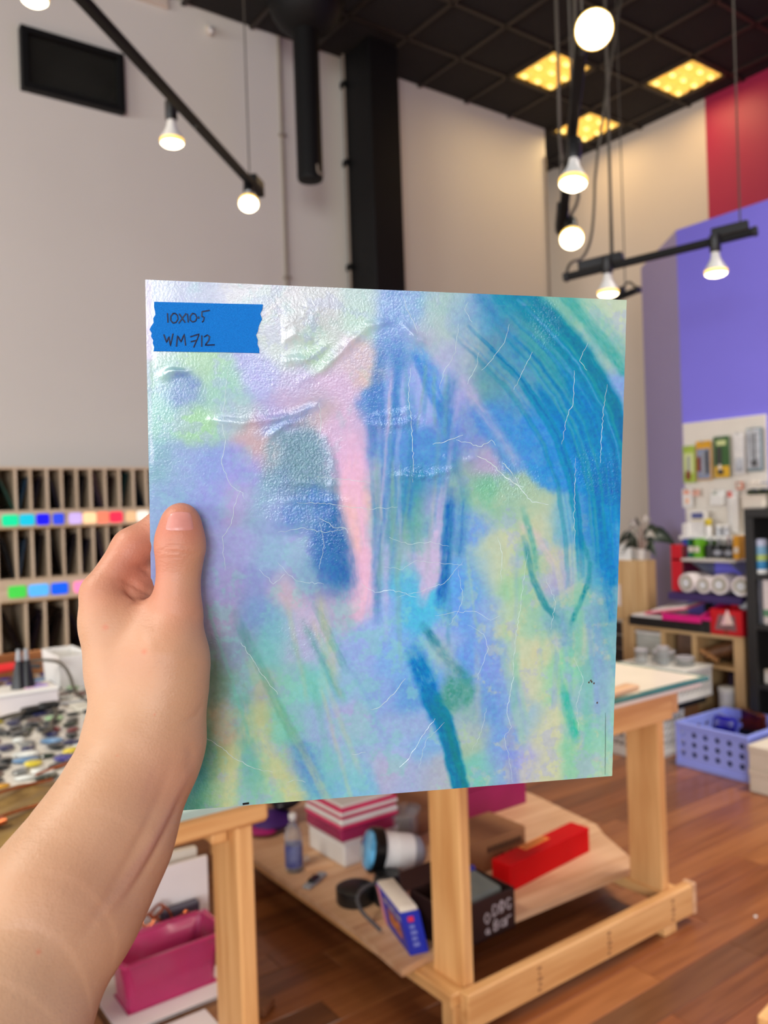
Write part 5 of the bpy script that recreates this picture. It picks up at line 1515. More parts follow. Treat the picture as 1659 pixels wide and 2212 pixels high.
# ------------------------------------------------------------------ left-hand workbench
bench1 = thing('workbench', 'left-hand workbench with a white glass top covered in glass nuggets', 'workbench', (0.2, 2.5, 0))
T1 = 0.91
XR1, YN1, YF1 = 0.85, 1.575, 3.5
obj('tabletop', MB().box(-0.7, XR1 - 0.002, YN1 + 0.012, YF1, 0.888, T1, 0.002), M_TABLE_WHITE, bench1)
obj('glass_edge', MB().box(-0.7, XR1, YN1, YN1 + 0.012, 0.893, T1 + 0.001, 0.001), M_GLASS_PALE, bench1, label='pale green glass edge')
obj('glass_edge', MB().box(XR1 - 0.001, XR1 + 0.011, YN1, YF1, 0.893, T1 + 0.001, 0.001), M_GLASS_EDGE, bench1, label='green glass edge')
obj('apron', MB().box(-0.68, 0.822, 1.585, 1.623, 0.842, 0.888, 0.008), M_PINE['X'], bench1)
obj('apron', MB().box(-0.68, 0.822, 3.44, 3.478, 0.842, 0.888, 0.004), M_PINE['X'], bench1)
obj('side_apron', MB().box(0.713, 0.75, 1.64, 3.44, 0.80, 0.888, 0.004), M_PINE['Y'], bench1)
obj('side_apron', MB().box(-0.62, -0.585, 1.64, 3.44, 0.80, 0.888, 0.004), M_PINE['Y'], bench1)
for x, y in ((0.752, 1.60), (-0.66, 1.60), (0.752, 3.3), (-0.66, 3.3)):
    obj('leg', MB().box(x, x + 0.038, y, y + 0.135, 0.0, 0.842 if y < 2 else 0.842, 0.005), M_PINE['Z'], bench1)
obj('low_shelf', MB().box(-0.62, 0.75, 1.66, 3.4, 0.262, 0.282, 0.002), wood('brown_shelf_board', (168, 122, 84), (140, 98, 66), 'X'), bench1)
obj('shelf_extension', MB().box(0.75, 0.86, 1.76, 2.27, 0.262, 0.282, 0.002), wood('brown_shelf_board', (168, 122, 84), (140, 98, 66), 'X'), bench1)
obj('shelf_rail', MB().box(-0.62, 0.75, 1.68, 1.71, 0.20, 0.262, 0.003), M_PINE['X'], bench1)
obj('end_panel', MB().box(-0.683, -0.663, 1.74, 3.3, 0.06, 0.838), M_PINE['Y'], bench1)  # unseen closed end, added to block low window light under the bench
obj('back_panel', MB().box(-0.6, 0.75, 3.4, 3.41, 0.3, 0.80), wood('dark_back_panel', (92, 66, 44), (72, 50, 32), 'X'), bench1)

LZ = 0.283
ta = [0.605, 0.90, 1.94, 2.19]
t = thing('white_tray', 'white plastic tray under the pink bin below the left bench', 'tray', (0.74, 2.06, LZ))
obj('tray_floor', MB().box(ta[0] + 0.01, 0.87, ta[2] + 0.01, ta[3] - 0.01, LZ, LZ + 0.006, 0.002), M_WHITE, t)
obj('tray_lip', MB().hull8([(ta[0] + .01, ta[2] + .01, LZ + .004), (.872, ta[2] + .01, LZ + .004), (.872, ta[3], LZ + .004), (ta[0] + .01, ta[3], LZ + .004),
                            (ta[0] - .012, ta[2] - .012, LZ + .022), (.895, ta[2] - .012, LZ + .022), (.895, ta[3], LZ + .022), (ta[0] - .012, ta[3], LZ + .022)], .002), M_PAPER, t)
one('paper_pad', MB().box(0.66, 0.80, 1.80, 1.915, LZ, LZ + 0.012, 0.002), M_PAPER, 'thin white paper pad in front of the white tray', 'paper')
# translucent pink bin with a wavy rim
bz0, bh = LZ + 0.023, 0.13
t = thing('pink_bin', 'translucent magenta storage bin with copper scraps below the left bench', 'bin', (0.75, 2.06, bz0))
bx0, bx1, by0, by1 = 0.628, 0.872, 1.98, 2.10
NR = 48


def bin_ring(grow, z, wavy=0.0):
    out = []
    cx, cy, hx, hy, r_ = (bx0 + bx1) / 2, (by0 + by1) / 2, (bx1 - bx0) / 2 + grow, (by1 - by0) / 2 + grow, 0.022
    for k in range(NR):
        a = 2 * math.pi * (k + 0.5) / NR
        q = k * 4 // NR
        sx_, sy_ = ((1, 1), (-1, 1), (-1, -1), (1, -1))[q]
        kk = (k % (NR // 4)) / (NR // 4 - 1)
        b = q * math.pi / 2 + kk * math.pi / 2
        out.append((cx + sx_ * (hx - r_) + r_ * math.cos(b), cy + sy_ * (hy - r_) + r_ * math.sin(b), z + wavy * math.sin(4 * a)))
    return out


def loft(rings):
    m_ = MB()
    m_.add([p for r_ in rings for p in r_], [(i * NR + k, i * NR + (k + 1) % NR, (i + 1) * NR + (k + 1) % NR, (i + 1) * NR + k) for i in range(len(rings) - 1) for k in range(NR)])
    return m_


obj('bin_wall', loft([bin_ring(-.008, bz0), bin_ring(-.004, bz0 + bh * .5, .001), bin_ring(.008, bz0 + bh - .006, .003), bin_ring(.006, bz0 + bh - .006, .003), bin_ring(-.006, bz0 + bh * .5, .001), bin_ring(-.010, bz0)]), M_PINKCLEAR, t, 60)
obj('bin_rim', loft([bin_ring(.007, bz0 + bh - .008, .003), bin_ring(.018, bz0 + bh - .004, .003), bin_ring(.018, bz0 + bh + .002, .003), bin_ring(.006, bz0 + bh, .003), bin_ring(.007, bz0 + bh - .008, .003)]), M_PINKCLEAR, t, 60)
obj('bin_floor', MB().box(bx0 + 0.006, bx1 - 0.006, by0 + 0.006, by1 - 0.006, bz0, bz0 + 0.003), M_PINKCLEAR, t)
rr = random.Random(3)
for k, lab in enumerate(('long twist of copper foil at the bottom of the pink bin', 'short curl of copper foil at the left of the pink bin', 'flat copper foil scrap at the right of the pink bin')):
    cx, cy = 0.70 + 0.05 * k, 2.02 + 0.02 * k
    one('copper_scrap', MB().tube([(cx - .03, cy, bz0 + .01), (cx, cy + .02, bz0 + .04), (cx + .03, cy - .005, bz0 + .02 + .01 * k), (cx + .05, cy + .02, bz0 + .05)], [.006, .012, .009, .004], 6, 1), M_COPPER, lab, 'scrap', 'copper scraps in the pink bin')
one('violet_scrap', MB().obox((0.82, 2.02, bz0 + 0.07), (0.06, 0.01, 0.05), (10, 15, 20), 0.003), mat('violet_glass', (86, 50, 170), 0.2, var=0.1), 'violet glass scrap standing in the pink bin', 'scrap')
# white boards standing behind
bp_ = [Vector(p) for p in ((0.753, 2.240, 0.525), (0.957, 2.240, 0.521), (0.952, 2.240, 0.321), (0.751, 2.240, 0.348))]
zb = LZ
bl = [Vector((bp_[0].x, 2.24, zb)), Vector((bp_[1].x, 2.24, zb)), bp_[1], bp_[0]]
one('white_board', MB().plate(bl, (0, 0.012, 0)), M_PAPER, 'white foam board standing behind the pink bin', 'board')
bl2 = [p + Vector((-0.01, 0.05, 0)) for p in bl]
bl2[2].z += 0.012
bl2[3].z += 0.02
one('white_board', MB().plate(bl2, (0, 0.02, 0)), M_OFFWHITE, 'cream board leaning just behind the white foam board', 'board')
fx, fz = (0.856, 2.215, 0.401)[0], (0.856, 2.215, 0.406)[2]
one('slate_board', MB().box(fx - 0.05, fx + 0.06, 2.205, 2.232, LZ, fz + 0.012, 0.004), mat('dark_slate_board', (66, 60, 78), 0.4, var=0.1), 'dark slate board in front of the white foam board', 'board')
for k, (qx, qy, lab) in enumerate(((318, 1988, 'bent copper foil coil nearest the arm'), (335, 1968, 'copper foil coil sticking up behind the pink bin'), (385, 1977, 'copper foil roll in front of the dark slate board'))):
    c = Vector(((0.762, 2.200, 0.413), (0.789, 2.200, 0.430), (0.850, 2.190, 0.399))[k])
    ring_ = [(c.x + .018 * math.cos(a * .7), c.y + .01 * math.sin(a * .7), c.z + .012 * math.sin(a * .7 + k)) for a in range(10)]
    t = thing('copper_coil', lab, 'coil', c, 'copper foil coils behind the pink bin')
    obj('foil_loop', MB().tube(ring_, 0.004, 6, 1), M_COPPER, t)
    obj('foil_tail', MB().tube([ring_[-1], (c.x + .03, c.y, c.z - .004), (c.x + .045, c.y, c.z - .03), (c.x + .03, 2.215, LZ + .02)], 0.0035, 6, 1), M_COPPER, t)
# bottles at the far left below the bench
for k, (qx, qy, m, lab) in enumerate(((0.51, 2.2, mat('yellow_label', (226, 190, 40), 0.5, var=0.05), 'yellow-banded white bottle below the left bench nearest the arm'),
                                      (0.575, 2.225, mat('blue_grey_label', (88, 140, 176), 0.5, var=0.08), 'blue-banded white bottle between the arm and the pink bin'))):
    t = thing('small_bottle', lab, 'bottle', (qx, qy, LZ), 'small bottles below the left bench')
    obj('bottle_body', MB().lathe([(0.028, 0), (0.03, 0.004), (0.03, 0.085), (0.018, 0.1), (0.012, 0.105)], (qx, qy, LZ), n=18), M_OFFWHITE, t)
    obj('label_band', MB().lathe([(0.0303, 0.02), (0.0306, 0.021), (0.0306, 0.065), (0.0303, 0.066)], (qx, qy, LZ), n=18), m, t)
    obj('cap', MB().lathe([(0.013, 0.103), (0.014, 0.105), (0.014, 0.13), (0.008, 0.14)], (qx, qy, LZ), n=14), mat('yellow_cap', (222, 196, 46), 0.4) if k else M_WHITE, t)
one('cardboard_sheet', MB().box(0.44, 0.585, 1.95, 2.13, LZ, LZ + 0.008, 0.001), M_CARD, 'flat cardboard sheet left of the white tray below the bench', 'cardboard')
c = (1.128, 2.263, 0.000)
one('wood_offcut', MB().obox((c[0], c[1], 0.012), (0.07, 0.05, 0.024), (0, 0, 35), 0.004), wood('offcut', (140, 92, 62), (118, 74, 48), 'X'), 'small wood offcut on the floor behind the left bench leg', 'wood')
c = (2.274, 1.322, 0.000)
t = thing('pine_offcut', 'pine board end lying on the floor in the bottom right corner', 'wood', (c[0] + .05, c[1] - .06, 0))
obj('board', MB().obox((c[0] + .06, c[1] - .05, .02), (.3, .09, .038), (0, 0, 8), .004), M_PINE['X'], t)
for qx, qy, lab in ((1632, 1982, 'white crumb on the floor right of the bench'), (1310, 2072, 'white crumb on the floor in front of the bench rail')):
    c = Vector((0, 0, 0))
    P_ = {1632: (2.762, 1.635, 0.000), 1310: (2.141, 1.793, 0.000)}[qx]
    one('floor_crumb', MB().ell((P_[0], P_[1], .004), (.007, .006, .004), n=8, m=5), M_WHITE, lab, 'crumb', 'crumbs on the floor')
# ------------------------------------------------------------------ goods on top of the left-hand bench
NUGGET = {n: mat('nugget_' + n, c, 0.12, var=0.2, vscale=30, coat=0.5) for n, c in
          (('charcoal', (40, 44, 46)), ('dark green', (44, 56, 46)), ('navy', (38, 42, 84)), ('clear white', (206, 210, 206)), ('amber', (206, 150, 40)), ('yellow', (226, 206, 60)),
           ('maroon', (104, 36, 40)), ('pale green', (150, 186, 140)), ('violet', (62, 58, 140)), ('grey', (120, 122, 120)), ('sky blue', (100, 140, 180)), ('brown', (92, 66, 54)))}
WEIGHT = {'charcoal': 30, 'dark green': 16, 'navy': 13, 'clear white': 20, 'amber': 9, 'yellow': 8, 'maroon': 9, 'pale green': 5, 'violet': 9, 'grey': 10, 'sky blue': 4, 'brown': 8}
protos = {}
rn = random.Random(12)
blocks_ = [(0.10, 0.70, 2.66, 2.85), (0.76, 0.87, 2.98, 3.3), (0.70, 0.85, 2.60, 2.80), (0.0, 0.60, 1.55, 1.98)]   # where other goods stand
placed = []
tries = 0
while len(placed) < 185 and tries < 20000:
    tries += 1
    x, y = rn.uniform(0.22, 0.83), rn.uniform(1.86, 3.36)
    if x < 0.16 + 0.19 * (y - 1.0) * 0.72 or any(a < x < b and c < y < d for a, b, c, d in blocks_):
        continue
    if any((x - p) ** 2 + (y - q) ** 2 < 0.044 ** 2 for p, q in placed):
        continue
    placed.append((x, y))
    col = rn.choices(list(WEIGHT), list(WEIGHT.values()))[0]
    zone = ('beside the brass foil sheet', 'in the middle of the spread', 'in front of the white box', 'behind the white box', 'near the copper-toned tray')[(y > 2.15) + (y > 2.45) + (y > 2.72) + (y > 3.05)]
    lab = 'small rounded %s glass nugget %s' % (col, zone)
    if col not in protos:
        o = one('glass_nugget', MB().ell((x, y, T1 + 0.0055), (0.026, 0.017, 0.0058), 0, 12, 6), NUGGET[col], lab, 'glass nugget', 'glass nuggets on the white bench')
        protos[col] = o
    else:
        o = protos[col].copy()
        COL.objects.link(o)
        o.location = (x, y, T1)
        o['label'] = lab
        s = rn.uniform(0.8, 1.3)
        o.scale = (s, s * rn.uniform(0.8, 1.3), rn.uniform(0.8, 1.2))
    o.rotation_euler.z = rn.uniform(0, 3.14)

# crumpled brass sheet with copper strips at the near edge
vs, fs = [], []
NXB, NYB = 36, 30
cr_ = random.Random(8)
for layer in (0, 1):
    for j in range(NYB + 1):
        for i in range(NXB + 1):
            u, v = i / NXB, j / NYB
            x = 0.02 + 0.56 * u + 0.10 * v
            y = 1.61 + 0.36 * v - 0.03 * u
            hz = 0.012 * (0.5 + 0.5 * math.sin(9 * u + 5 * v + 2 * math.sin(7 * v))) + 0.006 * math.sin(23 * u - 13 * v) * math.sin(17 * v) + cr_.uniform(0, 0.003)
            vs.append((x, y, T1 + 0.002 + (max(0, hz) + 0.002 if layer else 0)))
n = (NXB + 1) * (NYB + 1)
for j in range(NYB):
    for i in range(NXB):
        q = j * (NXB + 1) + i
        fs.append((q + n, q + 1 + n, q + NXB + 2 + n, q + NXB + 1 + n))
        fs.append((q, q + NXB + 1, q + NXB + 2, q + 1))
rim = [i for i in range(NXB + 1)] + [j * (NXB + 1) + NXB for j in range(1, NYB + 1)] + [NYB * (NXB + 1) + i for i in range(NXB - 1, -1, -1)] + [j * (NXB + 1) for j in range(NYB - 1, 0, -1)]
for a, b in zip(rim, rim[1:] + rim[:1]):
    fs.append((a, b, b + n, a + n))
foil = one('brass_foil_sheet', MB().add(vs, fs), M_BRASS, 'crumpled brass-brown foil sheet at the near edge of the white bench', 'foil sheet', angle=180)
for k, (pp, lab) in enumerate(((((0.22, 1.83), (0.36, 1.88), (0.46, 1.90)), 'long copper strip lying across the brass foil sheet'), (((0.25, 1.70), (0.36, 1.735), (0.44, 1.75)), 'copper strip nearest the edge on the brass foil sheet'),
                               (((0.44, 1.96), (0.50, 1.985), (0.55, 1.99)), 'short copper strip at the back edge of the brass foil sheet'))):
    one('copper_strip', MB().tube([(x, y, T1 + 0.024 + 0.004 * (i % 2)) for i, (x, y) in enumerate(pp)], 0.0035, 6, 2), M_COPPER, lab, 'copper strip', 'copper strips on the foil')
one('copper_clip', MB().obox((0.302, 1.70, T1 + 0.024), (0.05, 0.02, 0.012), (6, 0, 20), 0.003), M_COPPER, 'shiny copper clip at the left of the brass foil sheet', 'clip')

# white paper box with two soldering irons
c0 = (0.454, 2.603, 0.911)
c1 = (0.678, 2.689, 0.911)
t = thing('white_box', 'long white box among the nuggets with black iron grips leaning on it', 'box', ((c0[0] + c1[0]) / 2, 2.75, T1))
obj('carton', MB().box(c0[0] - 0.1, c1[0], 2.69, 2.82, T1, T1 + 0.062, 0.003), M_PAPER, t)
obj('lid', MB().box(c0[0] - 0.103, c1[0] + 0.003, 2.687, 2.823, T1 + 0.062, T1 + 0.072, 0.003), M_WHITE, t)
for k, (qa, qb, lab) in enumerate((((0.561, 2.714, 0.925), (0.606, 2.728, 0.928), 'black soldering iron nearest the left edge, leaning on the white box'), ((0.612, 2.741, 0.932), (0.659, 2.755, 0.932), 'second black soldering iron against the white box'))):
    qa, qb = Vector(qa), Vector(qb)
    qa.y = min(qa.y, 2.665)
    qb.y = min(qb.y, 2.665)
    t = thing('soldering_iron', lab, 'soldering iron', (qa + qb) / 2, 'soldering irons')
    d = (qb - qa).normalized()
    obj('grip', MB().lathe([(0.010, 0), (0.0135, 0.006), (0.0125, (qb - qa).length), (0.009, (qb - qa).length + 0.012)], qa, d, 16), M_PLASTIC_BLACK, t)
    obj('iron_tip', MB().lathe([(0.0035, 0), (0.0035, 0.07), (0.001, 0.085)], qb + d * 0.01, d, 10), M_GREY, t)
    e = qa - d * 0.004
    obj('iron_cord', MB().tube([qa, qa - d * 0.04, (qa.x - 0.06, qa.y - 0.05, T1 + 0.02), (qa.x - 0.12, qa.y - 0.03, T1 + 0.008)], 0.004, 6, 2), M_CORD, t)
# two black cone stands on the box
for k, px in enumerate(((0.579, 2.721, 0.982), (0.601, 2.700, 0.982))):
    t = thing('cone_stand', ('left', 'right')[k] + ' one of the two black cone-shaped iron holders on the white box', 'stand', (px[0], 2.755, T1 + 0.072), 'black iron holders')
    obj('cone', MB().lathe([(0.026, 0), (0.024, 0.012), (0.012, 0.075), (0.009, 0.085)], t.location, n=18), M_PLASTIC_BLACK, t)
    obj('holder_tip', MB().lathe([(0.008, 0.082), (0.009, 0.09), (0.006, 0.12)], t.location, n=12), M_GREY, t)
one('paint_card', MB().obox((c1[0] - 0.06, 2.76, T1 + 0.0735), (0.07, 0.07, 0.003), (0, 0, 12)), mat('pastel_card', (226, 170, 170), 0.6, rgb2=(140, 140, 226), vscale=30), 'pastel pink and lilac card on the white box', 'card')
# cords looping over the nuggets
for pts, lab in (([(-0.05, 2.9), (0.22, 3.05), (0.5, 3.02), (0.56, 2.95)], 'grey power cord looping in front of the copper tray'),
                 ([(0.58, 2.86), (0.62, 3.02), (0.72, 3.06), (0.76, 2.9), (0.74, 2.72), (0.80, 2.62)], 'grey cord arching between the cone holders and the white tub')):
    P_ = [(x, y, T1 + (0.105 if 0 < i < len(pts) - 2 else 0.016)) for i, (x, y) in enumerate(pts)]
    one('grey_cable', MB().tube(P_, 0.0055, 8, 2), M_CORD, lab, 'cord', 'cords on the white bench')
one('grey_cable', MB().tube([(x, y, T1 + 0.014) for x, y in ((0.663, 2.738, 0.911)[:2], (0.644, 2.567, 0.911)[:2], (0.599, 2.481, 0.911)[:2], (0.583, 2.390, 0.911)[:2], (0.550, 2.364, 0.911)[:2])], 0.0055, 8, 2), M_CORD,
    'grey cord curling over the nuggets in front of the white box', 'cord', 'cords on the white bench')
# white tub, white tile, copper-edged tray and red-handled pliers
a, b = (0.846, 3.147, 0.911), (0.919, 3.073, 0.911)
t = thing('white_tub', 'white square tub at the far right of the white bench top', 'tub', (0.82, 3.1, T1))
w0, w1, u0, u1, H_ = 0.765, 0.865, 3.0, 3.22, 0.115
for nm, bx in (('tub_wall', (w0, w1, u0, u0 + .004)), ('tub_wall', (w0, w1, u1 - .004, u1)), ('tub_wall', (w0, w0 + .004, u0, u1)), ('tub_wall', (w1 - .004, w1, u0, u1))):
    cx, cy = (w0 + w1) / 2, (u0 + u1) / 2
    lo_ = [(bx[0], bx[2]), (bx[1], bx[2]), (bx[1], bx[3]), (bx[0], bx[3])]
    fl = lambda p: (p[0] + (p[0] - cx) * .12, p[1] + (p[1] - cy) * .12)
    obj(nm, MB().hull8([(x, y, T1) for x, y in lo_] + [(*fl(p), T1 + H_) for p in lo_], .001), M_WHITE, t)
obj('tub_floor', MB().box(w0, w1, u0, u1, T1, T1 + 0.004), M_WHITE, t)
one('white_tile', MB().obox((0.775, 2.70, T1 + 0.004), (0.13, 0.17, 0.008), (0, 0, 4), 0.002), mat('white_tile_glaze', (222, 220, 208), 0.2, var=0.03), 'square off-white tile lying in front of the white tub', 'tile')
t = thing('copper_tray', 'long copper-toned wooden tray at the far end of the white bench', 'tray', (0.6, 3.42, T1))
M_TRAY = mat('copper_tinted_wood', (176, 124, 82), 0.3, rgb2=(150, 96, 58), vscale=6, metal=0.3)
for nm, bx in (('tray_floor', (0.30, 0.86, 3.375, 3.49, T1, T1 + .008)), ('tray_side', (0.30, 0.86, 3.375, 3.385, T1, T1 + .05)), ('tray_side', (0.30, 0.86, 3.48, 3.49, T1, T1 + .075)), ('tray_end', (0.85, 0.86, 3.385, 3.48, T1, T1 + .06)), ('tray_end', (0.30, 0.31, 3.385, 3.48, T1, T1 + .06))):
    obj(nm, MB().box(*bx, 0.003), M_TRAY, t)
for k, x in enumerate((0.66, 0.78)):
    one('copper_scrap', MB().tube([(x, 3.41, T1 + .012), (x + .04, 3.425, T1 + .05), (x + .085, 3.42, T1 + .052), (x + .1, 3.44, T1 + .02)], 0.008, 8, 2), M_COPPER, ('left', 'right')[k] + ' curl of bright copper foil in the copper-toned tray', 'scrap', 'copper curls in the tray')
t = thing('pliers', 'red-handled pliers at the far left of the white bench top', 'pliers', (0.62, 3.30, T1))
M_REDGRIP = mat('red_rubber_grip', (214, 40, 44), 0.4, var=0.05)
for s in (-1, 1):
    obj('handle', MB().tube([(0.72, 3.30, T1 + .05), (0.69, 3.30 + s * .02, T1 + .055), (0.62, 3.30 + s * .03, T1 + .05), (0.58, 3.30 + s * .025, T1 + .05)], 0.012, 8, 2), M_REDGRIP, t)
    obj('jaw', MB().bar((0.715, 3.30 + s * .004, T1 + .05), (0.77, 3.30 + s * .002, T1 + .04), 0.008, 0.016, bev=0.002), M_DARKGREY, t)
obj('pivot', MB().cyl((0.72, 3.30, T1 + .0), (0.72, 3.30, T1 + .062), 0.012, n=12), M_DARKGREY, t)

# ------------------------------------------------------------------ rack of glass sheets against the left wall
RW = wood('pale_rack_plywood', (224, 202, 174), (204, 180, 148), 'X')
RWZ = wood('pale_rack_panel', (224, 202, 174), (202, 178, 146), 'Z')
rack = thing('glass_rack', 'pale plywood rack of glass sheets with glowing colour samples along its shelves', 'rack', (1.6, 5.38, 0))
RY0, RY1, RXA, RXB = 5.2, 5.585, 1.005, 2.42
obj('end_panel', MB().box(RXA - 0.018, RXA, RY0 - 0.002, RY1, 0, 1.822, 0.002), RWZ, rack)
obj('end_panel', MB().box(RXB, RXB + 0.018, RY0 - 0.002, RY1, 0, 1.822, 0.002), RWZ, rack)
obj('back_panel', MB().box(RXA, RXB, RY1 - 0.008, RY1, 0.1, 1.8), RWZ, rack)
obj('top_board', MB().box(RXA, RXB, RY0, RY1, 1.806, 1.822, 0.002), RW, rack)
M_BRASSLINE = mat('brass_light_strip', (196, 160, 110), 0.25, metal=0.6, var=0.1, vscale=20)
ROWS = [(1.565, 1.806), (1.162, 1.452), (0.70, 1.022), (0.22, 0.60)]
for k, z in enumerate((1.452, 1.022, 0.60)):
    top = (1.565, 1.162, 0.70)[k]
    obj('shelf_fascia', MB().box(RXA, RXB, RY0 - 0.004, RY0 + 0.014, z, top, 0.002), RW, rack)
    obj('shelf_board', MB().box(RXA, RXB, RY0 + 0.014, RY1 - 0.01, top - 0.018, top, 0.002), RW, rack)
    obj('edge_strip', MB().box(RXA, RXB, RY0 - 0.01, RY0 - 0.004, z, z + 0.008, 0.001), M_BRASSLINE, rack)
obj('shelf_board', MB().box(RXA, RXB, RY0, RY1 - 0.01, 0.2, 0.22, 0.002), RW, rack)
XS1 = [1.112, 1.195, 1.289, 1.373, 1.462, 1.547, 1.636, 1.724, 1.814, 1.899, 1.985, 2.07, 2.16, 2.25, 2.335]
XS2 = [1.103, 1.194, 1.285, 1.372, 1.467, 1.552, 1.637, 1.722, 1.81, 1.895, 1.98, 2.07, 2.16, 2.25, 2.335]
XS3 = [1.146, 1.253, 1.375, 1.495, 1.61, 1.73, 1.85, 1.97, 2.09, 2.21, 2.32]
for xs, (za, zb) in zip((XS1, XS2, XS3, XS3), ROWS):
    for x in xs:
        obj('divider', MB().box(x - 0.006, x + 0.006, RY0, RY1 - 0.01, za, zb, 0.001), RWZ, rack)
SHEETC = {'dark teal': (24, 72, 74), 'deep green': (22, 56, 44), 'sea green': (60, 120, 104), 'ocean blue': (22, 78, 112), 'near-black blue': (16, 18, 34), 'ink black': (14, 13, 17), 'dusty mauve': (122, 92, 100), 'dark plum': (38, 20, 28),
          'dark slate': (30, 44, 54), 'steel blue': (78, 112, 142), 'midnight blue': (18, 20, 52), 'smoky lilac': (104, 90, 112), 'navy': (22, 26, 62)}
SM = {k: mat('sheet_' + k.replace(' ', '_'), v, 0.12, var=0.25, vscale=7, coat=0.4) for k, v in SHEETC.items()}
FILL = [['sea green', 'ocean blue', 'midnight blue', 'navy', 'ink black', 'near-black blue', 'dusty mauve', 'dark plum', 'dark teal', 'dark slate', 'deep green'],
        ['dark slate', 'steel blue', 'near-black blue', 'ink black', 'near-black blue', 'midnight blue', 'smoky lilac', 'ink black', 'near-black blue', 'navy', 'dark plum'],
        ['ink black', 'near-black blue', 'ink black', 'midnight blue', 'ink black', 'near-black blue']]
SECOND = [{0: 'deep green', 1: 'dark teal', 3: 'near-black blue', 6: 'smoky lilac', 5: 'ink black'}, {1: 'dark slate', 0: 'ink black', 6: 'ink black', 4: 'ink black'}, {0: 'near-black blue', 1: 'midnight blue', 2: 'near-black blue'}]
ORD = ['first', 'second', 'third', 'fourth', 'fifth', 'sixth', 'seventh', 'eighth', 'ninth', 'tenth', 'eleventh']
RN = ['top', 'middle', 'bottom']
rs = random.Random(21)
for r in range(3):
    xs = [RXA] + (XS1, XS2, XS3)[r]
    za, zb = ROWS[r]
    for s, colr in enumerate(FILL[r]):
        xa, xb = xs[s] + 0.007, xs[s + 1] - 0.007
        for q, cn_ in enumerate([colr] + ([SECOND[r][s]] if s in SECOND[r] else [])):
            h = (zb - za) * rs.uniform(0.72, 0.93)
            ln = 1 if s % 3 else -1
            wd = (xb - xa)
            if q:
                h *= 0.93
            tilt = wd * rs.uniform(0.55, 0.9)
            xb0 = xa + 0.003 if ln > 0 else xb - 0.003 - 0.0
            xt0 = xb0 + ln * tilt
            th = 0.0032
            if q:
                tilt *= 0.8
            off = 0.010 * q
            a0 = xa + 0.002 + off if ln > 0 else xb - th - 0.002 - off
            a1 = min(a0 + tilt, xb - th - 0.002) if ln > 0 else max(a0 - tilt, xa + 0.002)
            if q:
                a1 = min(a1, P0[1] + 0.0) if ln < 0 else max(a1, P0[1])
                a1 = a0 + (P0[1] - P0[0]) * 0.93
                a1 = min(max(a1, xa + .001), xb - th - .001)
            else:
                P0 = (a0, a1)
            y0_, y1_ = RY0 + 0.02 + 0.012 * q, RY1 - 0.03
            m = MB().hull8([(a0, y0_, za + .001), (a0 + th, y0_, za + .001), (a0 + th, y1_, za + .001), (a0, y1_, za + .001), (a1, y0_, za + h), (a1 + th, y0_, za + h), (a1 + th, y1_, za + h), (a1, y1_, za + h)])
            one('stored_glass_sheet', m, SM[cn_], '%s glass sheet%s, %s slot of the rack\'s %s row' % (cn_, ' behind its neighbour' if q else '', ORD[s], RN[r]), 'glass sheet', 'glass sheets in the rack')
CHIPS = [(1.473, 1.54, ((20, 175, (0, 214, 150)), (180, 325, (0, 186, 214)), (335, 465, (6, 8, 232)), (490, 605, (38, 70, 218)), (645, 780, (196, 172, 232)), (785, 925, (255, 214, 160)), (925, 1055, (255, 128, 98)), (1055, 1195, (250, 46, 78)), (1225, 1335, (226, 184, 136)), (1340, 1480, (244, 238, 222)))),
         (1.052, 1.122, ((55, 225, (62, 196, 70)), (240, 435, (80, 172, 248)), (450, 620, (0, 90, 232)), (670, 840, (248, 134, 182)), (860, 1010, (250, 220, 120)), (1030, 1200, (240, 90, 70))))]
for z0, z1, row_ in CHIPS:
    for xa, xb, c in row_:
        x0 = 1.112 + (xa - 165) * (1.899 - 1.112) / (1470 - 165)
        x1 = 1.112 + (xb - 165) * (1.899 - 1.112) / (1470 - 165)
        r_ = 0.016
        cx, cz, hw_, hh_ = (x0 + x1) / 2, (z0 + z1) / 2, (x1 - x0) / 2 - 0.002, (z1 - z0) / 2
        out = []
        for k in range(24):
            a = 2 * math.pi * k / 24
            out.append((cx + math.copysign(hw_ - r_, math.cos(a)) + r_ * math.cos(a), RY0 - 0.006, cz + math.copysign(hh_ - r_, math.sin(a)) + r_ * math.sin(a)))
        obj('lit_colour_sample', MB().plate(out, (0, -0.006, 0)), mat('lit_sample_%d_%d_%d' % c, c, 0.2, var=0.06, vscale=25, emit=0.75, emit_rgb=c), rack, label='backlit colour sample')
# ------------------------------------------------------------------ right side: display panel on the purple bay
M_PEG = mat('cream_display_panel', (232, 224, 212), 0.5, var=0.02)
M_BIRCH = {a: wood('birch_%s' % a, (208, 174, 126), (186, 148, 100), a) for a in 'XYZ'}
M_BLACK_WOOD = mat('black_shelf_laminate', (36, 36, 37), 0.45, var=0.06)
M_INSIDE = mat('black_shelf_inside', (20, 20, 22), 0.5, var=0.06)
pk = thing('slatwall', 'cream slatted display panel on the purple bay wall', 'panel', (5.02, 3.1, 1.2))
pa, pb = (5.020, 3.396, 2.012), (5.020, 2.804, 2.024)
PY0, PY1, PZ0, PZ1 = pb[1], pa[1], 1.13, (pa[2] + pb[2]) / 2
obj('panel_board', MB().box(5.034, 5.049, PY0, PY1, PZ0, PZ1, 0.002), M_PEG, pk)
sl = MB()
z = PZ0
while z < PZ1 - 0.01:
    sl.box(5.026, 5.034, PY0, PY1, z + 0.003, min(z + 0.021, PZ1), 0.001)
    z += 0.024
obj('slat_rows', sl, M_PEG, pk, kind='stuff')


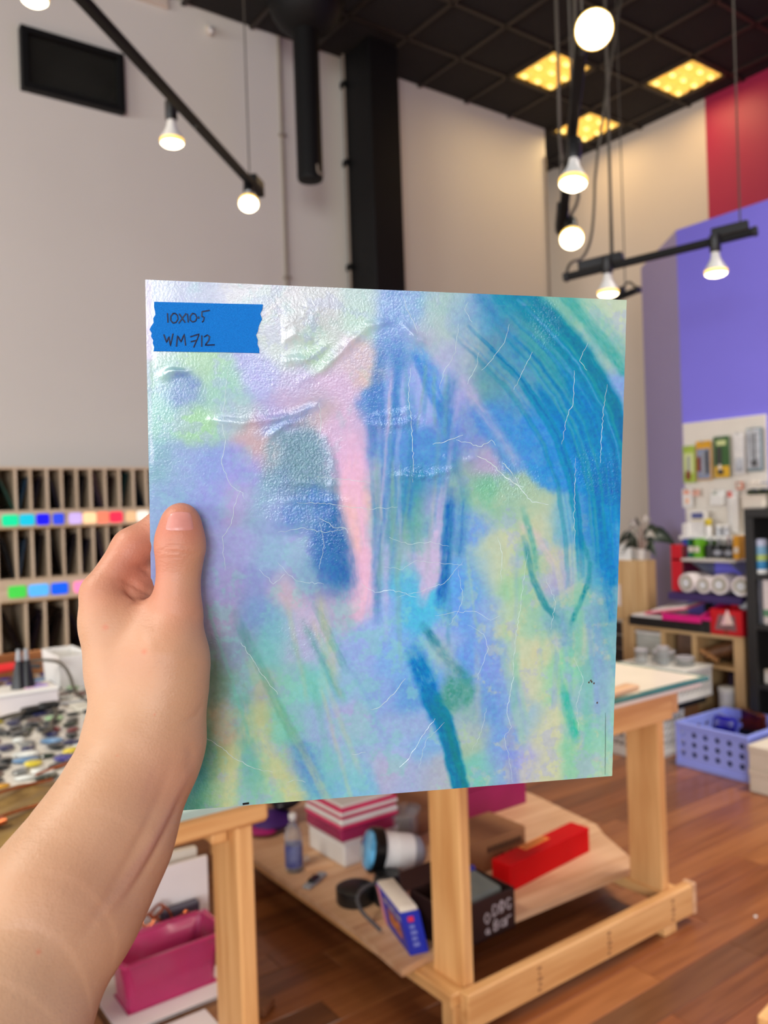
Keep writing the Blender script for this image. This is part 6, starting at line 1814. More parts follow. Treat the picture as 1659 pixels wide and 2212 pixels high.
def onpanel(a, b, X, t):
    """box on the plane X, from top left a to bottom right b (world points), t thick towards the viewer"""
    return MB().box(X - t, X, min(a[1], b[1]), max(a[1], b[1]), min(a[2], b[2]), max(a[2], b[2]), min(t * 0.3, 0.003))


def hook(parent, y, z):
    obj('hook', MB().tube([(5.026, y, z), (4.96, y, z), (4.955, y, z + 0.012)], 0.003, 6), M_GREY, parent)


def blister(name, label, cat, a, b, card, parts, group='packages on the display panel', X=4.985):
    """hanging card pack: back card with raised parts (name, u0, u1, v0, v1, thickness, material), u from the left, v from the top"""
    t = thing(name, label, cat, (X, (a[1] + b[1]) / 2, min(a[2], b[2])), group)
    obj('card', onpanel(a, b, X, 0.004), card, t)
    y = lambda u: a[1] + (b[1] - a[1]) * u
    zz = lambda v: a[2] + (b[2] - a[2]) * v
    for nm, u0, u1, v0, v1, th, m in parts:
        obj(nm, onpanel((0, y(u0), zz(v0)), (0, y(u1), zz(v1)), X - 0.004, th), m, t)
    hook(t, y(.5), zz(0.0) - 0.008)
    return t


M_LIME = mat('lime_card', (166, 190, 70), 0.5, var=0.06)
M_LIMEP = mat('pale_lime_card', (206, 214, 150), 0.4, var=0.05)
M_GOLD = mat('golden_orange_card', (216, 160, 40), 0.5, var=0.06)
M_FOREST = mat('forest_green_card', (60, 100, 52), 0.5, var=0.08)
M_BLISTER = mat('grey_blue_blister', (146, 156, 182), 0.15, var=0.15, vscale=40)
M_TOOLDARK = mat('dark_tool_steel', (62, 60, 58), 0.3, var=0.15, vscale=40)
M_MAROON = mat('maroon_grip', (124, 50, 42), 0.4, var=0.08)
M_CLEARPACK = mat('clear_silver_pack', (196, 200, 206), 0.12, rgb2=(150, 150, 156), vscale=22, coat=0.5)
M_PALEPACK = mat('white_bubble_pack', (226, 222, 218), 0.25, var=0.06, vscale=20)
blister('hanging_tool_pack', 'lime green card pack with maroon-handled pliers at the panel\'s left edge', 'package', (4.985, 3.370, 1.859), (4.985, 3.280, 1.609), M_LIME,
        [('window', .08, .9, .2, .75, .004, M_LIMEP), ('plier_arm', .4, .5, .28, .7, .01, M_GREY), ('plier_arm', .54, .62, .28, .7, .01, M_GREY), ('plier_grip', .3, .62, .68, .92, .014, M_MAROON)])
blister('hanging_tool_pack', 'golden orange card pack with a grey-blue tool, second from the panel\'s left edge', 'package', (4.985, 3.270, 1.882), (4.985, 3.156, 1.621), M_GOLD,
        [('blister', .08, .92, .2, .97, .006, M_BLISTER), ('tool_handle', .66, .86, .24, .85, .012, M_TOOLDARK), ('tool_body', .12, .34, .4, .78, .012, M_MAROON), ('tool_blade', .42, .58, .3, .88, .011, M_GREY)])
blister('hanging_tool_pack', 'tall forest green and yellow card pack with a black cutter', 'package', (4.985, 3.139, 1.902), (4.985, 3.027, 1.630), M_FOREST,
        [('yellow_panel', .04, .98, .72, .99, .002, mat('yellow_card', (228, 178, 40), 0.5)), ('title_patch', .2, .8, .1, .22, .002, M_LIMEP), ('tool_body', .24, .52, .26, .68, .012, M_TOOLDARK), ('tool_neck', .3, .48, .5, .82, .01, M_OFFWHITE), ('tool_foot', .26, .62, .8, .92, .012, M_TOOLDARK)])
t = blister('hanging_tool_pack', 'pale clear pack of white parts between the green card and the large silver pack', 'package', (4.985, 3.001, 1.913), (4.985, 2.921, 1.645), M_PALEPACK,
            [('blister', .1, .9, .08, .6, .008, M_PALEPACK), ('metal_part', .2, .85, .62, .93, .012, M_CLEARPACK), ('shiny_bolt', .3, .55, .64, .84, .018, mat('bright_chrome', (220, 228, 240), 0.08, metal=0.9))])
blister('hanging_tool_pack', 'large clear silver pack with blue-grey edge at the panel\'s right end', 'package', (4.980, 2.905, 1.934), (4.980, 2.797, 1.659), mat('teal_grey_card', (128, 146, 152), 0.4, var=0.05),
        [('blister', .05, .86, .04, .93, .012, M_CLEARPACK), ('tool_shaft', .3, .44, .1, .72, .016, M_GREY), ('tool_shaft', .52, .62, .12, .78, .016, M_TOOLDARK), ('tool_head', .34, .7, .74, .88, .017, M_DARKGREY)], X=4.98)
blister('small_card_pack', 'small white and orange card pack at the panel\'s left edge below the lime pack', 'package', (4.985, 3.385, 1.569), (4.985, 3.307, 1.441), M_WHITE,
        [('orange_patch', .15, .75, .08, .3, .002, mat('salmon_print', (232, 160, 132), 0.5)), ('orange_spot', .35, .65, .5, .8, .004, mat('peach_print', (240, 180, 140), 0.5))], 'small packs on the display panel')
blister('small_card_pack', 'small salmon label card next to the white and orange pack', 'package', (4.980, 3.310, 1.563), (4.980, 3.252, 1.514), mat('salmon_card', (226, 184, 168), 0.5), [('print_bar', .1, .9, .3, .6, .002, mat('salmon_print', (232, 160, 132), 0.5))], 'small packs on the display panel')
blister('small_card_pack', 'white box pack in the middle of the panel', 'package', (4.985, 3.165, 1.548), (4.985, 3.066, 1.447), M_WHITE,
        [('box_front', .05, .95, .3, .97, .03, M_WHITE), ('grey_seal', .12, .38, .05, .28, .004, mat('sage_seal', (190, 194, 176), 0.5))], 'small packs on the display panel')
blister('small_card_pack', 'tall narrow white pack with a red tag beside the black shelf unit', 'package', (4.970, 3.047, 1.544), (4.970, 2.969, 1.273), M_PALEPACK,
        [('tube', .3, .8, .16, .98, .02, M_WHITE), ('red_tag', .1, .5, .02, .16, .006, mat('coral_tag', (236, 120, 110), 0.5))], 'small packs on the display panel', X=4.97)
blister('small_card_pack', 'small orange-red pack under the clear silver packs', 'package', (4.985, 2.989, 1.598), (4.985, 2.940, 1.548), mat('orange_red_card', (226, 128, 92), 0.5, var=0.1, vscale=60), [('white_part', .2, .8, .2, .8, .008, M_OFFWHITE)], 'small packs on the display panel')

# narrow ledge with packs and bottles below the panel
lz = (4.900, 3.112, 1.242)[2]
ly0, ly1 = (4.900, 2.912, 1.247)[1], (4.900, 3.335, 1.244)[1]
t = thing('display_ledge', 'narrow white ledge fixed under the display panel', 'shelf', (4.95, (ly0 + ly1) / 2, lz - 0.012))
obj('ledge_board', MB().box(4.86, 5.048, ly0, ly1, lz - 0.014, lz, 0.002), M_WHITE, t)
obj('ledge_lip', MB().box(4.855, 4.861, ly0, ly1, lz - 0.014, lz + 0.012, 0.002), M_WHITE, t)
ypx = lambda a: a[1]
t = thing('white_pack', 'white pack with a navy printed label on the display ledge', 'package', (4.92, 0, lz), 'goods on the display ledge')
a, b = (4.900, 3.287, 1.417), (4.900, 3.166, 1.245)
t.location.y = (a[1] + b[1]) / 2
obj('pouch', onpanel((0, a[1], a[2]), (0, b[1], lz), 4.94, 0.05), M_PALEPACK, t)
obj('navy_label', onpanel((0, a[1] - .03, a[2] - .012), (0, b[1] + .004, a[2] - .05), 4.89, 0.002), mat('navy_label', (84, 90, 140), 0.5, var=0.1), t)
obj('gold_line', onpanel((0, a[1] - .03, a[2] - .056), (0, b[1] + .004, a[2] - .064), 4.89, 0.002), mat('pale_gold_print', (220, 200, 130), 0.5), t)
c = (4.900, 3.135, 1.245)
t = thing('yellow_cap_bottle', 'small clear bottle with a yellow cap on the display ledge', 'bottle', (4.89, c[1], lz), 'goods on the display ledge')
obj('bottle_body', MB().lathe([(0.02, 0), (0.022, 0.004), (0.022, 0.07), (0.014, 0.082)], t.location, n=18), M_PALEPACK, t)
obj('yellow_cap', MB().lathe([(0.021, 0.08), (0.022, 0.082), (0.022, 0.118), (0.019, 0.122)], t.location, n=18), mat('yellow_cap', (222, 196, 46), 0.4), t)
for k, (q, lab) in enumerate((((4.900, 3.069, 1.246), 'left one of the two clear jars on the display ledge'), ((4.900, 3.020, 1.246), 'right one of the two clear jars on the display ledge'))):
    t = thing('clear_jar', lab, 'jar', (4.90, q[1], lz), 'clear jars on the display ledge')
    obj('jar_body', MB().lathe([(0.018, 0), (0.021, 0.005), (0.021, 0.06), (0.017, 0.066)], t.location, n=18), M_CLEARPACK, t)
    obj('jar_lid', MB().lathe([(0.019, 0.065), (0.02, 0.067), (0.02, 0.08), (0.018, 0.083)], t.location, n=18), M_WHITE, t)
a, b = (4.880, 3.322, 1.335), (4.880, 3.272, 1.251)
one('white_carton', MB().box(4.87, 4.93, b[1], a[1], lz, a[2], 0.006), M_PALEPACK, 'crumpled white carton at the left end of the display ledge', 'carton', 'goods on the display ledge')

# lower ledge with books, pots and binders
sz = (4.800, 3.053, 1.114)[2]
by0, by1 = (4.800, 2.851, 1.120)[1], (4.800, 3.361, 1.105)[1]
t = thing('grey_shelf', 'pale grey shelf with books and pots above the white rolls', 'shelf', (4.9, (by0 + by1) / 2, sz - 0.016))
obj('shelf_board', MB().box(4.72, 5.048, by0, by1 - 0.06, sz - 0.018, sz, 0.003), mat('pale_grey_shelf', (196, 190, 184), 0.5, var=0.04), t)
for y in (by0 + 0.08, by1 - 0.16):
    obj('bracket', MB().plate([(5.048, y, sz - .018), (4.78, y, sz - .018), (5.048, y, sz - .16)], (0, .012, 0)), M_GREY, t)
BOOKS = [('blue_book', 'narrow blue book on the grey shelf next to the green binder', 1477, 1488, 1158, (32, 62, 150), 'book'), ('green_binder', 'dark green binder on the grey shelf', 1488, 1502, 1163, (14, 96, 60), 'binder'),
         ('lime_binder', 'lime green binder leaning on the dark green binder', 1501, 1514, 1160, (96, 162, 30), 'binder'), ('yellow_binder', 'tall amber yellow binder at the right end of the grey shelf', 1586, 1600, 1158, (214, 150, 34), 'binder')]
SX_ = {1477: 3.252, 1488: 3.214, 1502: 3.166, 1501: 3.170, 1514: 3.123, 1586: 2.895, 1600: 2.852}
for nm, lab, xa, xb, yt, c, cat in BOOKS:
    ht = 0.125 + (0.02 if 'yellow' in nm else 0)
    t = thing(nm, lab, cat, (4.87, (SX_[xa] + SX_[xb]) / 2, sz), 'books on the grey shelf')
    m_ = mat(nm + '_cover', c, 0.4, var=0.06)
    lean = 0.02 if nm == 'lime_binder' else 0
    ya, yb = SX_[xb], SX_[xa]
    obj('cover', MB().hull8([(4.77, ya, sz), (4.97, ya, sz), (4.97, yb, sz), (4.77, yb, sz), (4.77, ya + lean, sz + ht), (4.97, ya + lean, sz + ht), (4.97, yb + lean, sz + ht), (4.77, yb + lean, sz + ht)], .002), m_, t)
    obj('spine_label', MB().box(4.7685, 4.7695, ya + .006, yb - .006, sz + .04, sz + .075), M_OFFWHITE, t)
for k, (q, lab) in enumerate((((4.800, 3.093, 1.113), 'leftmost black pot on the grey shelf'), ((4.800, 3.037, 1.115), 'middle black pot on the grey shelf with a pale label'), ((4.800, 2.957, 1.117), 'right black pot on the grey shelf, with scissors in it'))):
    t = thing('black_pot', lab, 'pot', (4.83, q[1], sz), 'black pots on the grey shelf')
    obj('pot_body', MB().lathe([(0.026, 0), (0.03, 0.004), (0.033, 0.085), (0.028, 0.085)], t.location, n=20), M_PLASTIC_BLACK, t)
    if k:
        obj('pale_label', MB().lathe([(0.0312, 0.02), (0.0316, 0.021), (0.0325, 0.05), (0.032, 0.051)], t.location, n=20), mat('silver_label', (140, 140, 150), 0.3), t)
    for j in range(3 if k == 2 else 2):
        obj('tool_in_pot', MB().tube([(4.83 + .008 * j, q[1] + .01 * (j - 1), sz + .03), (4.83 + .012 * j, q[1] + .02 * (j - 1), sz + .12 + .012 * j)], 0.004, 6), (M_TOOLDARK, M_GREY, M_MAROON)[j], t)
a, b = (4.720, 3.308, 1.200), (4.720, 3.217, 1.048)
tz = (4.660, 3.004, 0.899)[2]
t = thing('red_binder', 'upright red binder left of the white rolls', 'binder', (4.8, (a[1] + b[1]) / 2, tz))
obj('cover', MB().box(4.72, 4.93, b[1] + 0.012, a[1], tz, a[2], 0.003), mat('red_binder_cover', (196, 16, 36), 0.4, var=0.04), t)
obj('spine', MB().box(4.722, 4.928, b[1], b[1] + 0.0115, tz, a[2] - 0.002, 0.003), mat('dark_red_spine', (96, 10, 24), 0.4), t)

# table with white rolls behind the low shelf unit
ty0, ty1 = (4.660, 2.770, 0.914)[1], (4.660, 3.285, 0.881)[1]
t = thing('side_table', 'dark violet topped ledge carrying the row of white rolls', 'table', (4.84, (ty0 + ty1) / 2, 0))
obj('table_top', MB().box(4.64, 5.04, ty0, ty1, tz - 0.05, tz - 0.002, 0.004), mat('dark_violet_top', (58, 40, 96), 0.5, var=0.1), t)
for y in (ty0 + 0.03, ty1 - 0.07):
    for x in (4.99,):
        obj('leg', MB().box(x, x + 0.035, y, y + 0.035, 0, tz - 0.05, 0.003), M_BLACK_WOOD, t)
M_WRAP = mat('white_shrink_wrap', (226, 216, 216), 0.18, var=0.06, vscale=18, bump=0.4, bscale=40, coat=0.5)
M_RING = mat('kraft_ring', (158, 150, 126), 0.55, var=0.08)
M_HUB = mat('pale_roll_core', (214, 216, 220), 0.4, var=0.03)
for k, (q, r, lab) in enumerate((((4.620, 3.158, 1.002), 0.064, 'leftmost of the four white wrapped rolls'), ((4.620, 3.039, 1.001), 0.056, 'second white wrapped roll from the left, slightly turned away'), ((4.620, 2.928, 0.998), 0.064, 'third white wrapped roll from the left'), ((4.620, 2.784, 1.016), 0.062, 'rightmost white wrapped roll beside the black shelf unit'))):
    c = Vector((4.66, q[1], tz + r))
    ax = Vector((1, -0.12 + 0.1 * k, 0)).normalized()
    t = thing('white_roll', lab, 'roll', (c.x, c.y, tz), 'white wrapped rolls')
    obj('wrapped_body', MB().lathe([(r * .6, 0.002), (r * .93, 0.0), (r, 0.012), (r, 0.17), (r * .9, 0.18)], c, ax, 28), M_WRAP, t)
    obj('kraft_ring', MB().lathe([(r * .40, -0.004), (r * .68, -0.004), (r * .68, 0.004), (r * .40, 0.004)], c, ax, 28), M_RING, t)
    obj('roll_core', MB().lathe([(0.002, -0.006), (r * .42, -0.006), (r * .44, 0.006)], c, ax, 24), M_HUB, t)

# ------------------------------------------------------------------ birch cube shelf with trays on top
QX = 4.6
cs = thing('cube_shelf', 'pale birch cube shelf with a clear drawer and wooden oddments in its cubes', 'shelf unit', (4.8, 3.1, 0))
QY0, QY1, QZ = 2.740, 3.56, 0.672
obj('top_board', MB().box(QX, QX + 0.38, QY0, QY1, QZ - 0.03, QZ, 0.002), M_BIRCH['Y'], cs)
obj('end_panel', MB().box(QX, QX + 0.38, QY0, QY0 + 0.07, 0, QZ - 0.03, 0.002), M_BIRCH['Z'], cs)
obj('end_panel', MB().box(QX, QX + 0.38, QY1 - 0.032, QY1, 0, QZ - 0.03, 0.002), M_BIRCH['Z'], cs)
dvs = [QY1 - 0.032] + [3.305, 3.077] + [QY0 + 0.07]
for y in dvs[1:3]:
    obj('divider', MB().box(QX + 0.002, QX + 0.37, y - 0.017, y + 0.017, 0.03, QZ - 0.03, 0.002), M_BIRCH['Z'], cs)
mz = (4.600, 2.887, 0.471)[2]
obj('mid_shelf', MB().box(QX + 0.002, QX + 0.37, QY0 + 0.07, QY1 - 0.032, mz - 0.02, mz, 0.002), M_BIRCH['Y'], cs)
obj('base_board', MB().box(QX, QX + 0.38, QY0 + 0.07, QY1 - 0.032, 0.0, 0.03, 0.002), M_BIRCH['Y'], cs)
obj('back_board', MB().box(QX + 0.37, QX + 0.378, QY0, QY1, 0.03, QZ - 0.03), wood('shelf_back', (150, 112, 76), (128, 92, 60), 'Z'), cs)
ya, yb = dvs[1] + 0.02, dvs[0] - 0.008
M_FROST = mat('frosted_drawer', (186, 190, 184), 0.25, var=0.08, vscale=10)
dr = obj('drawer', MB().box(QX + 0.01, QX + 0.3, ya, yb, mz + 0.001, QZ - 0.06, 0.006), M_FROST, cs, label='clear frosted drawer')
obj('drawer_lid', MB().box(QX + 0.004, QX + 0.306, ya - 0.006, yb + 0.004, QZ - 0.06, QZ - 0.042, 0.004), M_WHITE, dr)
rw = random.Random(4)
for k, lab in enumerate(('dark wooden block leaning in the middle cube', 'bronze-brown rolled sheet lying across the right cube', 'orange-tan wood strip in front of the right cube', 'brown leather scrap at the back of the right cube')):
    y = (dvs[1] + dvs[2]) / 2 if k == 0 else (dvs[2] + dvs[3]) / 2
    c_ = ((96, 66, 46), (118, 78, 48), (196, 140, 88), (84, 54, 36))[k]
    m_ = mat('oddment_brown_%d' % k, c_, 0.45, var=0.2, vscale=20)
    if k == 1:
        mb_ = MB().cyl((QX + .06, y + .1, mz + .045), (QX + .16, y - .1, mz + .12), 0.042, n=18)
    elif k == 3:
        mb_ = MB().ell((QX + .2, y, mz + .06), (.09, .1, .06), 0.4)
    elif k == 2:
        mb_ = MB().obox((QX + .035, y + .05, mz + .05), (.012, .13, .03), (28, 0, 8), .003)
    else:
        mb_ = MB().obox((QX + .15, y, mz + .085), (.2, .12, .15), (0, 6, 10), .01)
    one('wood_oddment', mb_, m_, lab, 'oddment', 'oddments in the birch shelf')
one('dark_fabric_roll', MB().cyl((QX + .08, QY0 + .14, 0.06), (QX + .1, QY0 + .125, mz - .05), 0.04, n=16), mat('dark_purple_fabric', (46, 30, 52), 0.7, var=0.15), 'dark purple fabric roll standing in the lower right cube', 'fabric')

# trays and boxes on top of the cube shelf
t = thing('letter_tray', 'black letter tray of white sheets at the left of the birch shelf top', 'tray', (4.72, 3.32, QZ))
a0, a1 = 3.161, 3.537
obj('tray_floor', MB().box(4.56, 4.86, a0, a1, QZ, QZ + 0.006, 0.002), M_PLASTIC_BLACK, t)
for nm, b in (('tray_wall', (4.56, 4.57, a0, a1)), ('tray_wall', (4.85, 4.86, a0, a1)), ('tray_wall', (4.57, 4.85, a0, a0 + .01)), ('tray_wall', (4.57, 4.85, a1 - .01, a1))):
    obj(nm, MB().box(b[0], b[1], b[2], b[3], QZ, QZ + 0.058, 0.002), M_PLASTIC_BLACK, t)
one('paper_stack', MB().box(4.575, 4.84, a0 + .13, a1 - .012, QZ + .006, QZ + .07, .003), M_PAPER, 'stack of white sheets in the black letter tray', 'paper')
one('pink_folder', MB().obox((4.72, (a0 + a1) / 2 - .06, QZ + .115), (.26, .30, .014), (-10, -4, 4), .003), mat('pink_card', (226, 130, 150), 0.5, rgb2=(220, 96, 124), vscale=4), 'pink card folder resting on the stacked white sheets', 'folder')
one('paper_sheaf', MB().obox((4.70, (a0 + a1) / 2 - .08, QZ + .128), (.2, .24, .012), (-10, -4, 4), .003), M_PAPER, 'sheaf of white paper on the pink folder', 'paper')
g0, g1 = 3.001, 3.268
t = thing('magenta_tray', 'bright magenta letter tray tilted beside the pink folder', 'tray', (4.76, (g0 + g1) / 2, QZ + .06))
zt_ = QZ + .062
gm = (g0 + g1) / 2
obj('tray_floor', MB().box(4.558, 4.86, g0, g1, zt_, zt_ + .006, .001), M_MAGENTA, t)
obj('tray_front', MB().box(4.545, 4.558, g0, g1, zt_ - .004, zt_ + .038, .003), M_MAGENTA, t)
obj('tray_side', MB().hull8([(4.545, g0 - .012, zt_ - .004), (4.86, g0 - .012, zt_ - .004), (4.86, g0, zt_ - .004), (4.545, g0, zt_ - .004), (4.545, g0 - .012, zt_ + .038), (4.86, g0 - .012, zt_ + .12), (4.86, g0, zt_ + .12), (4.545, g0, zt_ + .038)], .002), M_MAGENTA, t)
k0, k1 = 2.927, 3.127
t = thing('black_box', 'black box with a magenta lid left of the red bin', 'box', (4.66, (k0 + k1) / 2, QZ))
obj('box_body', MB().box(4.55, 4.645, k0, g0 - .016, QZ, QZ + .078, .004), M_PLASTIC_BLACK, t)
obj('box_foot', MB().box(4.55, 4.645, g0 - .016, a0 - .003, QZ, QZ + .056, .004), M_PLASTIC_BLACK, t)
obj('magenta_lid', MB().box(4.545, 4.649, k0 - .003, g0 - .02, QZ + .078, QZ + .1, .004), M_MAGENTA, t)
one('violet_bag', MB().obox((4.92, (k0 + k1) / 2 - .02, QZ + .09), (.08, .26, .17), (0, 8, 0), .03), mat('deep_violet_fabric', (62, 42, 104), 0.6, var=0.15), 'deep violet bag behind the magenta trays', 'bag')
e0, e1 = 2.722, 2.931
t = thing('red_bin', 'bright red bin with a shimmering triangle on its front', 'bin', (4.66, (e0 + e1) / 2, QZ))
M_REDBIN = mat('red_plastic', (192, 12, 28), 0.3, var=0.04)
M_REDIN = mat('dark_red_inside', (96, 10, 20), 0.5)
eh = 0.155
for nm, b in (('bin_front', (4.555, 4.565, e0, e1)), ('bin_back', (4.78, 4.79, e0, e1)), ('bin_side', (4.565, 4.78, e0, e0 + .008)), ('bin_side', (4.565, 4.78, e1 - .008, e1))):
    obj(nm, MB().box(b[0], b[1], b[2], b[3], QZ, QZ + eh * (1.08 if nm == 'bin_back' else 1), .003), M_REDBIN, t)
obj('bin_floor', MB().box(4.565, 4.78, e0 + .008, e1 - .008, QZ, QZ + .006), M_REDIN, t)
tri = [(4.554, 2.856, 0.733), (4.554, 2.839, 0.777), (4.554, 2.816, 0.828), (4.554, 2.805, 0.821), (4.554, 2.775, 0.741)]
M_HOLO = mat('holographic_foil', (240, 214, 190), 0.15, rgb2=(220, 170, 190), vscale=40, coat=0.8)
obj('grey_patch', MB().plate([(4.5545, e1 - .03, QZ + .03), (4.5545, e0 + .035, QZ + .03), (4.5545, e0 + .045, QZ + .12), (4.5545, e1 - .06, QZ + .125)], (-.001, 0, 0)), mat('smoky_window', (130, 96, 100), 0.2, var=0.15), t)
obj('shimmer_triangle', MB().plate([(4.5525, p[1], p[2]) for p in tri], (-.0015, 0, 0)), M_HOLO, t)
obj('gold_badge', MB().cyl((4.555, (e0 + e1) / 2, QZ + .022), (4.552, (e0 + e1) / 2, QZ + .022), .014, n=16), mat('dull_gold_print', (150, 50, 30), 0.4), t)
one('clear_wrap', MB().ell((4.70, e0 + .06, QZ + .17), (.05, .04, .03), 0.3, 12, 7), M_CLEARPACK, 'crumpled clear wrap sticking out of the red bin', 'wrap')

# tall birch cabinet with plant and card on top
AX = 4.75
ca_, cb_ = 3.534, 3.95
AZ = 1.086
az1 = 0.665
t = thing('birch_cabinet', 'upright birch cabinet with a closed plank front beside the plant', 'cabinet', (4.9, (ca_ + cb_) / 2, 0))
obj('carcass', MB().box(AX + 0.012, AX + 0.12, ca_, cb_, az1, AZ, 0.002), M_BIRCH['Z'], t)
n = 4
for k in range(n):
    y0_, y1_ = ca_ + (cb_ - ca_) * k / n, ca_ + (cb_ - ca_) * (k + 1) / n
    obj('front_plank', MB().box(AX, AX + 0.011, y0_ + .0015, y1_ - .0015, az1 + .004, AZ - .003, .002), M_BIRCH['Z'], t)
obj('side_post', MB().box(AX, AX + 0.03, 3.674, 3.741, 0, az1, 0.002), M_BIRCH['Z'], t)
obj('side_post', MB().box(AX + .09, AX + 0.12, ca_, ca_ + .03, 0, az1, 0.002), M_BIRCH['Z'], t)
obj('side_post', MB().box(AX, AX + 0.03, cb_ - .03, cb_, 0, az1, 0.002), M_BIRCH['Z'], t)
for k in range(6):
    obj('dark_drawer', MB().box(AX + .03, AX + .11, 3.72, cb_ - .035, 0.08 + k * .095, 0.155 + k * .095, .003), mat('dark_brown_drawer', (48, 38, 38), 0.5, var=.1), t)
pc = (4.810, 3.608, 1.104)
t = thing('potted_plant', 'dark-leaved plant in a small white pot on the birch cabinet', 'plant', (4.82, pc[1], AZ))
pb_ = Vector((4.82, pc[1], AZ))
obj('pot', MB().lathe([(0.026, 0), (0.03, 0.004), (0.04, 0.075), (0.036, 0.075), (0.034, 0.066)], pb_, n=22), mat('white_pot_glaze', (214, 208, 202), 0.35, var=.04), t)
obj('soil', MB().lathe([(0.002, 0.064), (0.035, 0.064), (0.034, 0.068)], pb_, n=16), mat('potting_soil', (48, 36, 30), 0.9), t)
M_LEAF = mat('dark_green_leaf', (44, 56, 42), 0.4, rgb2=(30, 40, 32), vscale=20, bump=.2, bscale=60)
M_LEAFP = mat('pale_pink_leaf', (196, 180, 178), 0.45, rgb2=(150, 150, 136), vscale=14)
M_STEM = mat('reddish_stem', (150, 116, 104), 0.5)
LEAVES = [(0.24, -0.1, 0.03, 0.075, 0), (0.2, 0.35, 0.06, 0.06, 0), (0.17, 0.9, 0.03, 0.045, 0), (0.18, 2.4, 0.03, 0.045, 0), (0.15, 3.3, -0.02, 0.05, 0), (0.14, -1.2, -0.04, 0.045, 0), (0.13, 1.6, 0.13, 0.03, 0), (0.12, 0.5, 0.15, 0.028, 1), (0.11, 2.9, 0.10, 0.026, 1), (0.10, 3.7, 0.06, 0.024, 1), (0.12, -0.2, 0.04, 0.03, 1), (0.13, 2.0, 0.12, 0.03, 1)]
for L, a, dz_, wd, pale in LEAVES:
    dirv = CR * math.cos(a) + CF * math.sin(a) * 0.8
    dirv.z = 0
    dirv.normalize()
    side = Vector((-dirv.y * .5, dirv.x * .5, 0.85)).normalized()
    base = pb_ + Vector((0, 0, 0.10))
    vs, fs = [], []
    NS = 8
    for i in range(NS + 1):
        u = i / NS
        w_ = wd * math.sin(math.pi * min(1, u * 0.98 + 0.02)) ** 0.8 * (1 - 0.35 * u)
        cen_ = base + dirv * (L * (0.15 + 0.85 * u)) + Vector((0, 0, dz_ + 0.09 * u * (1 - u) * 2 - 0.05 * u * u))
        for s_, hgt_ in ((-1, 0.012), (0, 0.0), (1, 0.012)):
            vs.append(cen_ + side * (w_ * s_) + Vector((0, 0, hgt_ * (w_ / wd))))
    for i in range(NS):
        for k in range(2):
            q_ = i * 3 + k
            fs.append((q_, q_ + 1, q_ + 4, q_ + 3))
    lf = obj('leaf', MB().add(vs, fs), M_LEAFP if pale else M_LEAF, t, 80)
    so = lf.modifiers.new('thickness', 'SOLIDIFY')
    so.thickness = 0.001
    obj('stem', MB().tube([pb_ + Vector((0, 0, 0.066)), pb_ + Vector((0, 0, 0.09)) + dirv * 0.01, base + dirv * (L * 0.16) + Vector((0, 0, dz_))], 0.003, 6, 1), M_STEM, lf)
kc = (4.790, 3.734, 1.099)
t = thing('sign_card', 'white folded sign card standing in front of the plant', 'sign', (4.79, kc[1], AZ))
k0, k1 = kc[1] - .075, kc[1] + .10
obj('front_leaf', MB().plate([(4.765, k0, AZ), (4.765, k1, AZ), (4.80, k1, AZ + .105), (4.80, k0 + .022, AZ + .105)], (.0015, 0, 0)), M_WHITE, t)
obj('rear_leaf', MB().plate([(4.835, k0, AZ), (4.835, k1, AZ), (4.802, k1, AZ + .105), (4.802, k0 + .022, AZ + .105)], (.0015, 0, 0)), M_WHITE, t)
pm = MB()
for k in range(3):
    zz_ = AZ + .035 + .022 * k
    xx_ = 4.765 + (zz_ - AZ) / .105 * .035 - .001
    pm.box(xx_ - .0006, xx_, k0 + .05, k1 - .02 * (k % 2) - .01, zz_, zz_ + .005)
obj('printed_lines', pm, mat('grey_print', (178, 174, 170), 0.6), t, kind='stuff')
one('paper_note', MB().box(AX - .003, AX - .0005, 3.745, 3.913, 0.763, 0.914), M_PAPER, 'white note pinned to the birch cabinet beside the glass sheet', 'note')

# ------------------------------------------------------------------ black shelf unit at the right edge
KX = 4.5
KY1, KZ = 2.659, 1.43
KY0 = 1.75
ks = thing('black_shelf_unit', 'tall black shelf unit at the right edge of the picture', 'shelf unit', (4.7, 2.2, 0))
obj('side_panel', MB().box(KX, KX + 0.39, KY1 - 0.055, KY1, 0, KZ - 0.05, 0.003), M_BLACK_WOOD, ks)
obj('side_panel', MB().box(KX, KX + 0.39, KY0, KY0 + 0.055, 0, KZ - 0.05, 0.003), M_BLACK_WOOD, ks)
obj('top_board', MB().box(KX, KX + 0.39, KY0, KY1, KZ - 0.05, KZ, 0.003), M_BLACK_WOOD, ks)
obj('back_board', MB().box(KX + 0.38, KX + 0.388, KY0 + .055, KY1 - .055, 0, KZ - .05), M_INSIDE, ks)
obj('divider', MB().box(KX + .004, KX + 0.38, 2.18, 2.215, 0, KZ - 0.05, 0.002), M_BLACK_WOOD, ks)
KS = [1.054, 0.765, 0.423, 0.06]
for z in KS:
    obj('shelf_board', MB().box(KX + .003, KX + 0.38, KY0 + .055, KY1 - .055, z - 0.03, z, 0.002), M_BLACK_WOOD, ks)
c = (4.550, 2.600, 1.065)
t = thing('spray_can', 'white and blue bottle with a green band in the top compartment of the black unit', 'bottle', (4.57, c[1], KS[0]))
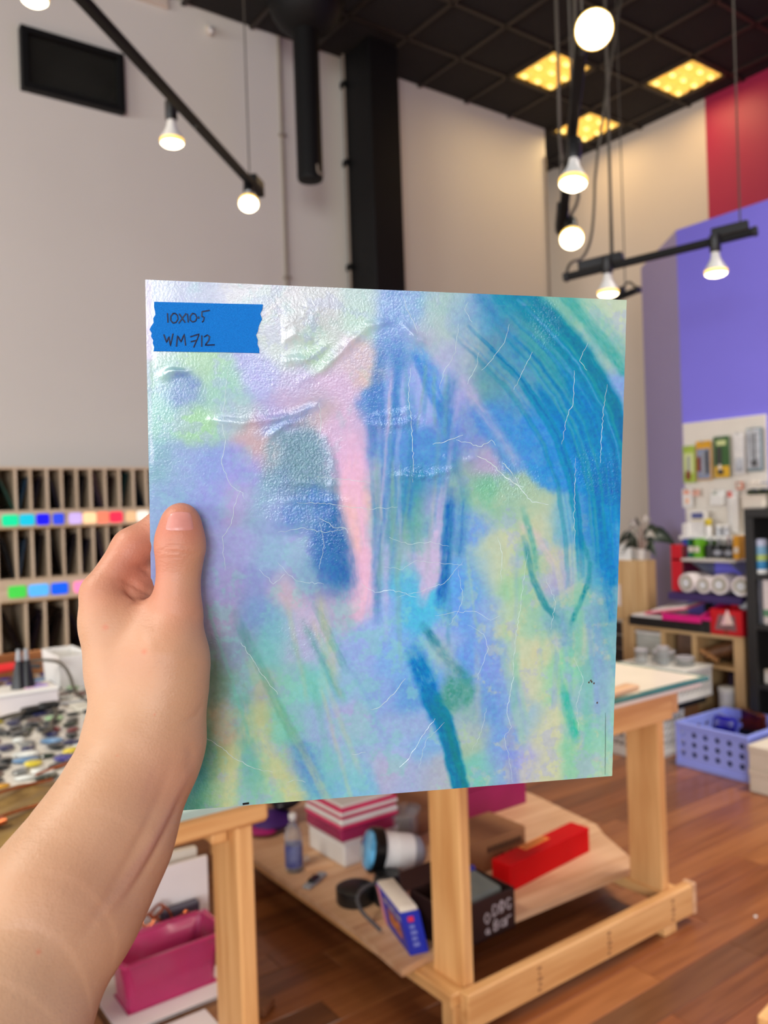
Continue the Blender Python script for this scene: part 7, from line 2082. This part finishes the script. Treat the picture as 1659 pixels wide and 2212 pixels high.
for nm, prof, m_ in (('bottle_base', [(0.034, 0), (0.037, .004), (0.037, .025)], M_WHITE), ('blue_band', [(0.0365, .025), (0.037, .026), (0.037, .075)], mat('sky_blue_label', (58, 140, 196), .35)),
                     ('green_band', [(0.037, .075), (0.0372, .076), (0.0372, .11)], mat('yellow_green_label', (150, 190, 120), .35, rgb2=(190, 196, 90), vscale=60)),
                     ('pale_band', [(0.037, .11), (0.0372, .111), (0.0372, .16)], mat('pale_blue_band', (128, 180, 214), .35)), ('bottle_cap', [(0.036, .16), (0.036, .19), (.03, .2)], mat('lilac_cap', (196, 200, 226), .4))):
    obj(nm, MB().lathe(prof, t.location, n=24), m_, t)
for k, (ya, yb, top, c_, lab, low) in enumerate(((2.654, 2.589, 1252, (96, 98, 108), 'grey binder in the second compartment of the black unit', None),
                                                 (2.580, 2.514, 1250, (214, 204, 202), 'white binder with a green foot next to the grey binder', (96, 140, 108)))):
    zt = KS[1] + (0.27 if k else 0.26)
    t = thing('binder', lab, 'binder', (4.66, (ya + yb) / 2, KS[1]), 'binders in the black unit')
    obj('cover', MB().box(4.54, 4.80, yb, ya, KS[1], zt, .003), mat('binder_cover_%d' % k, c_, .4, var=.05), t)
    if low:
        obj('green_band', MB().box(4.5385, 4.5395, yb + .001, ya - .001, KS[1] + .045, KS[1] + .085), mat('green_band_print', low, .5), t)
    else:
        obj('spine_label', MB().box(4.5385, 4.5395, yb + .012, ya - .012, KS[1] + .12, KS[1] + .2), mat('grey_label', (130, 132, 142), .5), t)
for k, (q, lab) in enumerate(((2.628, 'left small white jar in the third compartment of the black unit'), (2.580, 'right small white jar in the third compartment of the black unit'))):
    t = thing('small_jar', lab, 'jar', (4.56, q, KS[2]), 'white jars in the black unit')
    obj('jar_body', MB().lathe([(0.014, 0), (0.017, .003), (0.017, .055), (.013, .06)], t.location, n=16), M_WHITE, t)
    obj('jar_lid', MB().lathe([(0.015, .06), (0.016, .061), (0.016, .078), (.014, .08)], t.location, n=16), M_OFFWHITE, t)
q = 2.663
one('grey_vase', MB().lathe([(0.04, 0), (0.045, .01), (0.05, .1), (0.035, .17), (0.04, .2)], (4.72, q, KS[2]), n=22), mat('smoky_blue_glass', (92, 104, 116), .2, var=.1), 'smoky blue-grey vase at the back of the third compartment', 'vase')
q = 2.656
one('grey_tin', MB().lathe([(0.04, 0), (0.043, .004), (0.043, .16), (0.04, .165)], (4.74, q, KS[0]), n=22), mat('dark_grey_tin', (74, 76, 80), .35, var=.05), 'dark grey tin behind the blue-banded bottle', 'tin')
c0_, c1_ = (4.620, 2.731, 1.443), (4.620, 2.599, 1.516)
t = thing('storage_bin', 'cream bin of dark green glass on top of the black unit', 'bin', (4.66, (c0_[1] + c1_[1]) / 2, KZ))
y0_, y1_ = 2.562, 2.704
obj('bin_body', MB().box(4.55, 4.75, y0_, y1_, KZ, KZ + .075, .01), M_OFFWHITE, t)
obj('bin_rim', MB().box(4.545, 4.755, y0_ - .005, y1_ + .005, KZ + .068, KZ + .078, .003), M_OFFWHITE, t)
for k, (dy_, lab) in enumerate(((.03, 'left lump of dark green glass in the cream bin'), (.09, 'middle lump of dark green glass in the cream bin'), (.15, 'right lump of dark green glass in the cream bin'))):
    one('green_glass_lump', MB().ell((4.64, y1_ - dy_, KZ + .095), (.05, .04, .024), k, 10, 6), mat('bottle_green_glass', (44, 54, 30), .15, rgb2=(26, 32, 20), vscale=30, coat=.5), lab, 'glass', 'green glass lumps')
for k, (q_, lab) in enumerate((((4.600, 2.657, 1.581), 'left pale round knob above the cream bin'), ((4.600, 2.622, 1.579), 'right pale round knob above the cream bin'))):
    t = thing('pale_knob', lab, 'knob', q_, 'pale knobs on the panel')
    q_ = Vector(q_)
    obj('knob', MB().lathe([(.004, -.006), (.014, -.002), (.014, .008), (.006, .012)], q_, (1, 0, 0), 16), M_OFFWHITE, t)
    obj('knob_pin', MB().cyl(q_ + Vector((.01, 0, 0)), (5.03, q_.y, q_.z), .004, n=8), M_GREY, t)
one('blue_folder', MB().box(4.58, 4.78, y0_ - .14, y0_ - .02, KZ, KZ + .14, .006), mat('midnight_blue_box', (22, 36, 66), .4), 'midnight blue box on the black unit at the picture\'s right edge', 'box')

# ------------------------------------------------------------------ crates on the floor
def crate(name, label, x0, x1, y0, y1, z0, h, m, holes, fl=0.008, style='round'):
    """open crate: walls of posts, rims and perforated panels (each wall one part, holes are real)"""
    t = thing(name, label, 'crate', ((x0 + x1) / 2, (y0 + y1) / 2, z0))
    th = 0.008

    def wall(nm, o_, ux, ln, nx, rows, cols):
        mb_ = MB()
        o_, ux, nx = Vector(o_), Vector(ux), Vector(nx)
        P_ = lambda u, w, d: o_ + ux * u + Vector((0, 0, w)) + nx * d
        zb_, zt_ = h * .2, h * .86
        su = ln / cols
        sv = (zt_ - zb_) / rows
        K = 12 if style == 'round' else 4
        # frame bands above and below the panel
        for a_, b_, d_ in ((0, zb_, 0), (zt_, h, 0)):
            mb_.hull8([P_(0, a_, 0), P_(ln, a_, 0), P_(ln, a_, -th), P_(0, a_, -th), P_(0, b_, 0), P_(ln, b_, 0), P_(ln, b_, -th), P_(0, b_, -th)])
        for r in range(rows):
            for c in range(cols):
                u0, v0 = c * su, zb_ + r * sv
                cu, cv = u0 + su / 2, v0 + sv / 2
                rad = min(su, sv) * .30
                if style == 'round':
                    hole = [(cu + rad * math.cos(2 * math.pi * (k + .5) / K), cv + rad * math.sin(2 * math.pi * (k + .5) / K)) for k in range(K)]
                else:
                    sk = sv * .42
                    hole = [(cu + su * .26 - sk * .5, cv - sv * .36), (cu + su * .26 + sk * .5, cv + sv * .36), (cu - su * .26 + sk * .5, cv + sv * .36), (cu - su * .26 - sk * .5, cv - sv * .36)]
                outer = []
                for hu, hv in hole:
                    du, dv = hu - cu, hv - cv
                    s_ = min(su / 2 / max(abs(du), 1e-6), sv / 2 / max(abs(dv), 1e-6))
                    outer.append((cu + du * s_, cv + dv * s_))
                if style == 'round':
                    pass
                else:
                    outer = [(u0 + su, v0), (u0 + su, v0 + sv), (u0, v0 + sv), (u0, v0)]
                corners = [(u0 + su, v0 + sv), (u0, v0 + sv), (u0, v0), (u0 + su, v0)]
                for d_ in (0, -th):
                    vs = [P_(u_, w_, d_) for u_, w_ in hole] + [P_(u_, w_, d_) for u_, w_ in outer] + [P_(u_, w_, d_) for u_, w_ in corners]
                    fs = []
                    for k in range(K):
                        k2 = (k + 1) % K
                        f = [k, K + k, K + k2, k2]
                        if style == 'round':
                            a1_, a2_ = outer[k], outer[k2]
                            on = lambda p: ('u' if abs(abs(p[0] - cu) - su / 2) < 1e-6 else 'v')
                            if on(a1_) != on(a2_):
                                q_ = min(range(4), key=lambda z: (corners[z][0] - (a1_[0] + a2_[0]) / 2) ** 2 + (corners[z][1] - (a1_[1] + a2_[1]) / 2) ** 2)
                                f = [k, K + k, 2 * K + q_, K + k2, k2]
                        fs.append(tuple(f if d_ == 0 else f[::-1]))
                    mb_.add(vs, fs)
                vs = [P_(u_, w_, 0) for u_, w_ in hole] + [P_(u_, w_, -th) for u_, w_ in hole]
                mb_.add(vs, [((k + 1) % K, k, K + k, K + (k + 1) % K) for k in range(K)])
        obj(nm, mb_, m, t)
    rows, c1_, c2_ = holes
    i = fl
    wall('front_wall', (x0 + i, y1 - i, z0), (0, -1, 0), y1 - y0 - 2 * i, (-1, 0, 0), rows, c1_)
    wall('back_wall', (x1 - i, y0 + i, z0), (0, 1, 0), y1 - y0 - 2 * i, (1, 0, 0), rows, c1_)
    wall('side_wall', (x0 + i, y0 + i, z0), (1, 0, 0), x1 - x0 - 2 * i, (0, -1, 0), rows, c2_)
    wall('side_wall', (x1 - i, y1 - i, z0), (-1, 0, 0), x1 - x0 - 2 * i, (0, 1, 0), rows, c2_)
    obj('crate_floor', MB().box(x0 + i, x1 - i, y0 + i, y1 - i, z0 + .002, z0 + .01, .001), m, t)
    for nm, z_, hh_ in (('foot_rim', z0, h * .12), ('top_rim', z0 + h * .9, h * .1)):
        rb = MB()
        for b in ((x0, x0 + i, y0, y1), (x1 - i, x1, y0, y1), (x0 + i, x1 - i, y0, y0 + i), (x0 + i, x1 - i, y1 - i, y1)):
            rb.box(b[0], b[1], b[2], b[3], z_, z_ + hh_, .002)
        obj(nm, rb, m, t, kind='stuff')
    for cx, cy in ((x0, y0), (x1 - .02, y0), (x0, y1 - .02), (x1 - .02, y1 - .02)):
        obj('corner_post', MB().box(cx + .001, cx + .019, cy + .001, cy + .019, z0 + .001, z0 + h - .001, .003), m, t)
    return t


M_LAV = mat('lavender_crate_plastic', (156, 170, 255), 0.4, var=0.03)
LX0, LX1, LY0_, LY1_, LH = 4.045, 4.545, 2.405, 2.845, 0.245
crate('lavender_crate', 'lavender milk crate with round holes on the floor by the black unit', LX0, LX1, LY0_, LY1_, 0.0, LH, M_LAV, (3, 6, 6))
one('cobalt_glass_chunk', MB().obox((4.235, 2.665, 0.148), (0.13, 0.12, 0.25), (8, 10, 24), 0.014), M_COBALT, 'chunk of cobalt blue glass in the lavender crate', 'glass')
one('amber_glass_pane', MB().obox((4.345, 2.54, 0.165), (0.03, 0.16, 0.29), (5, -8, -14), 0.006), M_AMBERGLASS, 'dark amber-brown glass pane standing in the lavender crate', 'glass')
one('black_glass_pane', MB().obox((4.215, 2.49, 0.13), (0.10, 0.10, 0.22), (0, 6, 8), 0.008), mat('black_glass', (12, 11, 16), .08, coat=.5), 'black glass stack low in the lavender crate', 'glass')
one('dark_hole_backing', MB().obox((4.10, 2.62, 0.11), (0.05, 0.37, 0.19), (0, 0, 0), 0.008), mat('dark_backing_tint', (24, 22, 30), .2, rgb2=(40, 46, 90), vscale=16), 'dark slab added inside the lavender crate to darken its front holes', 'glass')  # dark slab put close behind the front holes so they look shaded
M_WCRATE = mat('white_crate_plastic', (216, 214, 212), 0.35, var=0.03)
crate('white_crate', 'lower white lattice crate standing on the floor behind the bench leg', 3.955, 4.3, 2.955, 3.25, 0.0, 0.262, M_WCRATE, (4, 8, 8), style='slant')
one('black_board', MB().box(3.96, 4.50, 2.935, 3.26, 0.265, 0.30, 0.004), M_PLASTIC_BLACK, 'black tray board between the two white crates', 'board')
upper = crate('white_crate', 'upper white lattice crate with glassware on its lid', 4.19, 4.55, 2.925, 3.36, 0.302, 0.17, M_WCRATE, (3, 9, 8), style='slant')
lid_z = 0.474
obj('lid', MB().box(4.18, 4.56, 2.92, 3.37, lid_z - .001, lid_z + .012, .003), M_WHITE, upper)
one('dark_hole_filler', MB().box(4.0, 4.27, 3.0, 3.22, .012, .22, .004), M_BLACK_WOOD, 'dark block added inside the lower white crate to darken its holes', 'box')  # dark blocks added in both white crates to make the lattice holes dark
one('dark_hole_filler', MB().box(4.23, 4.52, 2.97, 3.32, .315, .45, .004), M_BLACK_WOOD, 'dark block added inside the upper white crate to darken its holes', 'box')
one('crate_support', MB().box(4.31, 4.52, 3.0, 3.3, 0.0, 0.263, .004), M_CARD, 'plain carton under the black tray board beside the lower white crate', 'box')
GL = [((4.30, 3.25), 'tall clear jar at the left of the white crate lid'), ((4.34, 3.12), 'clear jar with a lilac rim in the middle of the white crate lid'), ((4.42, 3.02), 'low clear dish at the right of the white crate lid'), ((4.46, 3.20), 'wide clear bowl at the back of the white crate lid')]
for k, ((gx_, gy_), lab) in enumerate(GL):
    t = thing('clear_jar', lab, 'jar', (gx_, gy_, lid_z + .012), 'glassware on the white crate')
    h_, r_ = ((.085, .038), (.11, .036), (.05, .055), (.06, .07))[k]
    obj('jar_body', MB().lathe([(r_ * .7, 0), (r_, .006), (r_, h_), (r_ * .92, h_), (r_ * .92, .008)], t.location, n=22), M_CLEAR, t)
    obj('jar_rim', MB().lathe([(r_, h_ - .004), (r_ + .004, h_), (r_, h_ + .004), (r_ * .9, h_ + .002)], t.location, n=22), mat('pale_lilac_glass', (206, 204, 214), .12, coat=.5), t)
c = (4.462, 2.848, 0.347)
t = thing('white_canister', 'tall white canister with a domed lid behind the lavender crate', 'canister', (c[0] + .16, c[1] + .03, 0))
cz = c[2]
p_ = Vector((c[0] + .16, c[1] + .03, 0))
obj('canister_body', MB().lathe([(.042, 0), (.046, .006), (.046, cz - .03)], p_, n=26), mat('pale_grey_canister', (206, 204, 208), .4, var=.04), t)
obj('canister_lid', MB().lathe([(.049, cz - .032), (.05, cz - .028), (.05, cz - .004), (.04, cz + .002), (.02, cz + .004)], p_, n=26), M_WHITE, t)
w0_ = (4.067, 2.397, 0.000)
for k, lab in enumerate(('lower white carton at the right edge beside the lavender crate', 'upper white carton stacked at the right edge beside the lavender crate')):
    t = thing('white_carton', lab, 'box', (4.08, 2.3, .118 * k), 'white cartons by the crate')
    wx, wy = 3.945, 2.345
    obj('carton_body', MB().box(wx, wx + .3, wy - .32, wy, .119 * k, .119 * k + .085, .003), M_OFFWHITE, t)
    obj('carton_lid', MB().box(wx - .003, wx + .303, wy - .323, wy + .003, .119 * k + .085, .119 * k + .118, .003), M_OFFWHITE, t)
